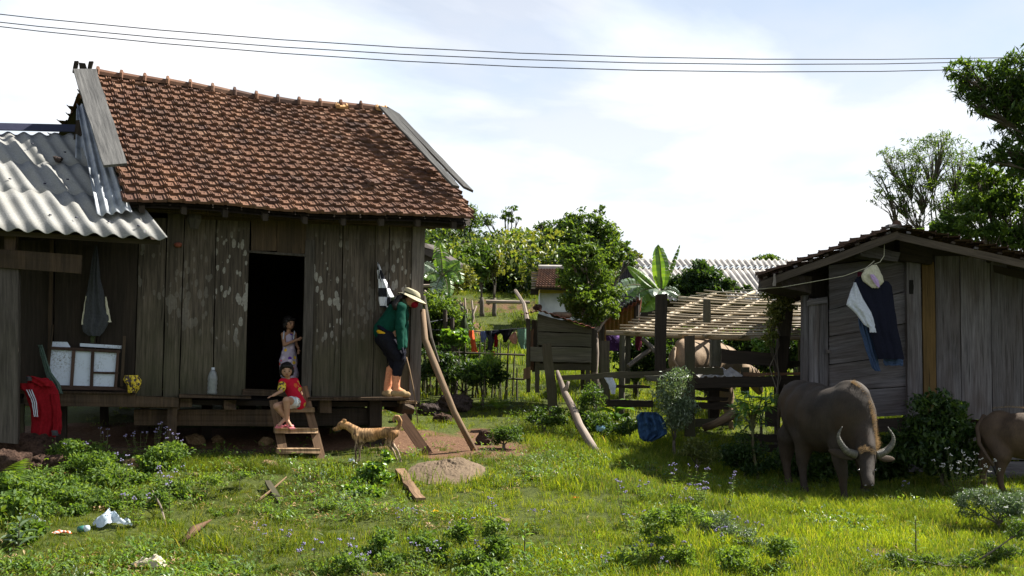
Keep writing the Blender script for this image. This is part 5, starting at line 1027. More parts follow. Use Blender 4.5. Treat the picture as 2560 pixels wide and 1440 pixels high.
bush('low_bush', 'leafy weeds at the foot of the leaning log and the corral post', [(1500, 1060, 40, 22), (1460, 1040, 26, 20), (1540, 1070, 34, 18), (1480, 990, 24, 30), (1575, 1060, 24, 16)], 13.3, .05, 1100, 'crownmid')
bush('low_bush', 'weed clump around the base of the left corral post', [(1375, 1040, 36, 20), (1350, 1050, 28, 16)], 13.6, .05, 1300, 'crownmid')
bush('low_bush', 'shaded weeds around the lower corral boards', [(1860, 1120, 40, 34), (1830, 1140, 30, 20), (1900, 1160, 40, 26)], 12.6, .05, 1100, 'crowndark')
# ---- left bank weeds
bush('bank_weeds', 'thick tangle of leafy weeds on the bank under the porch', [(180, 1140, 36, 34), (240, 1150, 40, 34), (430, 1140, 30, 32), (170, 1160, 40, 28), (230, 1170, 40, 28), (300, 1190, 44, 24), (250, 1210, 60, 26), (160, 1215, 40, 24), (390, 1160, 36, 26), (350, 1200, 30, 18), (100, 1240, 50, 30), (200, 1250, 60, 26), (290, 1255, 60, 22), (140, 1280, 50, 20), (420, 1225, 40, 18), (60, 1210, 40, 24), (370, 1250, 40, 18)], 10.7, .042, 1300, 'weedleaf', ratio=.5)
bush('flowering_weeds', 'weed clump with upright flower stalks left of the first stilt', [(400, 1150, 34, 20), (430, 1165, 24, 16)], 10.9, .04, 1300, 'brightleaf', ratio=.5)
bush('leafy_vine', 'broad leaved creeping vine below the front paws of the dog', [(950, 1170, 34, 16), (920, 1200, 34, 18), (960, 1200, 24, 14), (900, 1225, 30, 14), (970, 1140, 14, 10), (930, 1235, 24, 10)], 10.4, .05, 1300, 'brightleaf', ratio=.65)
bush('bank_weeds', 'leafy green plants at the lower left corner of the lawn', [(30, 1290, 44, 40), (60, 1340, 30, 26), (20, 1220, 30, 30)], 8.9, .06, 900, 'weedleaf', ratio=.5)
# ---- rosette plants with individual leaves
def blade_leaf(mb, base, d, L, w, droop, fold=.25, seg=4, shape='lance'):
    d = d.normalized(); sd = d.cross(UP).normalized() if abs(d.z) < .97 else Vector((1, 0, 0)); b = len(mb.v); mb.rnd(); p = base.copy(); dd = d.copy(); pts = []
    for i in range(seg+1):
        t = i/seg; ww = w*(math.sin(math.pi*(t*.93+.04))**.8 if shape == 'lance' else (1 if t < .8 else .5)); n = sd.cross(dd).normalized()
        mb.v += [p-sd*ww/2+n*fold*ww, p, p+sd*ww/2+n*fold*ww]; p = p+dd*L/seg; dd = (dd-UP*droop/seg).normalized()
    for i in range(seg):
        for k in (0, 1): a = b+i*3+k; mb.face((a, a+1, a+4, a+3))
def leafy(name, lab, g, n, L, w, mat, rise=.6, droop=.8, cat='plant', h=.2, seed=0, group=None):
    t = T(name, lab, cat, g, group); r = random.Random(seed); mb = MB(); sb = MB(); k0 = r.random()*6
    sb.tube([g, g+UP*h], [.008, .004], 5)
    for i in range(n):
        a = k0+i*2.4; z = h*(i+1)/n; s = 1-.35*i/n; blade_leaf(mb, g+UP*z, Vector((math.cos(a), math.sin(a), rise*r.uniform(.6, 1.4))), L*s*r.uniform(.8, 1.15), w*s, droop)
    mb.build('leaves', M[mat], t, smooth=True); sb.build('stem', M['stem'], t); return t
leafy('broadleaf_weed', 'large pale green broad leaved weed at the lower left corner', G(45, 1375), 12, .16, .06, 'greyleaf', seed=1, h=.22); leafy('broadleaf_weed', 'upright broad leaved weed at the left edge below the pitted stone', G(35, 1260), 12, .15, .06, 'weedleaf', seed=2, h=.3)
leafy('broadleaf_weed', 'young upright weed at the bottom of the lawn, left of centre', G(1310, 1420), 14, .11, .035, 'brightleaf', seed=3, h=.3); leafy('broadleaf_weed', 'leafy dark weed in the bright lawn below the large buffalo', G(2290, 1400), 14, .10, .025, 'weedleaf', seed=4, h=.32); leafy('broadleaf_weed', 'small light weed in the lawn near the lower left rag', G(590, 1425), 9, .07, .03, 'greyleaf', seed=5, h=.1)
bush('lawn_weeds', 'broad patch of mixed leafy weeds at the bottom centre edge of the lawn', [(860, 1420, 50, 26), (930, 1400, 50, 28), (1010, 1410, 50, 28), (1090, 1385, 44, 26), (1170, 1410, 50, 28), (1240, 1370, 40, 26), (1200, 1440, 50, 26), (1060, 1345, 30, 22), (960, 1345, 26, 20), (1150, 1330, 30, 18), (1230, 1320, 24, 16)], 7.6, .035, 900, 'weedleaf', ratio=.5)
bush('lawn_weeds', 'patch of leafy weeds and dead stalks in the lawn right of the bottom centre', [(1620, 1400, 60, 26), (1690, 1400, 50, 26), (1560, 1420, 40, 22), (1720, 1290, 44, 24), (1640, 1300, 40, 20), (1640, 1340, 36, 20), (1850, 1400, 60, 28), (1960, 1370, 50, 24)], 7.8, .033, 800, 'weedleaf', ratio=.45)
bush('lawn_weeds', 'dark weedy clump at the lower right corner of the lawn', [(2340, 1410, 60, 18), (2430, 1400, 60, 20), (2520, 1380, 50, 24), (2250, 1400, 50, 16), (2560, 1320, 40, 24)], 7.8, .035, 750, 'crownmid', ratio=.3)
bush('lawn_weeds', 'low leafy weeds on the slope between the ladder and the white bag', [(520, 1200, 50, 14), (600, 1190, 44, 12), (480, 1240, 40, 12), (720, 1290, 40, 12), (830, 1270, 40, 10), (400, 1310, 40, 12), (560, 1280, 36, 10)], 9.8, .03, 750, 'weedleaf', ratio=.5)
bush('lawn_weeds', 'low leafy weeds at the left end of the bottom edge', [(120, 1420, 60, 14), (40, 1420, 50, 18), (230, 1400, 40, 10), (500, 1420, 50, 12), (640, 1430, 50, 12)], 7.6, .035, 750, 'weedleaf', ratio=.5)
leafy('taro_plant', 'large bright heart shaped leaves by the corral post under the trellis', gp(1540, 14.9), 7, .42, .24, 'brightleaf', seed=6, h=.3, droop=1.2); leafy('squash_plant', 'sunlit broad squash leaves at the edge of the shed shade', G(1790, 1165), 8, .2, .15, 'brightleaf', seed=7, h=.1, droop=1.2)
def fern(lab, g, n, L, seed, mat='weedleaf', name='fern', tilt=.8):
    t = T(name, lab, 'fern', g); r = random.Random(seed); mb = MB()
    for i in range(n):
        a = r.random()*6.28; d = Vector((math.cos(a), math.sin(a), tilt*r.uniform(.7, 1.6))).normalized(); p = g.copy(); dd = d.copy(); N_ = 13; s = L*r.uniform(.7, 1.1)
        for k in range(N_):
            q = p+dd*s/N_; sd = dd.cross(UP).normalized(); wl = s*.32*math.sin(math.pi*(k+1.5)/(N_+2)); 
            for sg in (-1, 1): mb.rnd(); b_ = len(mb.v); mb.v += [p, p+dd*.014*s*3, p+sd*sg*wl+dd*wl*.4-UP*wl*.2]; mb.face((b_, b_+1, b_+2))
            p = q; dd = (dd-UP*.09).normalized()
    mb.build('fronds', M[mat], t); return t
fern('feathery fern in front of the pitted stone at the left', G(90, 1200), 8, .34, 1); fern('light fern on the bank below the porch bench', G(215, 1180), 9, .36, 2); fern('fern with soft fronds in the middle of the left bank weeds', G(240, 1260), 14, .3, 3); fern('tall fern at the far left edge beside the lower stone block', G(2, 1240), 7, .5, 4, tilt=1.6); fern('fern beside the stick bundle hedge', gp(1245, 15.6), 10, .5, 5, 'brightleaf')
# banana plants
def banana(lab, g, lv, name='banana_plant', tr=.09, h=1.3, stalk_px=None):
    t = T(name, lab, 'banana plant', g); top = g+UP*h; MB().tube([g, g.lerp(top, .5)+Vector((.02, 0, 0)), top], [tr, tr*.8, tr*.5], 9, .04).build('stem', M['stem'], t, smooth=True)
    for i, (tip, L_mid, w, mat, torn) in enumerate(lv):
        mid = L_mid; mb = MB(); N_ = 16; pts = []
        for k in range(N_+1):
            s = k/N_; pts.append(top*(1-s)**2+mid*2*s*(1-s)+tip*s*s)
        rib = MB(); rib.tube(pts, [.02*(1-.8*k/N_) for k in range(N_+1)], 5); rb = rib.build('midrib', M['stem'], t)
        for k in range(2, N_):
            s0, s1 = k/N_, (k+1)/N_; w0 = w*math.sin(math.pi*min(1, (s0-.08)/.95))**.6; w1 = w*math.sin(math.pi*min(1, max(.0, (s1-.08)/.95)))**.6 if s1 < 1 else .01
            ax = (pts[k+1]-pts[k]).normalized(); vw = (CP-pts[k]).normalized(); sd = (ax.cross(vw)*.75+ax.cross(UP)*.5); sd = sd.normalized(); n = sd.cross(ax)
            for sg in (-1, 1):
                g_ = rng.uniform(.0, .35) if torn else 0; dr = (rng.uniform(.1, .8) if torn else .12); mb.rnd(); b_ = len(mb.v)
                a0 = pts[k]; a1 = pts[k].lerp(pts[k+1], 1-g_); mb.v += [a0, a0+sd*sg*w0*.5-UP*dr*w0*.2+n*.03, a0+sd*sg*w0-UP*dr*w0*.6, a1+sd*sg*w1*rng.uniform(.85, 1.05)-UP*dr*w1*.6, a1+sd*sg*w1*.5-UP*dr*w1*.2+n*.03, a1]
                mb.face((b_, b_+1, b_+4, b_+5)); mb.face((b_+1, b_+2, b_+3, b_+4))
        mb.build('leaf', M[mat], t, smooth=False)
    return t
YB = 19.0
banana('tall banana plant with one bright upright leaf in front of the long grey roof', gp(1650, YB), [(P(1645, 612, YB), P(1655, 680, YB-.1), .17, 'banana', 0), (P(1700, 612, YB+.2), P(1672, 690, YB), .05, 'banana', 1), (P(1568, 668, YB-.3), P(1600, 690, YB), .13, 'banana', 0), (P(1528, 732, YB-.2), P(1590, 690, YB), .2, 'bananapale', 1), (P(1575, 770, YB-.5), P(1600, 700, YB), .22, 'banana', 1), (P(1600, 780, YB-.4), P(1635, 730, YB), .25, 'banana', 0), (P(1560, 700, YB+.4), P(1600, 715, YB), .2, 'banana', 1), (P(1700, 740, YB), P(1670, 710, YB), .12, 'bananapale', 1), (P(1640, 745, YB-.5), P(1650, 715, YB-.3), .2, 'bananapale', 0)], h=P(1655, 735, YB).z-gp(1650, YB).z)
YB = 23.0
banana('banana plant with torn leaves right of the house corner', gp(1098, YB), [(P(1096, 600, YB), P(1106, 650, YB), .2, 'banana', 1), (P(1150, 712, YB-.3), P(1140, 655, YB), .2, 'banana', 1), (P(1062, 700, YB-.3), P(1080, 670, YB), .16, 'banana', 1), (P(1085, 735, YB-.3), P(1100, 690, YB), .2, 'bananapale', 1), (P(1150, 655, YB), P(1125, 670, YB), .2, 'banana', 0), (P(1060, 660, YB), P(1080, 660, YB), .16, 'bananapale', 1), (P(1120, 745, YB-.3), P(1118, 690, YB), .18, 'banana', 1)], h=P(1108, 690, YB).z-gp(1098, YB).z)
# papaya-like plant near the buffalo
def papaya(lab, g, items, Yc):
    t = T('papaya_plant', lab, 'plant', g); tb = MB(); top = P(1880, 1030, Yc)
    tb.tube([g, g.lerp(top, .5)+Vector((-.03, 0, 0)), top], [.022, .018, .014], 6)
    for (px, py, s) in items:
        c = P(px, py, Yc+rng.uniform(-.2, .2)); tb.tube([top.lerp(g, rng.uniform(0, .3)), top.lerp(c, .5)+UP*.03, c], [.006, .005, .004], 4); lb_ = MB(); mb = lb_
        a0 = rng.uniform(0, 6.28); tilt = rng.uniform(.1, .5)
        for k in range(7):
            a = a0+(k-3)*.55; d = Vector((math.cos(a), math.sin(a)*.8, math.sin(a)*tilt)); blade_leaf(mb, c, d, s*(1-.1*abs(k-3)), s*.22, .35, .15, 3)
        mb.build('leaf', M['brightleaf' if py < 1060 else 'greyleaf'], t)
    tb.build('stem', M['stem'], t)
papaya('papaya-like sapling with splayed fingered leaves left of the large buffalo', gp(1897, 12.4), [(1925, 990, .22), (1905, 1000, .2), (1885, 995, .22), (1860, 1005, .22), (1840, 1000, .2), (1895, 1020, .22), (1865, 1030, .2), (1845, 1035, .18), (1915, 1015, .2), (1935, 1000, .16), (1900, 1045, .18), (1840, 1055, .2), (1875, 1060, .2), (1912, 1060, .15), (1870, 985, .2), (1830, 1020, .16), (1890, 1035, .2), (1856, 1018, .22), (1908, 1030, .2)], 12.5)
# ---------------------------------------------------------------- ageratum-like flowering weeds
def ager_meshes(seed, h, nst, white=False):
    r = random.Random(seed); st = MB(); lf = MB(); fl = MB()
    for s in range(nst):
        a = r.random()*6.28; x, y = math.cos(a)*h*.25*r.random(), math.sin(a)*h*.25*r.random(); hh = h*r.uniform(.7, 1.1); top = Vector((x*2.2, y*2.2, hh)); bs_ = Vector((x*.3, y*.3, 0)); mid = bs_.lerp(top, .5)+Vector((x, y, 0))*.2
        st.tube([bs_, mid, top], [.003, .0025, .0018], 4, caps=False)
        for k in range(5):
            t = .12+k*.16; p = bs_.lerp(mid, t*2) if t < .5 else mid.lerp(top, t*2-1); aa = a+k*1.57
            for sg in (0, math.pi): blade_leaf(lf, p, Vector((math.cos(aa+sg), math.sin(aa+sg), .45)), .055*(1.1-t*.7)*r.uniform(.8, 1.2), .03*(1.1-t*.7), .6, .2, 3)
        for k in range(r.randint(3, 6)):
            c = top+Vector((r.uniform(-.022, .022), r.uniform(-.022, .022), r.uniform(-.012, .014))); st.tube([top-UP*.02, c], [.0012, .001], 3, caps=False); fl.rock(c, (.0065, .0065, .005), k, .2, (6, 4))
    out = []
    for nm, mb, m in (('stems', st, 'stem'), ('leaves', lf, 'weedleaf'), ('flower_heads', fl, 'flowerwhite' if white else 'flower')):
        me = bpy.data.meshes.new(nm); me.from_pydata([tuple(v) for v in mb.v], [], mb.f); a_ = me.attributes.new('rnd', 'FLOAT', 'FACE'); a_.data.foreach_set('value', np.array(mb.r, dtype=np.float32)); me.materials.append(M[m]); out.append((nm, me))
    return out
AG = [ager_meshes(11+i, (.34, .28, .22, .4)[i], (5, 7, 4, 4)[i]) for i in range(4)]; AGW = ager_meshes(40, .5, 9, True)
ORD = 'leftmost second third fourth fifth sixth seventh eighth ninth tenth eleventh twelfth thirteenth fourteenth fifteenth sixteenth seventeenth eighteenth nineteenth twentieth'.split()
def ager(g, ms, sc, lab, group):
    t = T('flowering_weed', lab, 'plant', g, group); t.rotation_euler = (rng.uniform(-.15, .15), rng.uniform(-.15, .15), rng.random()*6.28); t.scale = (sc,)*3
    for nm, me in ms:
        o = bpy.data.objects.new(nm, me); COL.objects.link(o); o.parent = t
        if nm == 'flower_heads' or nm == 'leaves': o['kind'] = 'stuff'
    return t
spots = [((1330, 1290), (980, 1010), 1, 0), ]
GA, GB, GC = 'flowering weeds at the bottom centre of the lawn', 'flowering weeds in the middle right of the lawn', 'flowering weeds on the left bank'
for k_, (px, py) in enumerate(sorted(((980, 1340), (1015, 1305), (1035, 1390), (850, 1400), (900, 1425), (1180, 1345), (1240, 1320), (1250, 1345), (1135, 1345), (700, 1365), (650, 1390), (1060, 1430), (1215, 1400), (780, 1420)))):
    ager(G(px, py+18), AG[rng.randrange(4)], rng.uniform(.6, 1.0), ORD[k_]+(' from the left' if k_ else '')+' of the lilac weeds at bottom centre of the lawn', GA)
for k_, (px, py) in enumerate(sorted(((1605, 1240), (1690, 1245), (1735, 1255), (1750, 1245), (1700, 1290), (1570, 1310), (1595, 1340), (1820, 1265), (1640, 1370), (1620, 1405), (1700, 1400), (1645, 1430), (1520, 1420), (1810, 1370), (1850, 1365), (1740, 1212), (1940, 1420), (1340, 1320), (2160, 1420)))):
    ager(G(px, py+16), AG[rng.randrange(4)], rng.uniform(.6, 1.0), ORD[k_]+(' from the left' if k_ else '')+' of the lilac weeds right of the lawn centre', GB)
for k_, (px, py) in enumerate(sorted(((185, 1120), (262, 1100), (350, 1095), (385, 1100), (410, 1110), (460, 1110), (320, 1195), (425, 1190), (425, 1240), (335, 1265)))):
    ager(G(px, py+55), AG[(0, 3)[rng.randrange(2)]], rng.uniform(.8, 1.05), ORD[k_]+(' from the left' if k_ else '')+' of the upright flowering weeds below the porch', GC)
for px, py, s, q_ in ((2390, 1235, 1.0, 'left'), (2440, 1240, .95, 'right'), (2415, 1250, .9, 'middle')): ager(G(px, py+10), AGW, s, q_+' one of the bushy white flowered weeds between the two buffaloes', 'white flowered weeds at the shade edge')
ager(G(2262, 1245), AG[2], .8, 'single lilac flowered weed standing right of the large buffalo head', None)
bush('grey_weeds', 'grey green wormwood clump at the right edge of the sunlit lawn', [(2440, 1240, 40, 22), (2500, 1260, 50, 28), (2540, 1290, 40, 30), (2420, 1270, 34, 18), (2560, 1250, 40, 24)], 9.6, .035, 1500, 'greyleaf', ratio=.25); bush('grey_weeds', 'grey green weed clump in the lawn among lilac flowers', [(1800, 1300, 40, 22), (1830, 1330, 40, 24), (1770, 1330, 30, 18), (1880, 1360, 40, 22)], 8.9, .035, 1300, 'greyleaf', ratio=.25)
# ---------------------------------------------------------------- grass and ground cover (geometry nodes)
def mesh_only(name, V, F, mat, rnd):
    me = bpy.data.meshes.new(name); me.from_pydata([tuple(v) for v in V], [], F); a_ = me.attributes.new('rnd', 'FLOAT', 'FACE'); a_.data.foreach_set('value', rnd); me.materials.append(M[mat]); return bpy.data.objects.new(name, me)
def tuft(seed, nb, h, rad, w, mat='grass', lean=.5):
    r = random.Random(seed); V = []; F = []; Rn = []
    for _ in range(nb):
        a = r.random()*6.28; d = r.random()**.5*rad; x, y = math.cos(a)*d, math.sin(a)*d; hh = h*r.uniform(.45, 1.15); la = r.random()*6.28; l = lean*r.uniform(.1, 1.2)*hh; ww = w*r.uniform(.7, 1.3); oa = r.random()*6.28; ox, oy = math.cos(oa)*ww/2, math.sin(oa)*ww/2; b_ = len(V)
        for t in (0, .4, .75): k = l*t*t; s = 1-t*.45; V += [(x+math.cos(la)*k-ox*s, y+math.sin(la)*k-oy*s, hh*t), (x+math.cos(la)*k+ox*s, y+math.sin(la)*k+oy*s, hh*t)]
        V.append((x+math.cos(la)*l, y+math.sin(la)*l, hh*(1-.15*lean)))
        F += [(b_, b_+1, b_+3, b_+2), (b_+2, b_+3, b_+5, b_+4), (b_+4, b_+5, b_+6)]; q = r.random(); Rn += [q]*3
    return mesh_only('grass_tuft', V, F, mat, Rn)
def weedt(seed, n, s, mat='weedleaf', h=.05, rad=.08, ratio=.5):
    r = random.Random(seed); mb = MB()
    for _ in range(n):
        a = r.random()*6.28; d = r.random()**.5*rad; blade_leaf(mb, Vector((math.cos(a)*d, math.sin(a)*d, r.random()*h)), Vector((r.uniform(-1, 1), r.uniform(-1, 1), r.uniform(.1, .8))), s*r.uniform(.6, 1.3), s*ratio, .5, .2, 2)
    return mesh_only('weed_tuft', mb.v, mb.f, mat, mb.r)
def scatter(name, label, pts, protos, cat='grass'):
    """pts: list of (x,y,z,scale,proto index)"""
    pc = bpy.data.collections.new(name+'_kinds')
    for o in protos: pc.objects.link(o)
    A_ = np.array(pts); me = bpy.data.meshes.new(name); me.vertices.add(len(A_)); me.vertices.foreach_set('co', A_[:, :3].astype(np.float32).ravel())
    n = len(A_); rot = np.stack([NR.normal(size=n)*.12, NR.normal(size=n)*.12, NR.random(n)*6.28], 1).astype(np.float32)
    a_ = me.attributes.new('rot', 'FLOAT_VECTOR', 'POINT'); a_.data.foreach_set('vector', rot.ravel()); a_ = me.attributes.new('scl', 'FLOAT', 'POINT'); a_.data.foreach_set('value', A_[:, 3].astype(np.float32)); a_ = me.attributes.new('kind_index', 'INT', 'POINT'); a_.data.foreach_set('value', A_[:, 4].astype(np.int32))
    o = link(name, me, None, 'stuff'); o['label'] = label; o['category'] = cat
    ng = bpy.data.node_groups.new(name, 'GeometryNodeTree'); ng.interface.new_socket('Geometry', in_out='INPUT', socket_type='NodeSocketGeometry'); ng.interface.new_socket('Geometry', in_out='OUTPUT', socket_type='NodeSocketGeometry')
    gi = ng.nodes.new('NodeGroupInput'); go_ = ng.nodes.new('NodeGroupOutput'); ip = ng.nodes.new('GeometryNodeInstanceOnPoints'); ci = ng.nodes.new('GeometryNodeCollectionInfo'); ci.inputs[0].default_value = pc; ci.inputs[1].default_value = True; ci.inputs[2].default_value = True
    def na(nm, ty): k = ng.nodes.new('GeometryNodeInputNamedAttribute'); k.data_type = ty; k.inputs[0].default_value = nm; return k.outputs[0]
    er = ng.nodes.new('FunctionNodeEulerToRotation'); ng.links.new(na('rot', 'FLOAT_VECTOR'), er.inputs[0])
    ng.links.new(gi.outputs[0], ip.inputs['Points']); ng.links.new(ci.outputs[0], ip.inputs['Instance']); ip.inputs['Pick Instance'].default_value = True; ng.links.new(na('kind_index', 'INT'), ip.inputs['Instance Index']); ng.links.new(er.outputs[0], ip.inputs['Rotation']); ng.links.new(na('scl', 'FLOAT'), ip.inputs['Scale']); ng.links.new(ip.outputs[0], go_.inputs[0])
    md = o.modifiers.new('scatter', 'NODES'); md.node_group = ng; return o
pts = []; wp = []
def inside_mound(x, y): return ((x-cM.x)/.44)**2+((y-cM.y)/.6)**2 < 1
def house_floor(x, y):
    q = Vector((x, y, 0))-Vector((H0.x, H0.y, 0)); u_, n_ = q.dot(HU), q.dot(HN); return -6 < u_ < 1.45 and -4 < n_ < .35
for y0, y1, dn in ((6.0, 7.2, 330), (7.2, 8.5, 290), (8.5, 10, 240), (10, 11.5, 190), (11.5, 13.5, 130), (13.5, 16, 70), (16, 21, 34), (21, 30, 14), (30, 46, 7)):
    xa = -.54*y1-.4; xb = .54*y1+.4; n = int(dn*(xb-xa)*(y1-y0))
    for _ in range(n):
        x = rng.uniform(xa, xb); y = rng.uniform(y0, y1)
        if y > 21 and (x < -3 or x > 9): continue
        bb = bare(x, y); nzv = mn.noise((x*3.2, y*3.2, 7))
        if bb+nzv*.5 > .62+rng.uniform(-.15, .15): continue
        if inside_mound(x, y) or (house_floor(x, y) and rng.random() < .93): continue
        L = min(1, max(0, (x+.6-mn.noise((x*.5, y*.5, 3))*1.5)/2.0)); yy = min(1, max(0, (12.2-y)/1.5))
        q = mn.noise((x*.8, y*.8, 22)); tall = mn.noise((x*1.3, y*1.3, 50))
        s = .62+.38*L+q*.4+max(0, tall-.15)*1.2
        if rng.random() < .12*(1-L): s *= 1.7
        far = 1 if y < 16 else (1.5 if y < 21 else 2.4)
        ki = rng.randrange(3) if (L > .5 or rng.random() < .5) else 3+rng.randrange(2)
        if y > 16: ki = rng.randrange(3)
        pts.append((x, y, gz(x, y)-.004, s*far*.9*rng.uniform(.75, 1.25), ki))
        wn = mn.noise((x*.9, y*.9, 80))+.10*(1-L)+(.28 if y < 7.7 and x < 3 else 0)+(.30 if x < -2.8 and y > 9.4 else 0)
        if y < 21 and wn+mn.noise((x*4, y*4, 33))*.3 > .17 and rng.random() < .5*(min(1, wn*2)): wp.append((x, y, gz(x, y), rng.uniform(.7, 1.5), rng.choice((0, 0, 1, 1, 2, 3, 3, 4))))
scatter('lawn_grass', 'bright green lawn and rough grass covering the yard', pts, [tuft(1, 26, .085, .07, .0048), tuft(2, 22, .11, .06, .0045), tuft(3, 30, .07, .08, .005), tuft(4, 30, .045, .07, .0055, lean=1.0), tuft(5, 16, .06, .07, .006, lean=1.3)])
scatter('weed_cover', 'low broad leaved weeds mixed through the lawn', wp, [weedt(1, 16, .028, h=.07), weedt(2, 11, .036, h=.10), weedt(3, 18, .024, 'greyleaf', h=.08, ratio=.3), weedt(4, 13, .030, 'brightleaf', .09), weedt(5, 12, .03, 'dryleaf', .02)][:5], 'weeds')
# long seeding grass at the shade edge and on the bank
pts = []
for _ in range(1500):
    px = rng.uniform(1880, 2600); g = gp(px, rng.uniform(9.9, 10.6)); pts.append((g.x, g.y, g.z, rng.uniform(.5, 1.1), 0))
for _ in range(900):
    px = rng.uniform(420, 720); g = gp(px, rng.uniform(10.6, 11.2)); pts.append((g.x, g.y, g.z, rng.uniform(.4, .9), 0))
for _ in range(1600):
    px = rng.uniform(1300, 1950); g = gp(px, rng.uniform(12.2, 14.8)); pts.append((g.x, g.y, g.z, rng.uniform(.5, 1.2), 0))
scatter('tall_grass', 'longer grass blades along the shade edge and the bank', pts, [tuft(9, 12, .16, .06, .005, lean=.8)])

pts = []
for _ in range(1500):
    y = rng.uniform(6.4, 12.5); x = rng.uniform(-.53*y, .53*y)
    if mn.noise((x*1.1, y*1.1, 61)) < .05 or inside_mound(x, y): continue
    pts.append((x, y, gz(x, y), rng.uniform(.5, 1.3), rng.randrange(2)))
scatter('dry_straw', 'pale dead straw and dry leaf bits strewn through the lawn', pts, [tuft(21, 5, .05, .09, .004, 'dryleaf', lean=3.0), weedt(22, 4, .045, 'dryleaf', .01, .1, .3)], 'straw')
# ---------------------------------------------------------------- figures: continuous bodies from blended volumes
def _sph(n=14, m=10):
    v = []; f = []
    for j in range(m+1):
        for i in range(n): th = math.pi*j/m; ph = 2*math.pi*i/n; v.append((math.sin(th)*math.cos(ph), math.sin(th)*math.sin(ph), math.cos(th)))
    for j in range(m):
        for i in range(n): f.append((j*n+i, (j+1)*n+i, (j+1)*n+(i+1) % n, j*n+(i+1) % n))
    return [Vector(a) for a in v], f
SV, SF = _sph()
def blob(name, prims, mat, parent=None, voxel=.012, smooth=6, noise_=0, nsc=10, extra=None):
    """prims: ('c', p0, r0, p1, r1[, flat, side]) tapered capsule or ('e', centre, (rx,ry,rz), rotation matrix)"""
    V = []; F = []
    for p in prims:
        b_ = len(V)
        if p[0] == 'c':
            _, a, ra, c, rc = p[:5]; ax = (c-a); L = ax.length; ax = ax.normalized() if L > 1e-6 else UP
            if len(p) > 5: e1 = (p[6]-ax*p[6].dot(ax)).normalized(); fl = p[5]
            else: e1 = (UP-ax*ax.z).normalized() if abs(ax.z) < .9 else (Vector((1, 0, 0))-ax*ax.x).normalized(); fl = 1
            e2 = ax.cross(e1)
            for s in SV:
                o, r = (c, rc) if s.z >= 0 else (a, ra)
                V.append(o+e1*s.x*r*fl+e2*s.y*r+ax*s.z*r)
            # double ring at the equator is approximated by the long quad strip
        else:
            _, c, r, m = p
            for s in SV: V.append(c+(m @ Vector((s.x*r[0], s.y*r[1], s.z*r[2]))))
        F += [tuple(i+b_ for i in f) for f in SF]
    me = bpy.data.meshes.new(name); me.from_pydata([tuple(v) for v in V], [], F); me.update()
    o = bpy.data.objects.new(name, me); COL.objects.link(o)
    md = o.modifiers.new('r', 'REMESH'); md.mode = 'VOXEL'; md.voxel_size = voxel; md.use_smooth_shade = True
    ms = o.modifiers.new('s', 'SMOOTH'); ms.factor = .6; ms.iterations = smooth
    bpy.context.view_layer.update(); dg = bpy.context.evaluated_depsgraph_get(); m2 = bpy.data.meshes.new_from_object(o.evaluated_get(dg)); o.modifiers.clear(); o.data = m2; m2.name = name
    if noise_:
        for v in m2.vertices: v.co += v.normal*mn.noise(v.co*nsc)*noise_
    m2.materials.clear(); m2.materials.append(mat); m2.polygons.foreach_set('use_smooth', [True]*len(m2.polygons))
    if parent: attach(o, parent)
    return o
def basis(x, y, z): return Matrix((x, y, z)).transposed()
C_ = lambda a, ra, c, rc, *k: ('c', a, ra, c, rc, *k)
E_ = lambda c, r, m=Matrix.Identity(3): ('e', c, r, m)
def chain(pts, rr): return [C_(pts[i], rr[i], pts[i+1], rr[i+1]) for i in range(len(pts)-1)]
# --- buffalo hide
def hide(name, a, c, warm):
    b = NB(name); ps = b.coord(); n1 = b.noise(ps, 3.2, 5, .6); n2 = b.noise(ps, 1, 6, .7, (90, 90, 25))
    geo = b.n('ShaderNodeNewGeometry'); sp = b.n('ShaderNodeSeparateXYZ'); b.l(geo.outputs['Normal'], sp.inputs[0])
    col = b.ramp(b.math('ADD', b.math('MULTIPLY', n1, .6), b.math('MULTIPLY', n2, .4)), [(.35, a), (.65, c)])
    col = b.mix(b.ramp(b.noise(ps, 1.3, 4), [(.5, (0, 0, 0)), (.7, (1, 1, 1))]), col, warm)
    return b.fin(col, .75, .25, b.bump(n2, .5, .008))
M['hide'] = hide('grey_brown_hide', (.015, .011, .008), (.050, .037, .026), (.05, .031, .018)); M['hidecalf'] = hide('brown_calf_hide', (.04, .026, .016), (.10, .064, .038), (.11, .062, .034)); M['hidetan'] = hide('tan_hide', (.15, .10, .058), (.29, .205, .125), (.24, .16, .095))
b = NB('grey_horn'); ps = b.coord('UV'); M['horn'] = b.fin(b.ramp(b.noise(ps, 1, 4, .6, (3, 130, 1)), [(.35, (.03, .028, .022)), (.7, (.17, .155, .12))]), .5, .4, b.bump(b.noise(ps, 1, 2, .5, (2, 90, 1)), .8, .01))
M['haird'] = plain('buffalo_bristle', (.30, .23, .15), .6, nsc=30, trans=(.4, (1.3, 1.1, .8))); M['hoof'] = plain('dark_hoof', (.02, .018, .016), .6); M['eye'] = plain('dark_wet_eye', (.008, .006, .005), .15, spec=.8, bump=0)
bf = T('buffalo', 'large grey-brown water buffalo with crescent horns grazing head down in the lawn shade', 'buffalo', gp(2090, 11.3))
def Q(px, py, Y): return P(px, py, Y)
gzf = lambda p: Vector((p.x, p.y, gz(p.x, p.y)))
hindL, hindR = gzf(Q(1972, 1226, 11.9)), gzf(Q(2012, 1224, 11.45))
frL, frR = gzf(Q(2112, 1224, 10.95)), gzf(Q(2160, 1215, 11.6))
prims = []
rump = Q(2002, 1012, 11.9); mid = Q(2065, 1035, 11.45); sho = Q(2126, 1035, 11.0)
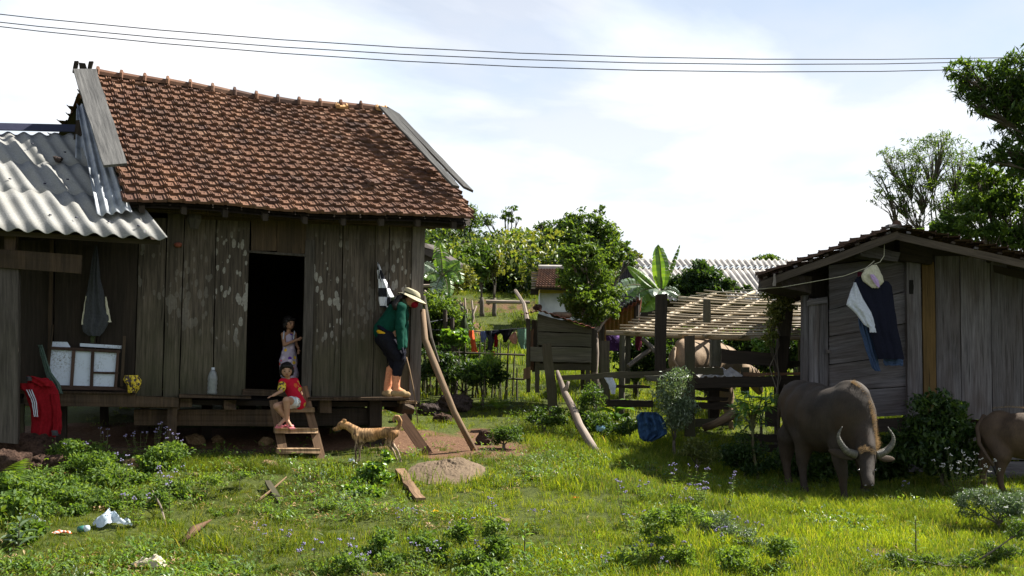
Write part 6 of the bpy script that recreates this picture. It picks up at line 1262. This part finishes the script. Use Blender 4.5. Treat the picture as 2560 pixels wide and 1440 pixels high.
axb = (sho-rump).normalized(); sdb = axb.cross(UP).normalized(); upb = sdb.cross(axb); Bm = basis(axb, sdb, upb)
prims += [E_(rump+UP*.02, (.33, .235, .28), Bm), E_(rump.lerp(mid, .5)-UP*.04, (.42, .31, .36), Bm), E_(mid-UP*.06, (.46, .335, .385), Bm), E_(mid.lerp(sho, .5)-UP*.06, (.36, .30, .37), Bm), E_(sho-UP*.02, (.32, .25, .35), Bm), E_(Q(2128, 985, 11.05), (.30, .13, .16), Bm), E_(Q(1985, 985, 12.0), (.16, .15, .12), Bm)]
poll = Q(2165, 1128, 10.62); prims += [C_(Q(2135, 1000, 11.0), .20, Q(2158, 1060, 10.85), .185, .7, sdb), C_(Q(2158, 1060, 10.85), .185, poll+UP*.02, .125, .75, sdb), C_(Q(2140, 1075, 10.95), .15, Q(2160, 1140, 10.72), .10)]
muz = Q(2171, 1222, 10.38)
prims += [E_(poll, (.115, .10, .10)), C_(poll+Vector((0, -.02, -.04)), .105, poll.lerp(muz, .45), .085), C_(poll.lerp(muz, .45), .085, muz+UP*.05, .066), E_(muz+UP*.04, (.075, .06, .055)), C_(poll+Vector((-.06, 0, -.1)), .05, poll+Vector((.07, 0, -.1)), .05)]
def leg(h, top, tr, knee_t, back, foot, r):
    k = top.lerp(foot, knee_t)+back; return [C_(h, tr, top, tr*.85), C_(top, tr*.85, k, r*1.35), C_(k, r*1.2, foot.lerp(k, .35), r*.85), C_(foot.lerp(k, .35), r*.85, foot+UP*.07, r*.95), C_(foot+UP*.06, r*1.0, foot+UP*.03, r*1.25)]
bk = -axb*.06
prims += leg(rump-UP*.12+sdb*-.08, Q(1972, 1090, 11.95), .17, .45, bk, hindL, .055)+leg(rump-UP*.12+sdb*.1, Q(2012, 1095, 11.55), .16, .45, bk, hindR, .055)
prims += leg(sho-UP*.15+sdb*.1, Q(2095, 1120, 11.0), .13, .5, axb*.02, frL, .05)+leg(sho-UP*.15-sdb*.12, Q(2150, 1120, 11.5), .12, .5, axb*.02, frR, .05)
prims += [C_(mid-UP*.28, .15, sho-UP*.28, .14)]
blob('body', prims, M['hide'], bf, .022, 15, .008, 7)
for f in (hindL, hindR, frL, frR): blob('hoof', [E_(f+Vector((-.025, -.02, .02)), (.035, .05, .035)), E_(f+Vector((.025, -.02, .02)), (.035, .05, .035))], M['hoof'], bf, .012, 2)
def horn(pix, Y, r0):
    pts = [Q(x, y, Y-.0) for x, y in pix]; n = 18; out = []
    for i in range(n+1):       # Catmull-Rom
        s = i/n*(len(pts)-1); k = min(int(s), len(pts)-2); t = s-k; p0, p1, p2, p3 = pts[max(k-1, 0)], pts[k], pts[k+1], pts[min(k+2, len(pts)-1)]
        out.append(.5*((2*p1)+(p2-p0)*t+(2*p0-5*p1+4*p2-p3)*t*t+(3*p1-p0-3*p2+p3)*t**3))
    return MB().tube(out, [r0*(1-(i/n)**1.4*.93) for i in range(n+1)], 12, .02).build('horn', M['horn'], bf, smooth=True)
horn([(2142, 1137), (2118, 1128), (2102, 1108), (2096, 1088), (2106, 1066)], 10.6, .045); horn([(2190, 1138), (2214, 1128), (2229, 1112), (2233, 1092), (2219, 1067)], 10.62, .045)
def ear(a, c, w, par, m='hide'): 
    ax = (c-a).normalized(); sd = ax.cross(Vector((0, 1, 0))).normalized(); mtx = basis(ax, sd, ax.cross(sd)); return blob('ear', [E_(a.lerp(c, .5), ((c-a).length*.55, w, w*.35), mtx)], M[m] if isinstance(m, str) else m, par, .01, 2)
ear(Q(2138, 1146, 10.62), Q(2072, 1126, 10.75), .05, bf); ear(Q(2196, 1146, 10.64), Q(2236, 1148, 10.8), .04, bf)
for x, y in ((2146, 1176), (2188, 1176)): MB().rock(Q(x, y, 10.42), (.014, .012, .012), 1, 0, (8, 6)).build('eye', M['eye'], bf, smooth=True)
for x in (2163, 2180): MB().rock(Q(x, 1214, 10.31), (.013, .01, .01), 1, 0, (8, 6)).build('nostril', M['eye'], bf)
tl = [Q(1968, 965, 12.2), Q(1950, 1000, 12.25), Q(1946, 1060, 12.2), Q(1950, 1120, 12.2), Q(1952, 1150, 12.2)]; MB().tube(tl, [.04, .03, .02, .02, .005], 7).build('tail', M['hide'], bf, smooth=True)
# bristly mane along the top of the neck
def bristles(name, path, n, L, spread, par, mat, lean):
    V = []; 
    for _ in range(n):
        s = rng.random()*(len(path)-1); k = min(int(s), len(path)-2); t = s-k; p = path[k].lerp(path[k+1], t); ax = (path[k+1]-path[k]).normalized(); sd = ax.cross(lean).normalized(); u = rng.gauss(0, 1)*spread
        base = p+sd*u; d = (lean+sd*u*5+ax*rng.uniform(.2, .9)+Vector((rng.gauss(0, .2), rng.gauss(0, .2), rng.gauss(0, .2)))).normalized(); l = L*rng.uniform(.4, 1.2); w = d.cross(ax).normalized()*.0016
        V += [base-w, base+w, base+d*l]
    V = np.array([tuple(v) for v in V]); F = np.arange(len(V)).reshape(-1, 3); fast_mesh(name, V, F, M[mat], par, None, kind='stuff')
mp = [Q(2128, 955, 11.0), Q(2152, 972, 10.9), Q(2170, 1005, 10.83), Q(2180, 1045, 10.76), Q(2184, 1090, 10.7), Q(2178, 1120, 10.62)]
for s in (mp,): bristles('mane', [p+Vector((-.005, -.03, -.015)) for p in s], 5200, .055, .03, bf, 'haird', Vector((.55, .0, .8)))
bristles('forelock', [Q(2145, 1130, 10.52), Q(2165, 1120, 10.5), Q(2188, 1130, 10.52)], 350, .035, .02, bf, 'haird', Vector((0, -.5, .5)))
# --- calf at the right edge, seen from behind
cf = T('buffalo_calf', 'young brown buffalo seen from behind at the right edge of the picture', 'buffalo', gp(2510, 11.6))
r1 = Q(2490, 1082, 11.6); s1 = Q(2640, 1085, 11.2); ax = (s1-r1).normalized(); sd = ax.cross(UP).normalized(); Bm = basis(ax, sd, sd.cross(ax))
fl_ = [gzf(Q(2462, 1225, 11.75)), gzf(Q(2508, 1222, 11.35)), gzf(Q(2620, 1222, 11.1)), gzf(Q(2650, 1222, 11.5))]
pr = [E_(r1, (.2, .19, .22), Bm), E_(r1.lerp(s1, .5)-UP*.03, (.36, .25, .27), Bm), E_(s1, (.25, .2, .27), Bm), E_(Q(2500, 1042, 11.6), (.14, .1, .08), Bm), E_(Q(2475, 1062, 11.7), (.1, .12, .1), Bm), C_(s1+ax*.1, .16, Q(2720, 1040, 11.0), .11), C_(Q(2720, 1040, 11.0), .11, Q(2760, 1090, 10.8), .08)]
pr += leg(r1-UP*.08-sd*.07, Q(2466, 1140, 11.75), .115, .42, -ax*.04, fl_[0], .042)+leg(r1-UP*.08+sd*.09, Q(2506, 1140, 11.4), .12, .42, -ax*.04, fl_[1], .042)+leg(s1-UP*.1+sd*.08, Q(2615, 1150, 11.15), .1, .5, ax*.01, fl_[2], .04)+leg(s1-UP*.1-sd*.1, Q(2645, 1150, 11.5), .1, .5, ax*.01, fl_[3], .04)
blob('body', pr, M['hidecalf'], cf, .018, 12, .005, 10)
MB().tube([Q(2462, 1040, 11.7), Q(2444, 1070, 11.65), Q(2448, 1110, 11.5), Q(2470, 1145, 11.35), Q(2484, 1165, 11.3)], [.035, .03, .022, .018, .02], 8).build('tail', M['hidecalf'], cf, smooth=True); MB().tube([Q(2484, 1164, 11.3), Q(2492, 1190, 11.3)], [.02, .006], 7).build('tail_tuft', M['hoof'], cf, smooth=True)
bristles('back_hair', [Q(2480, 1022, 11.6), Q(2520, 1018, 11.5), Q(2580, 1022, 11.3)], 700, .03, .04, cf, 'haird', UP)
# --- tan buffalo in the pen
pb = T('penned_buffalo', 'tan buffalo standing rump first inside the corral behind the posts', 'buffalo', gp(1760, 15.6))
r2 = Q(1718, 905, 15.4); s2 = Q(1810, 915, 16.0); ax = (s2-r2).normalized(); sd = ax.cross(UP).normalized(); Bm = basis(ax, sd, sd.cross(ax)); g4 = [gzf(r2+sd*.15-ax*.1), gzf(r2-sd*.15), gzf(s2+sd*.15), gzf(s2-sd*.15)]
pr = [E_(r2, (.28, .27, .34), Bm), E_(r2.lerp(s2, .5), (.75, .33, .40), Bm), C_(r2+UP*.02, .3, s2+UP*.02, .3), E_(s2+UP*.0, (.3, .27, .34), Bm), E_(Q(1712, 862, 15.4), (.22, .1, .1), Bm), C_(s2+ax*.2, .2, s2+ax*.75-UP*.1, .14), C_(s2+ax*.7-UP*.1, .14, s2+ax*.95-UP*.35, .08)]
for g, h in zip(g4, (r2, r2, s2, s2)): pr += leg(h-UP*.15, g.lerp(h, .5), .13, .5, -ax*.03, g, .055)
blob('body', pr, M['hidetan'], pb, .025, 14, .006, 9); MB().tube([Q(1686, 868, 15.2), Q(1684, 900, 15.15), Q(1704, 930, 15.1), Q(1702, 950, 15.1)], [.03, .025, .02, .02], 7).build('tail', M['hidetan'], pb, smooth=True)
# --- dog
b = NB('brindle_coat'); ps = b.coord(); m_ = b.n('ShaderNodeMapping'); m_.inputs['Rotation'].default_value = (0, .15, 0); m_.inputs['Scale'].default_value = (62, 16, 11); b.l(ps, m_.inputs[0]); st = b.noise(m_.outputs[0], 1, 5, .6, None, .8)
sp = b.n('ShaderNodeSeparateXYZ'); b.l(ps, sp.inputs[0]); base = b.ramp(b.noise(ps, 5, 3), [(.35, (.30, .15, .05)), (.65, (.44, .27, .13))])
zlo = gz(P(945, 1100, 11.2).x, 11.2)
pale = b.ramp(b.math('DIVIDE', b.math('SUBTRACT', sp.outputs[2], zlo), .4), [(.5, (1, 1, 1)), (.72, (0, 0, 0))])
base = b.mix(b.math('MULTIPLY', pale, .75), base, (.42, .34, .26)); stripe = b.math('MULTIPLY', b.ramp(st, [(.46, (0, 0, 0)), (.53, (1, 1, 1))]), b.ramp(b.noise(ps, 4, 3), [(.35, (.45, .45, .45)), (.6, (.95, .95, .95))]))
M['brindle'] = b.fin(b.mix(stripe, base, (.05, .024, .014)), .75, .2, b.bump(b.noise(ps, 140, 3), .4, .004))
M['dogdark'] = plain('dark_muzzle', (.03, .022, .018), .5)
dg_ = T('brindle_dog', 'thin brindle tan dog with a curled tail standing in front of the house floor', 'dog', gp(945, 11.2))
DY = 11.2; D = lambda x, y, o=0: P(x, y, DY+o); yv = Vector((0, 1, 0))
fF = [gzf(D(890, 1150, .0)), gzf(D(899, 1148, .12)), gzf(D(1003, 1155, 0)), gzf(D(992, 1152, .14))]
pr = [C_(D(896, 1087), .078, D(930, 1088), .078), C_(D(930, 1086), .076, D(962, 1082), .058), C_(D(962, 1080), .058, D(985, 1082), .062), E_(D(902, 1094), (.075, .06, .085)), C_(D(890, 1078), .062, D(868, 1064), .043), C_(D(868, 1064), .046, D(856, 1062), .046), E_(D(853, 1063), (.048, .038, .040)), C_(D(850, 1067), .030, D(834, 1073), .016), C_(D(850, 1072), .02, D(838, 1077), .012)]
def dleg(top, k1, k2, f, r0, r1, r2): return [C_(top, r0, k1, r1), C_(k1, r1, k2, r2), C_(k2, r2, f+UP*.015, r2*.9), C_(f+UP*.014, r2*1.1, f+UP*.012+Vector((-.03, 0, 0)), r2*.95)]
pr += dleg(D(893, 1092, -.05), D(891, 1110, -.05), D(889, 1130, -.04), fF[0], .042, .024, .014)+dleg(D(900, 1092, .06), D(901, 1110, .07), D(899, 1130, .1), fF[1], .042, .024, .014)
pr += dleg(D(982, 1086, -.03), D(975, 1104, -.04), D(995, 1128, -.02), fF[2], .055, .034, .013)+dleg(D(980, 1086, .05), D(968, 1106, .07), D(984, 1128, .1), fF[3], .05, .03, .013)
pr += chain([D(990, 1074), D(999, 1064), D(1001, 1052), D(996, 1042), D(988, 1041), D(983, 1048), D(986, 1056)], [.026, .024, .023, .021, .019, .016, .01])
blob('body', pr, M['brindle'], dg_, .008, 5)
blob('ear', [E_(D(861, 1053, -.04), (.022, .010, .028), Matrix.Rotation(.5, 3, 'Y'))], M['brindle'], dg_, .006, 2); blob('ear', [E_(D(858, 1052, .045), (.02, .010, .026), Matrix.Rotation(.5, 3, 'Y'))], M['brindle'], dg_, .006, 2)
MB().rock(D(832, 1073, 0), (.010, .010, .009), 1, 0, (8, 6)).build('nose', M['eye'], dg_, smooth=True); MB().rock(D(848, 1061, -.034), (.006, .005, .005), 1, 0, (8, 6)).build('eye', M['eye'], dg_, smooth=True)
blob('jaw', [C_(D(849, 1076), .014, D(839, 1079), .010)], M['dogdark'], dg_, .005, 1)
# --- people
M['skin'] = plain('brown_skin', (.36, .19, .115), .55, nsc=6, var=.08, bump=.05); M['skinpale'] = plain('light_brown_skin', (.42, .235, .15), .55, nsc=6, var=.08, bump=.05); M['hair'] = plain('black_hair', (.012, .009, .008), .5, nsc=60, bump=.6); M['lip'] = plain('lip', (.26, .09, .07), .5)
def floral(name, base, spots, sc):
    b = NB(name); ps = b.coord(); vo = b.n('ShaderNodeTexVoronoi'); vo.inputs['Scale'].default_value = sc; b.l(ps, vo.inputs['Vector']); m = b.ramp(vo.outputs['Distance'], [(.36, (1, 1, 1)), (.42, (0, 0, 0))]); sc_ = b.n('ShaderNodeSeparateColor'); b.l(vo.outputs['Color'], sc_.inputs[0])
    c = b.ramp(sc_.outputs[0], [(i/len(spots), s) for i, s in enumerate(spots)], 'CONSTANT'); return b.fin(b.mix(m, base, c), .85, .1)
M['floral'] = floral('floral_dress_cloth', (.40, .34, .42), [(.75, .06, .03), (.7, .45, .05), (.12, .04, .3), (.58, .5, .6), (.6, .1, .15), (.58, .5, .6)], 17)
_rc = (.42, .01, .03); M['redprint'] = floral('red_printed_cloth', _rc, [_rc, _rc, (.40, .28, .05), _rc, (.5, .10, .03), _rc], 14); M['shortsp'] = floral('pale_printed_cloth', (.5, .55, .58), [(.5, .55, .58), (.15, .2, .25), (.5, .55, .58), (.4, .3, .2)], 20)
def hand(w, f, dirn, pl, s, curl=.5, par=None):
    """palm and five fingers: wrist point w, finger direction f, palm normal pl, hand length s"""
    f = f.normalized(); pl = (pl-f*pl.dot(f)).normalized(); sd = f.cross(pl).normalized()*dirn; pr = [C_(w, s*.14, w+f*s*.42+sd*s*.02, s*.17, .55, pl)]
    for i, (o, L) in enumerate(((-.16, .42), (-.055, .5), (.055, .47), (.15, .36))):
        b0 = w+f*s*.44+sd*s*o; d1 = (f+pl*curl*.35+sd*o*.5).normalized(); d2 = (f+pl*curl*1.1+sd*o*.4).normalized(); m1 = b0+d1*s*L*.5; pr += [C_(b0, s*.062, m1, s*.055), C_(m1, s*.055, m1+d2*s*L*.5, s*.045)]
    t0 = w+f*s*.12-sd*s*.12; d1 = (f*.7-sd*.7+pl*.2).normalized(); d2 = (f*.9-sd*.25+pl*.5).normalized(); pr += [C_(t0, s*.075, t0+d1*s*.25, s*.065), C_(t0+d1*s*.25, s*.062, t0+d1*s*.25+d2*s*.2, s*.05)]
    return pr
def face(par, c, r, fw, up, skin):
    sd = fw.cross(up).normalized(); o = lambda a, b_, d: c+fw*r*a+up*r*b_+sd*r*d
    for s in (-1, 1):
        MB().rock(o(.90, .02, s*.36), (r*.11, r*.11, r*.075), 1, 0, (8, 6)).build('eye', M['eye'], par, smooth=True)
        MB().tube([o(.93, .20, s*.18), o(.92, .26, s*.36), o(.80, .20, s*.56)], r*.035, 5).build('eyebrow', M['hair'], par)
    MB().tube([o(.90, -.48, -.2), o(.98, -.46, 0), o(.90, -.48, .2)], [r*.03, r*.07, r*.03], 6).build('mouth', M['lip'], par, smooth=True)
def head_prims(c, r, fw, up):
    sd = fw.cross(up).normalized(); m = basis(fw, sd, up)
    return [E_(c+up*r*.12, (r*1.0, r*.86, r*1.0), m), E_(c+fw*r*.18-up*r*.35, (r*.72, r*.66, r*.62), m), E_(c+fw*r*.98-up*r*.16, (r*.13, r*.12, r*.17), m), E_(c+sd*r*.86-up*r*.1, (r*.12, r*.08, r*.2), m), E_(c-sd*r*.86-up*r*.1, (r*.12, r*.08, r*.2), m), E_(c+fw*r*.4-up*r*.75, (r*.28, r*.28, r*.2), m)]
# sitting child
K = lambda x, y, o: HW(x, y, o)
ch = T('person', 'small child in a red printed shirt and pink slippers sitting on the ladder step', 'person', K(742, 1020, .45))
fw = (HN*.72+HU*.62-UP*.1).normalized(); fw = (HN*.85-HU*.05-UP*.12).normalized(); upv = (UP+fw*.12).normalized(); hc = K(717, 926, .48); r = .078
hip = K(742, 1007, .38); chest = K(724, 967, .42); neck = K(719, 945, .44)
kR = K(716, 1001, .68); kL = K(692, 1016, .66); aR = K(719, 1052, .64); aL = K(714, 1046, .60)
shR, shL = K(706, 955, .46), K(737, 954, .40); elR = K(703, 978, .58); haR = K(683, 989, .60); elL = K(752, 985, .36); haL = K(738, 1003, .44)
pr = head_prims(hc, r, fw, upv)+[C_(neck-UP*.01, .033, hc, .036), C_(chest, .062, hip, .066, .8, HN), C_(shR, .035, shL, .035), C_(shR, .033, elR, .024), C_(elR, .024, haR, .016), C_(shL, .033, elL, .024), C_(elL, .024, haL, .016)]
pr += [C_(hip+HU*.02, .06, kR, .045), C_(kR, .044, kR.lerp(aR, .4), .036), C_(kR.lerp(aR, .4), .036, aR, .021), C_(aR, .023, K(728, 1066, .72), .017), C_(aR, .024, K(720, 1062, .60), .02), C_(hip-HU*.04, .06, kL, .044), C_(kL, .043, kL.lerp(aL, .4), .036), C_(kL.lerp(aL, .4), .036, aL, .021), C_(aL, .023, K(697, 1063, .72), .017)]
pr += hand(haR, (K(676, 991, .62)-haR), 1, -UP, .085, .5)+hand(haL, (K(728, 1006, .5)-haL), 1, -UP, .08, .6)
blob('body', pr, M['skinpale'], ch, .0055, 4)
face(ch, hc, r, fw, upv, 'skin')
sdh = fw.cross(upv).normalized(); hb = basis(fw, sdh, upv)
def hair(par, c, r, fw, up, long=0):
    sd = fw.cross(up).normalized(); m = basis(fw, sd, up); pr = [E_(c+up*r*.28-fw*r*.18, (r*1.08, r*1.03, r*1.0), m), E_(c-fw*r*.35-up*r*.25, (r*.8, r*.95, r*.9), m), E_(c+sd*r*.86-fw*r*.1-up*r*.2, (r*.35, r*.22, r*.6), m), E_(c-sd*r*.86-fw*r*.1-up*r*.2, (r*.35, r*.22, r*.6), m), C_(c+fw*r*.72+up*r*.72-sd*r*.5, r*.3, c+fw*r*.72+up*r*.72+sd*r*.5, r*.3)]
    if long: pr += [C_(c-fw*r*.4, r*.8, c-fw*r*.3-up*r*1.3, r*.6)]
    return blob('hair', pr, M['hair'], par, .006, 2, .006, 50)
hair(ch, hc, r, fw, upv)
blob('shirt', [C_(chest+UP*.005, .074, hip+UP*.03, .082, .85, HN), C_(shR, .048, shL, .048), C_(shR, .046, shR.lerp(elR, .6), .046), C_(shL, .046, shL.lerp(elL, .6), .044), C_(hip+UP*.03, .078, hip-UP*.005+HU*.03, .08)], M['redprint'], ch, .007, 3, .006, 25)
o = blob('sleeve_trim', [C_(shR.lerp(elR, .35), .049, shR.lerp(elR, .68), .050)], M['yellowbag'], ch, .007, 2)
blob('shorts', [C_(hip, .077, hip.lerp(kR, .62), .060), C_(hip-HU*.03, .07, hip.lerp(kL, .5), .058)], M['shortsp'], ch, .008, 3, .004, 30)
M['pink'] = plain('pink_rubber', (.75, .22, .24), .5)
for a, f in ((K(720, 1063, .60), K(730, 1068, .74)), (K(705, 1064, .60), K(695, 1066, .74))):
    d = (f-a).normalized(); sl_ = T('slipper', None, None, a); attach(sl_, ch); MB().beam(a-d*.04-UP*.012, f+d*.02-UP*.012, d.cross(UP).normalized()*.062, UP*.016, 4, .001).build('sole', M['pink'], sl_)
    blob('strap', [C_(a.lerp(f, .6)-d.cross(UP)*.02, .022, a.lerp(f, .6)+d.cross(UP)*.02, .022)], M['pink'], sl_, .006, 2)
# standing child
c2 = T('person', 'little girl in a flowery sleeveless dress standing inside the dark doorway', 'person', K(725, 990, -.15))
O = -.34; hc = K(723, 809, O); r = .077; fw = (HN*.82+HU*.45-UP*.08).normalized(); upv = UP
pr = head_prims(hc, r, fw, upv)+[C_(K(722, 826, O), .03, hc, .035), C_(K(722, 845, O), .058, K(722, 900, O), .065, .8, HN), C_(K(708, 836, O+.02), .030, K(737, 836, O-.03), .03)]
eR = K(711, 862, O+.08); hR = K(742, 850, O+.12); eL = K(741, 862, O-.02)
pr += [C_(K(708, 837, O+.02), .03, eR, .024), C_(eR, .024, hR, .017), C_(K(737, 837, O-.03), .028, eL, .022), C_(eL, .022, K(746, 870, O), .016)]+hand(hR, K(752, 845, O+.14)-hR, 1, HN*-1, .085, .6)+hand(K(746, 872, O), -UP, 1, HN, .08, .4)
pr += [C_(K(714, 905, O), .06, K(712, 950, O), .045), C_(K(712, 950, O), .045, K(712, 984, O), .026), C_(K(732, 905, O), .06, K(732, 950, O), .045), C_(K(732, 950, O), .045, K(732, 984, O), .026), C_(K(712, 986, O), .024, K(710, 989, O+.08), .02), C_(K(732, 986, O), .024, K(734, 989, O+.08), .02)]
blob('body', pr, M['skin'], c2, .006, 4); face(c2, hc, r, fw, upv, 'skin'); hair(c2, hc, r, fw, upv)
blob('dress', [C_(K(722, 846, O), .070, K(722, 880, O), .085, .8, HN), C_(K(722, 880, O), .088, K(722, 905, O), .115, .8, HN), C_(K(720, 905, O), .115, K(724, 935, O), .115, .75, HN)], M['floral'], c2, .009, 3, .008, 22)
for x0, x1 in ((707, 711), (733, 730)): MB().tube([K(x0+1, 848, O+.08), K(x0+3, 832, O+.05), K(x0+3, 828, O)], [.008, .008, .008], 5).build('dress_strap', M['white'], c2)
# stooping adult
ad_ = T('person', 'stooping adult in sun hat, red mask and green jacket standing on the ledge', 'person', K(985, 990, .2))
O = .2; fw = (HU*.86+HN*.2-UP*.35).normalized(); upv = (UP-fw*UP.dot(fw)).normalized(); hc = K(1028, 748, O); r = .098
hipp = K(962, 848, O); chs = K(992, 786, O); nk = K(1006, 764, O); shN, shF = K(1003, 770, O+.14), K(1004, 770, O-.13)
elN = K(1000, 820, O+.2); wrN = K(1002, 868, O+.2); elF = K(1012, 820, O-.05); wrF = K(1010, 866, O+.1)
kN = K(1000, 898, O+.12); anN = K(990, 972, O+.12); kF = K(988, 902, O-.06); anF = K(968, 972, O-.06)
hN_ = K(1006, 872, O+.2)
pr = head_prims(hc, r, fw, upv)+[C_(nk, .05, hc, .055), C_(chs, .12, hipp, .11, .8, HN), C_(shN, .055, shF, .055), C_(shN, .052, elN, .04), C_(elN, .04, wrN, .027), C_(shF, .05, elF, .038), C_(elF, .038, wrF, .026)]
pr += [C_(hipp+HN*.07, .095, kN, .06), C_(kN, .058, kN.lerp(anN, .35), .05), C_(kN.lerp(anN, .35), .05, anN, .032), C_(anN, .035, K(1012, 988, O+.12), .032), C_(hipp-HN*.07, .095, kF, .06), C_(kF, .058, anF, .033), C_(anF, .035, K(985, 988, O-.06), .03)]
blob('body', pr, M['skin'], ad_, .008, 4)
blob('jacket', [C_(nk+UP*-.02, .085, chs, .15, .8, HN), C_(chs, .155, K(960, 826, O), .135, .82, HN), C_(shN, .075, shF, .075), C_(shN, .076, elN, .062), C_(elN, .062, wrN, .043), C_(shF, .07, elF, .055), C_(elF, .055, wrF, .04)], M['tealc'], ad_, .010, 4, .010, 14)
blob('hem_band', [C_(K(957, 828, O)+HN*.05, .115, K(957, 828, O)-HN*.05, .115, .3, (K(992, 786, O)-K(957, 828, O)))], M['navy'], ad_, .010, 2)
blob('yellow_shirt', [C_(K(958, 836, O)+HN*.05, .112, K(958, 836, O)-HN*.05, .112, .35, (chs-hipp))], M['yellowc'], ad_, .010, 2)
blob('trousers', [C_(hipp+HN*.07, .118, kN, .078), C_(kN, .078, K(992, 934, O+.12), .062), C_(hipp-HN*.07, .115, kF, .075), C_(kF, .072, K(980, 924, O-.06), .058), C_(hipp+HN*.05, .115, hipp-HN*.05, .115)], M['pantsc'], ad_, .010, 3, .010, 18)
for an, kx, o2, toe, s in ((anN, kN, O+.12, K(1020, 989, O+.14), 'n'), (anF, kF, O-.06, K(972, 989, O+.0), 'f')):
    blob('sock', [C_(K(990 if s == 'n' else 976, 934 if s == 'n' else 924, o2), .058, an, .046), C_(an, .046, an.lerp(toe, .5), .036)], M['sock'], ad_, .009, 2, .004, 25)
    blob('shoe', [C_(an-UP*.055-HU*.03, .038, toe+UP*.012, .034), C_(an-UP*.045, .045, toe.lerp(an, .4), .042)], M['shoe'], ad_, .008, 2, .004, 30)
blob('glove', hand(K(1004, 866, O+.2), K(1014, 898, O+.22)-K(1004, 866, O+.2), 1, -HU, .19, .9), M['glove'], ad_, .006, 3); blob('glove', hand(wrF, K(1014, 896, O+.12)-wrF, -1, -HU, .18, .9), M['glove'], ad_, .006, 3)
# hat, mask, shoulder strap
hp_ = hc+upv*r*.35; sdv = fw.cross(upv).normalized(); mb = MB(); prof = [(1.95, -.28), (1.9, -.24), (1.25, .05), (1.08, .12), (1.05, .5), (.95, .78), (.6, .92), (.0, .95)]
up2 = (UP+fw*.05).normalized()
def hatf(u, v):
    s = v*(len(prof)-1); k = min(int(s), len(prof)-2); t = s-k; rr_ = prof[k][0]*(1-t)+prof[k+1][0]*t; zz = prof[k][1]*(1-t)+prof[k+1][1]*t; a = u*6.2832; wv = (.08*math.sin(a*3+1) if rr_ > 1.3 else 0)
    return hp_+(fw*math.cos(a)*1.04+sdv*math.sin(a)*.92)*r*rr_+up2*r*(zz+wv)
MB().grid(hatf, 36, 21).build('sun_hat', M['hatc'], ad_, smooth=True); MB().grid(lambda u, v: hp_+(fw*math.cos(u*6.2832)*1.04+sdv*math.sin(u*6.2832)*.92)*r*1.10+up2*r*(.12+.16*v), 36, 2).build('hat_band', M['olivec'], ad_, smooth=True)
blob('face_mask', [E_(hc+fw*r*.55-upv*r*.4, (r*.60, r*.75, r*.55), basis(fw, sdv, upv))], M['maskc'], ad_, .008, 2)
MB().tube([K(1020, 738, O+.03), K(995, 745, O+.12), K(985, 762, O+.17), K(988, 775, O+.18)], [.03, .035, .035, .02], 8).build('hair', M['hair'], ad_, smooth=True)
blob('collar', [C_(K(1008, 752, O+.06), .035, K(1014, 765, O+.1), .03), C_(K(983, 748, O+.02), .03, K(1000, 742, O), .025)], M['olivec'], ad_, .007, 2)
tag(MB().tube([K(1016, 893, O+.22), K(1024, 925, O+.3), K(1034, 975, O+.35), K(1040, 1020, O+.4), K(1045, 1058, O+.45)], [.009, .009, .008, .007, .006], 6).build('walking_stick', M['lit'], smooth=True), 'thin bent stick held by the stooping adult, reaching below the ledge', 'stick')
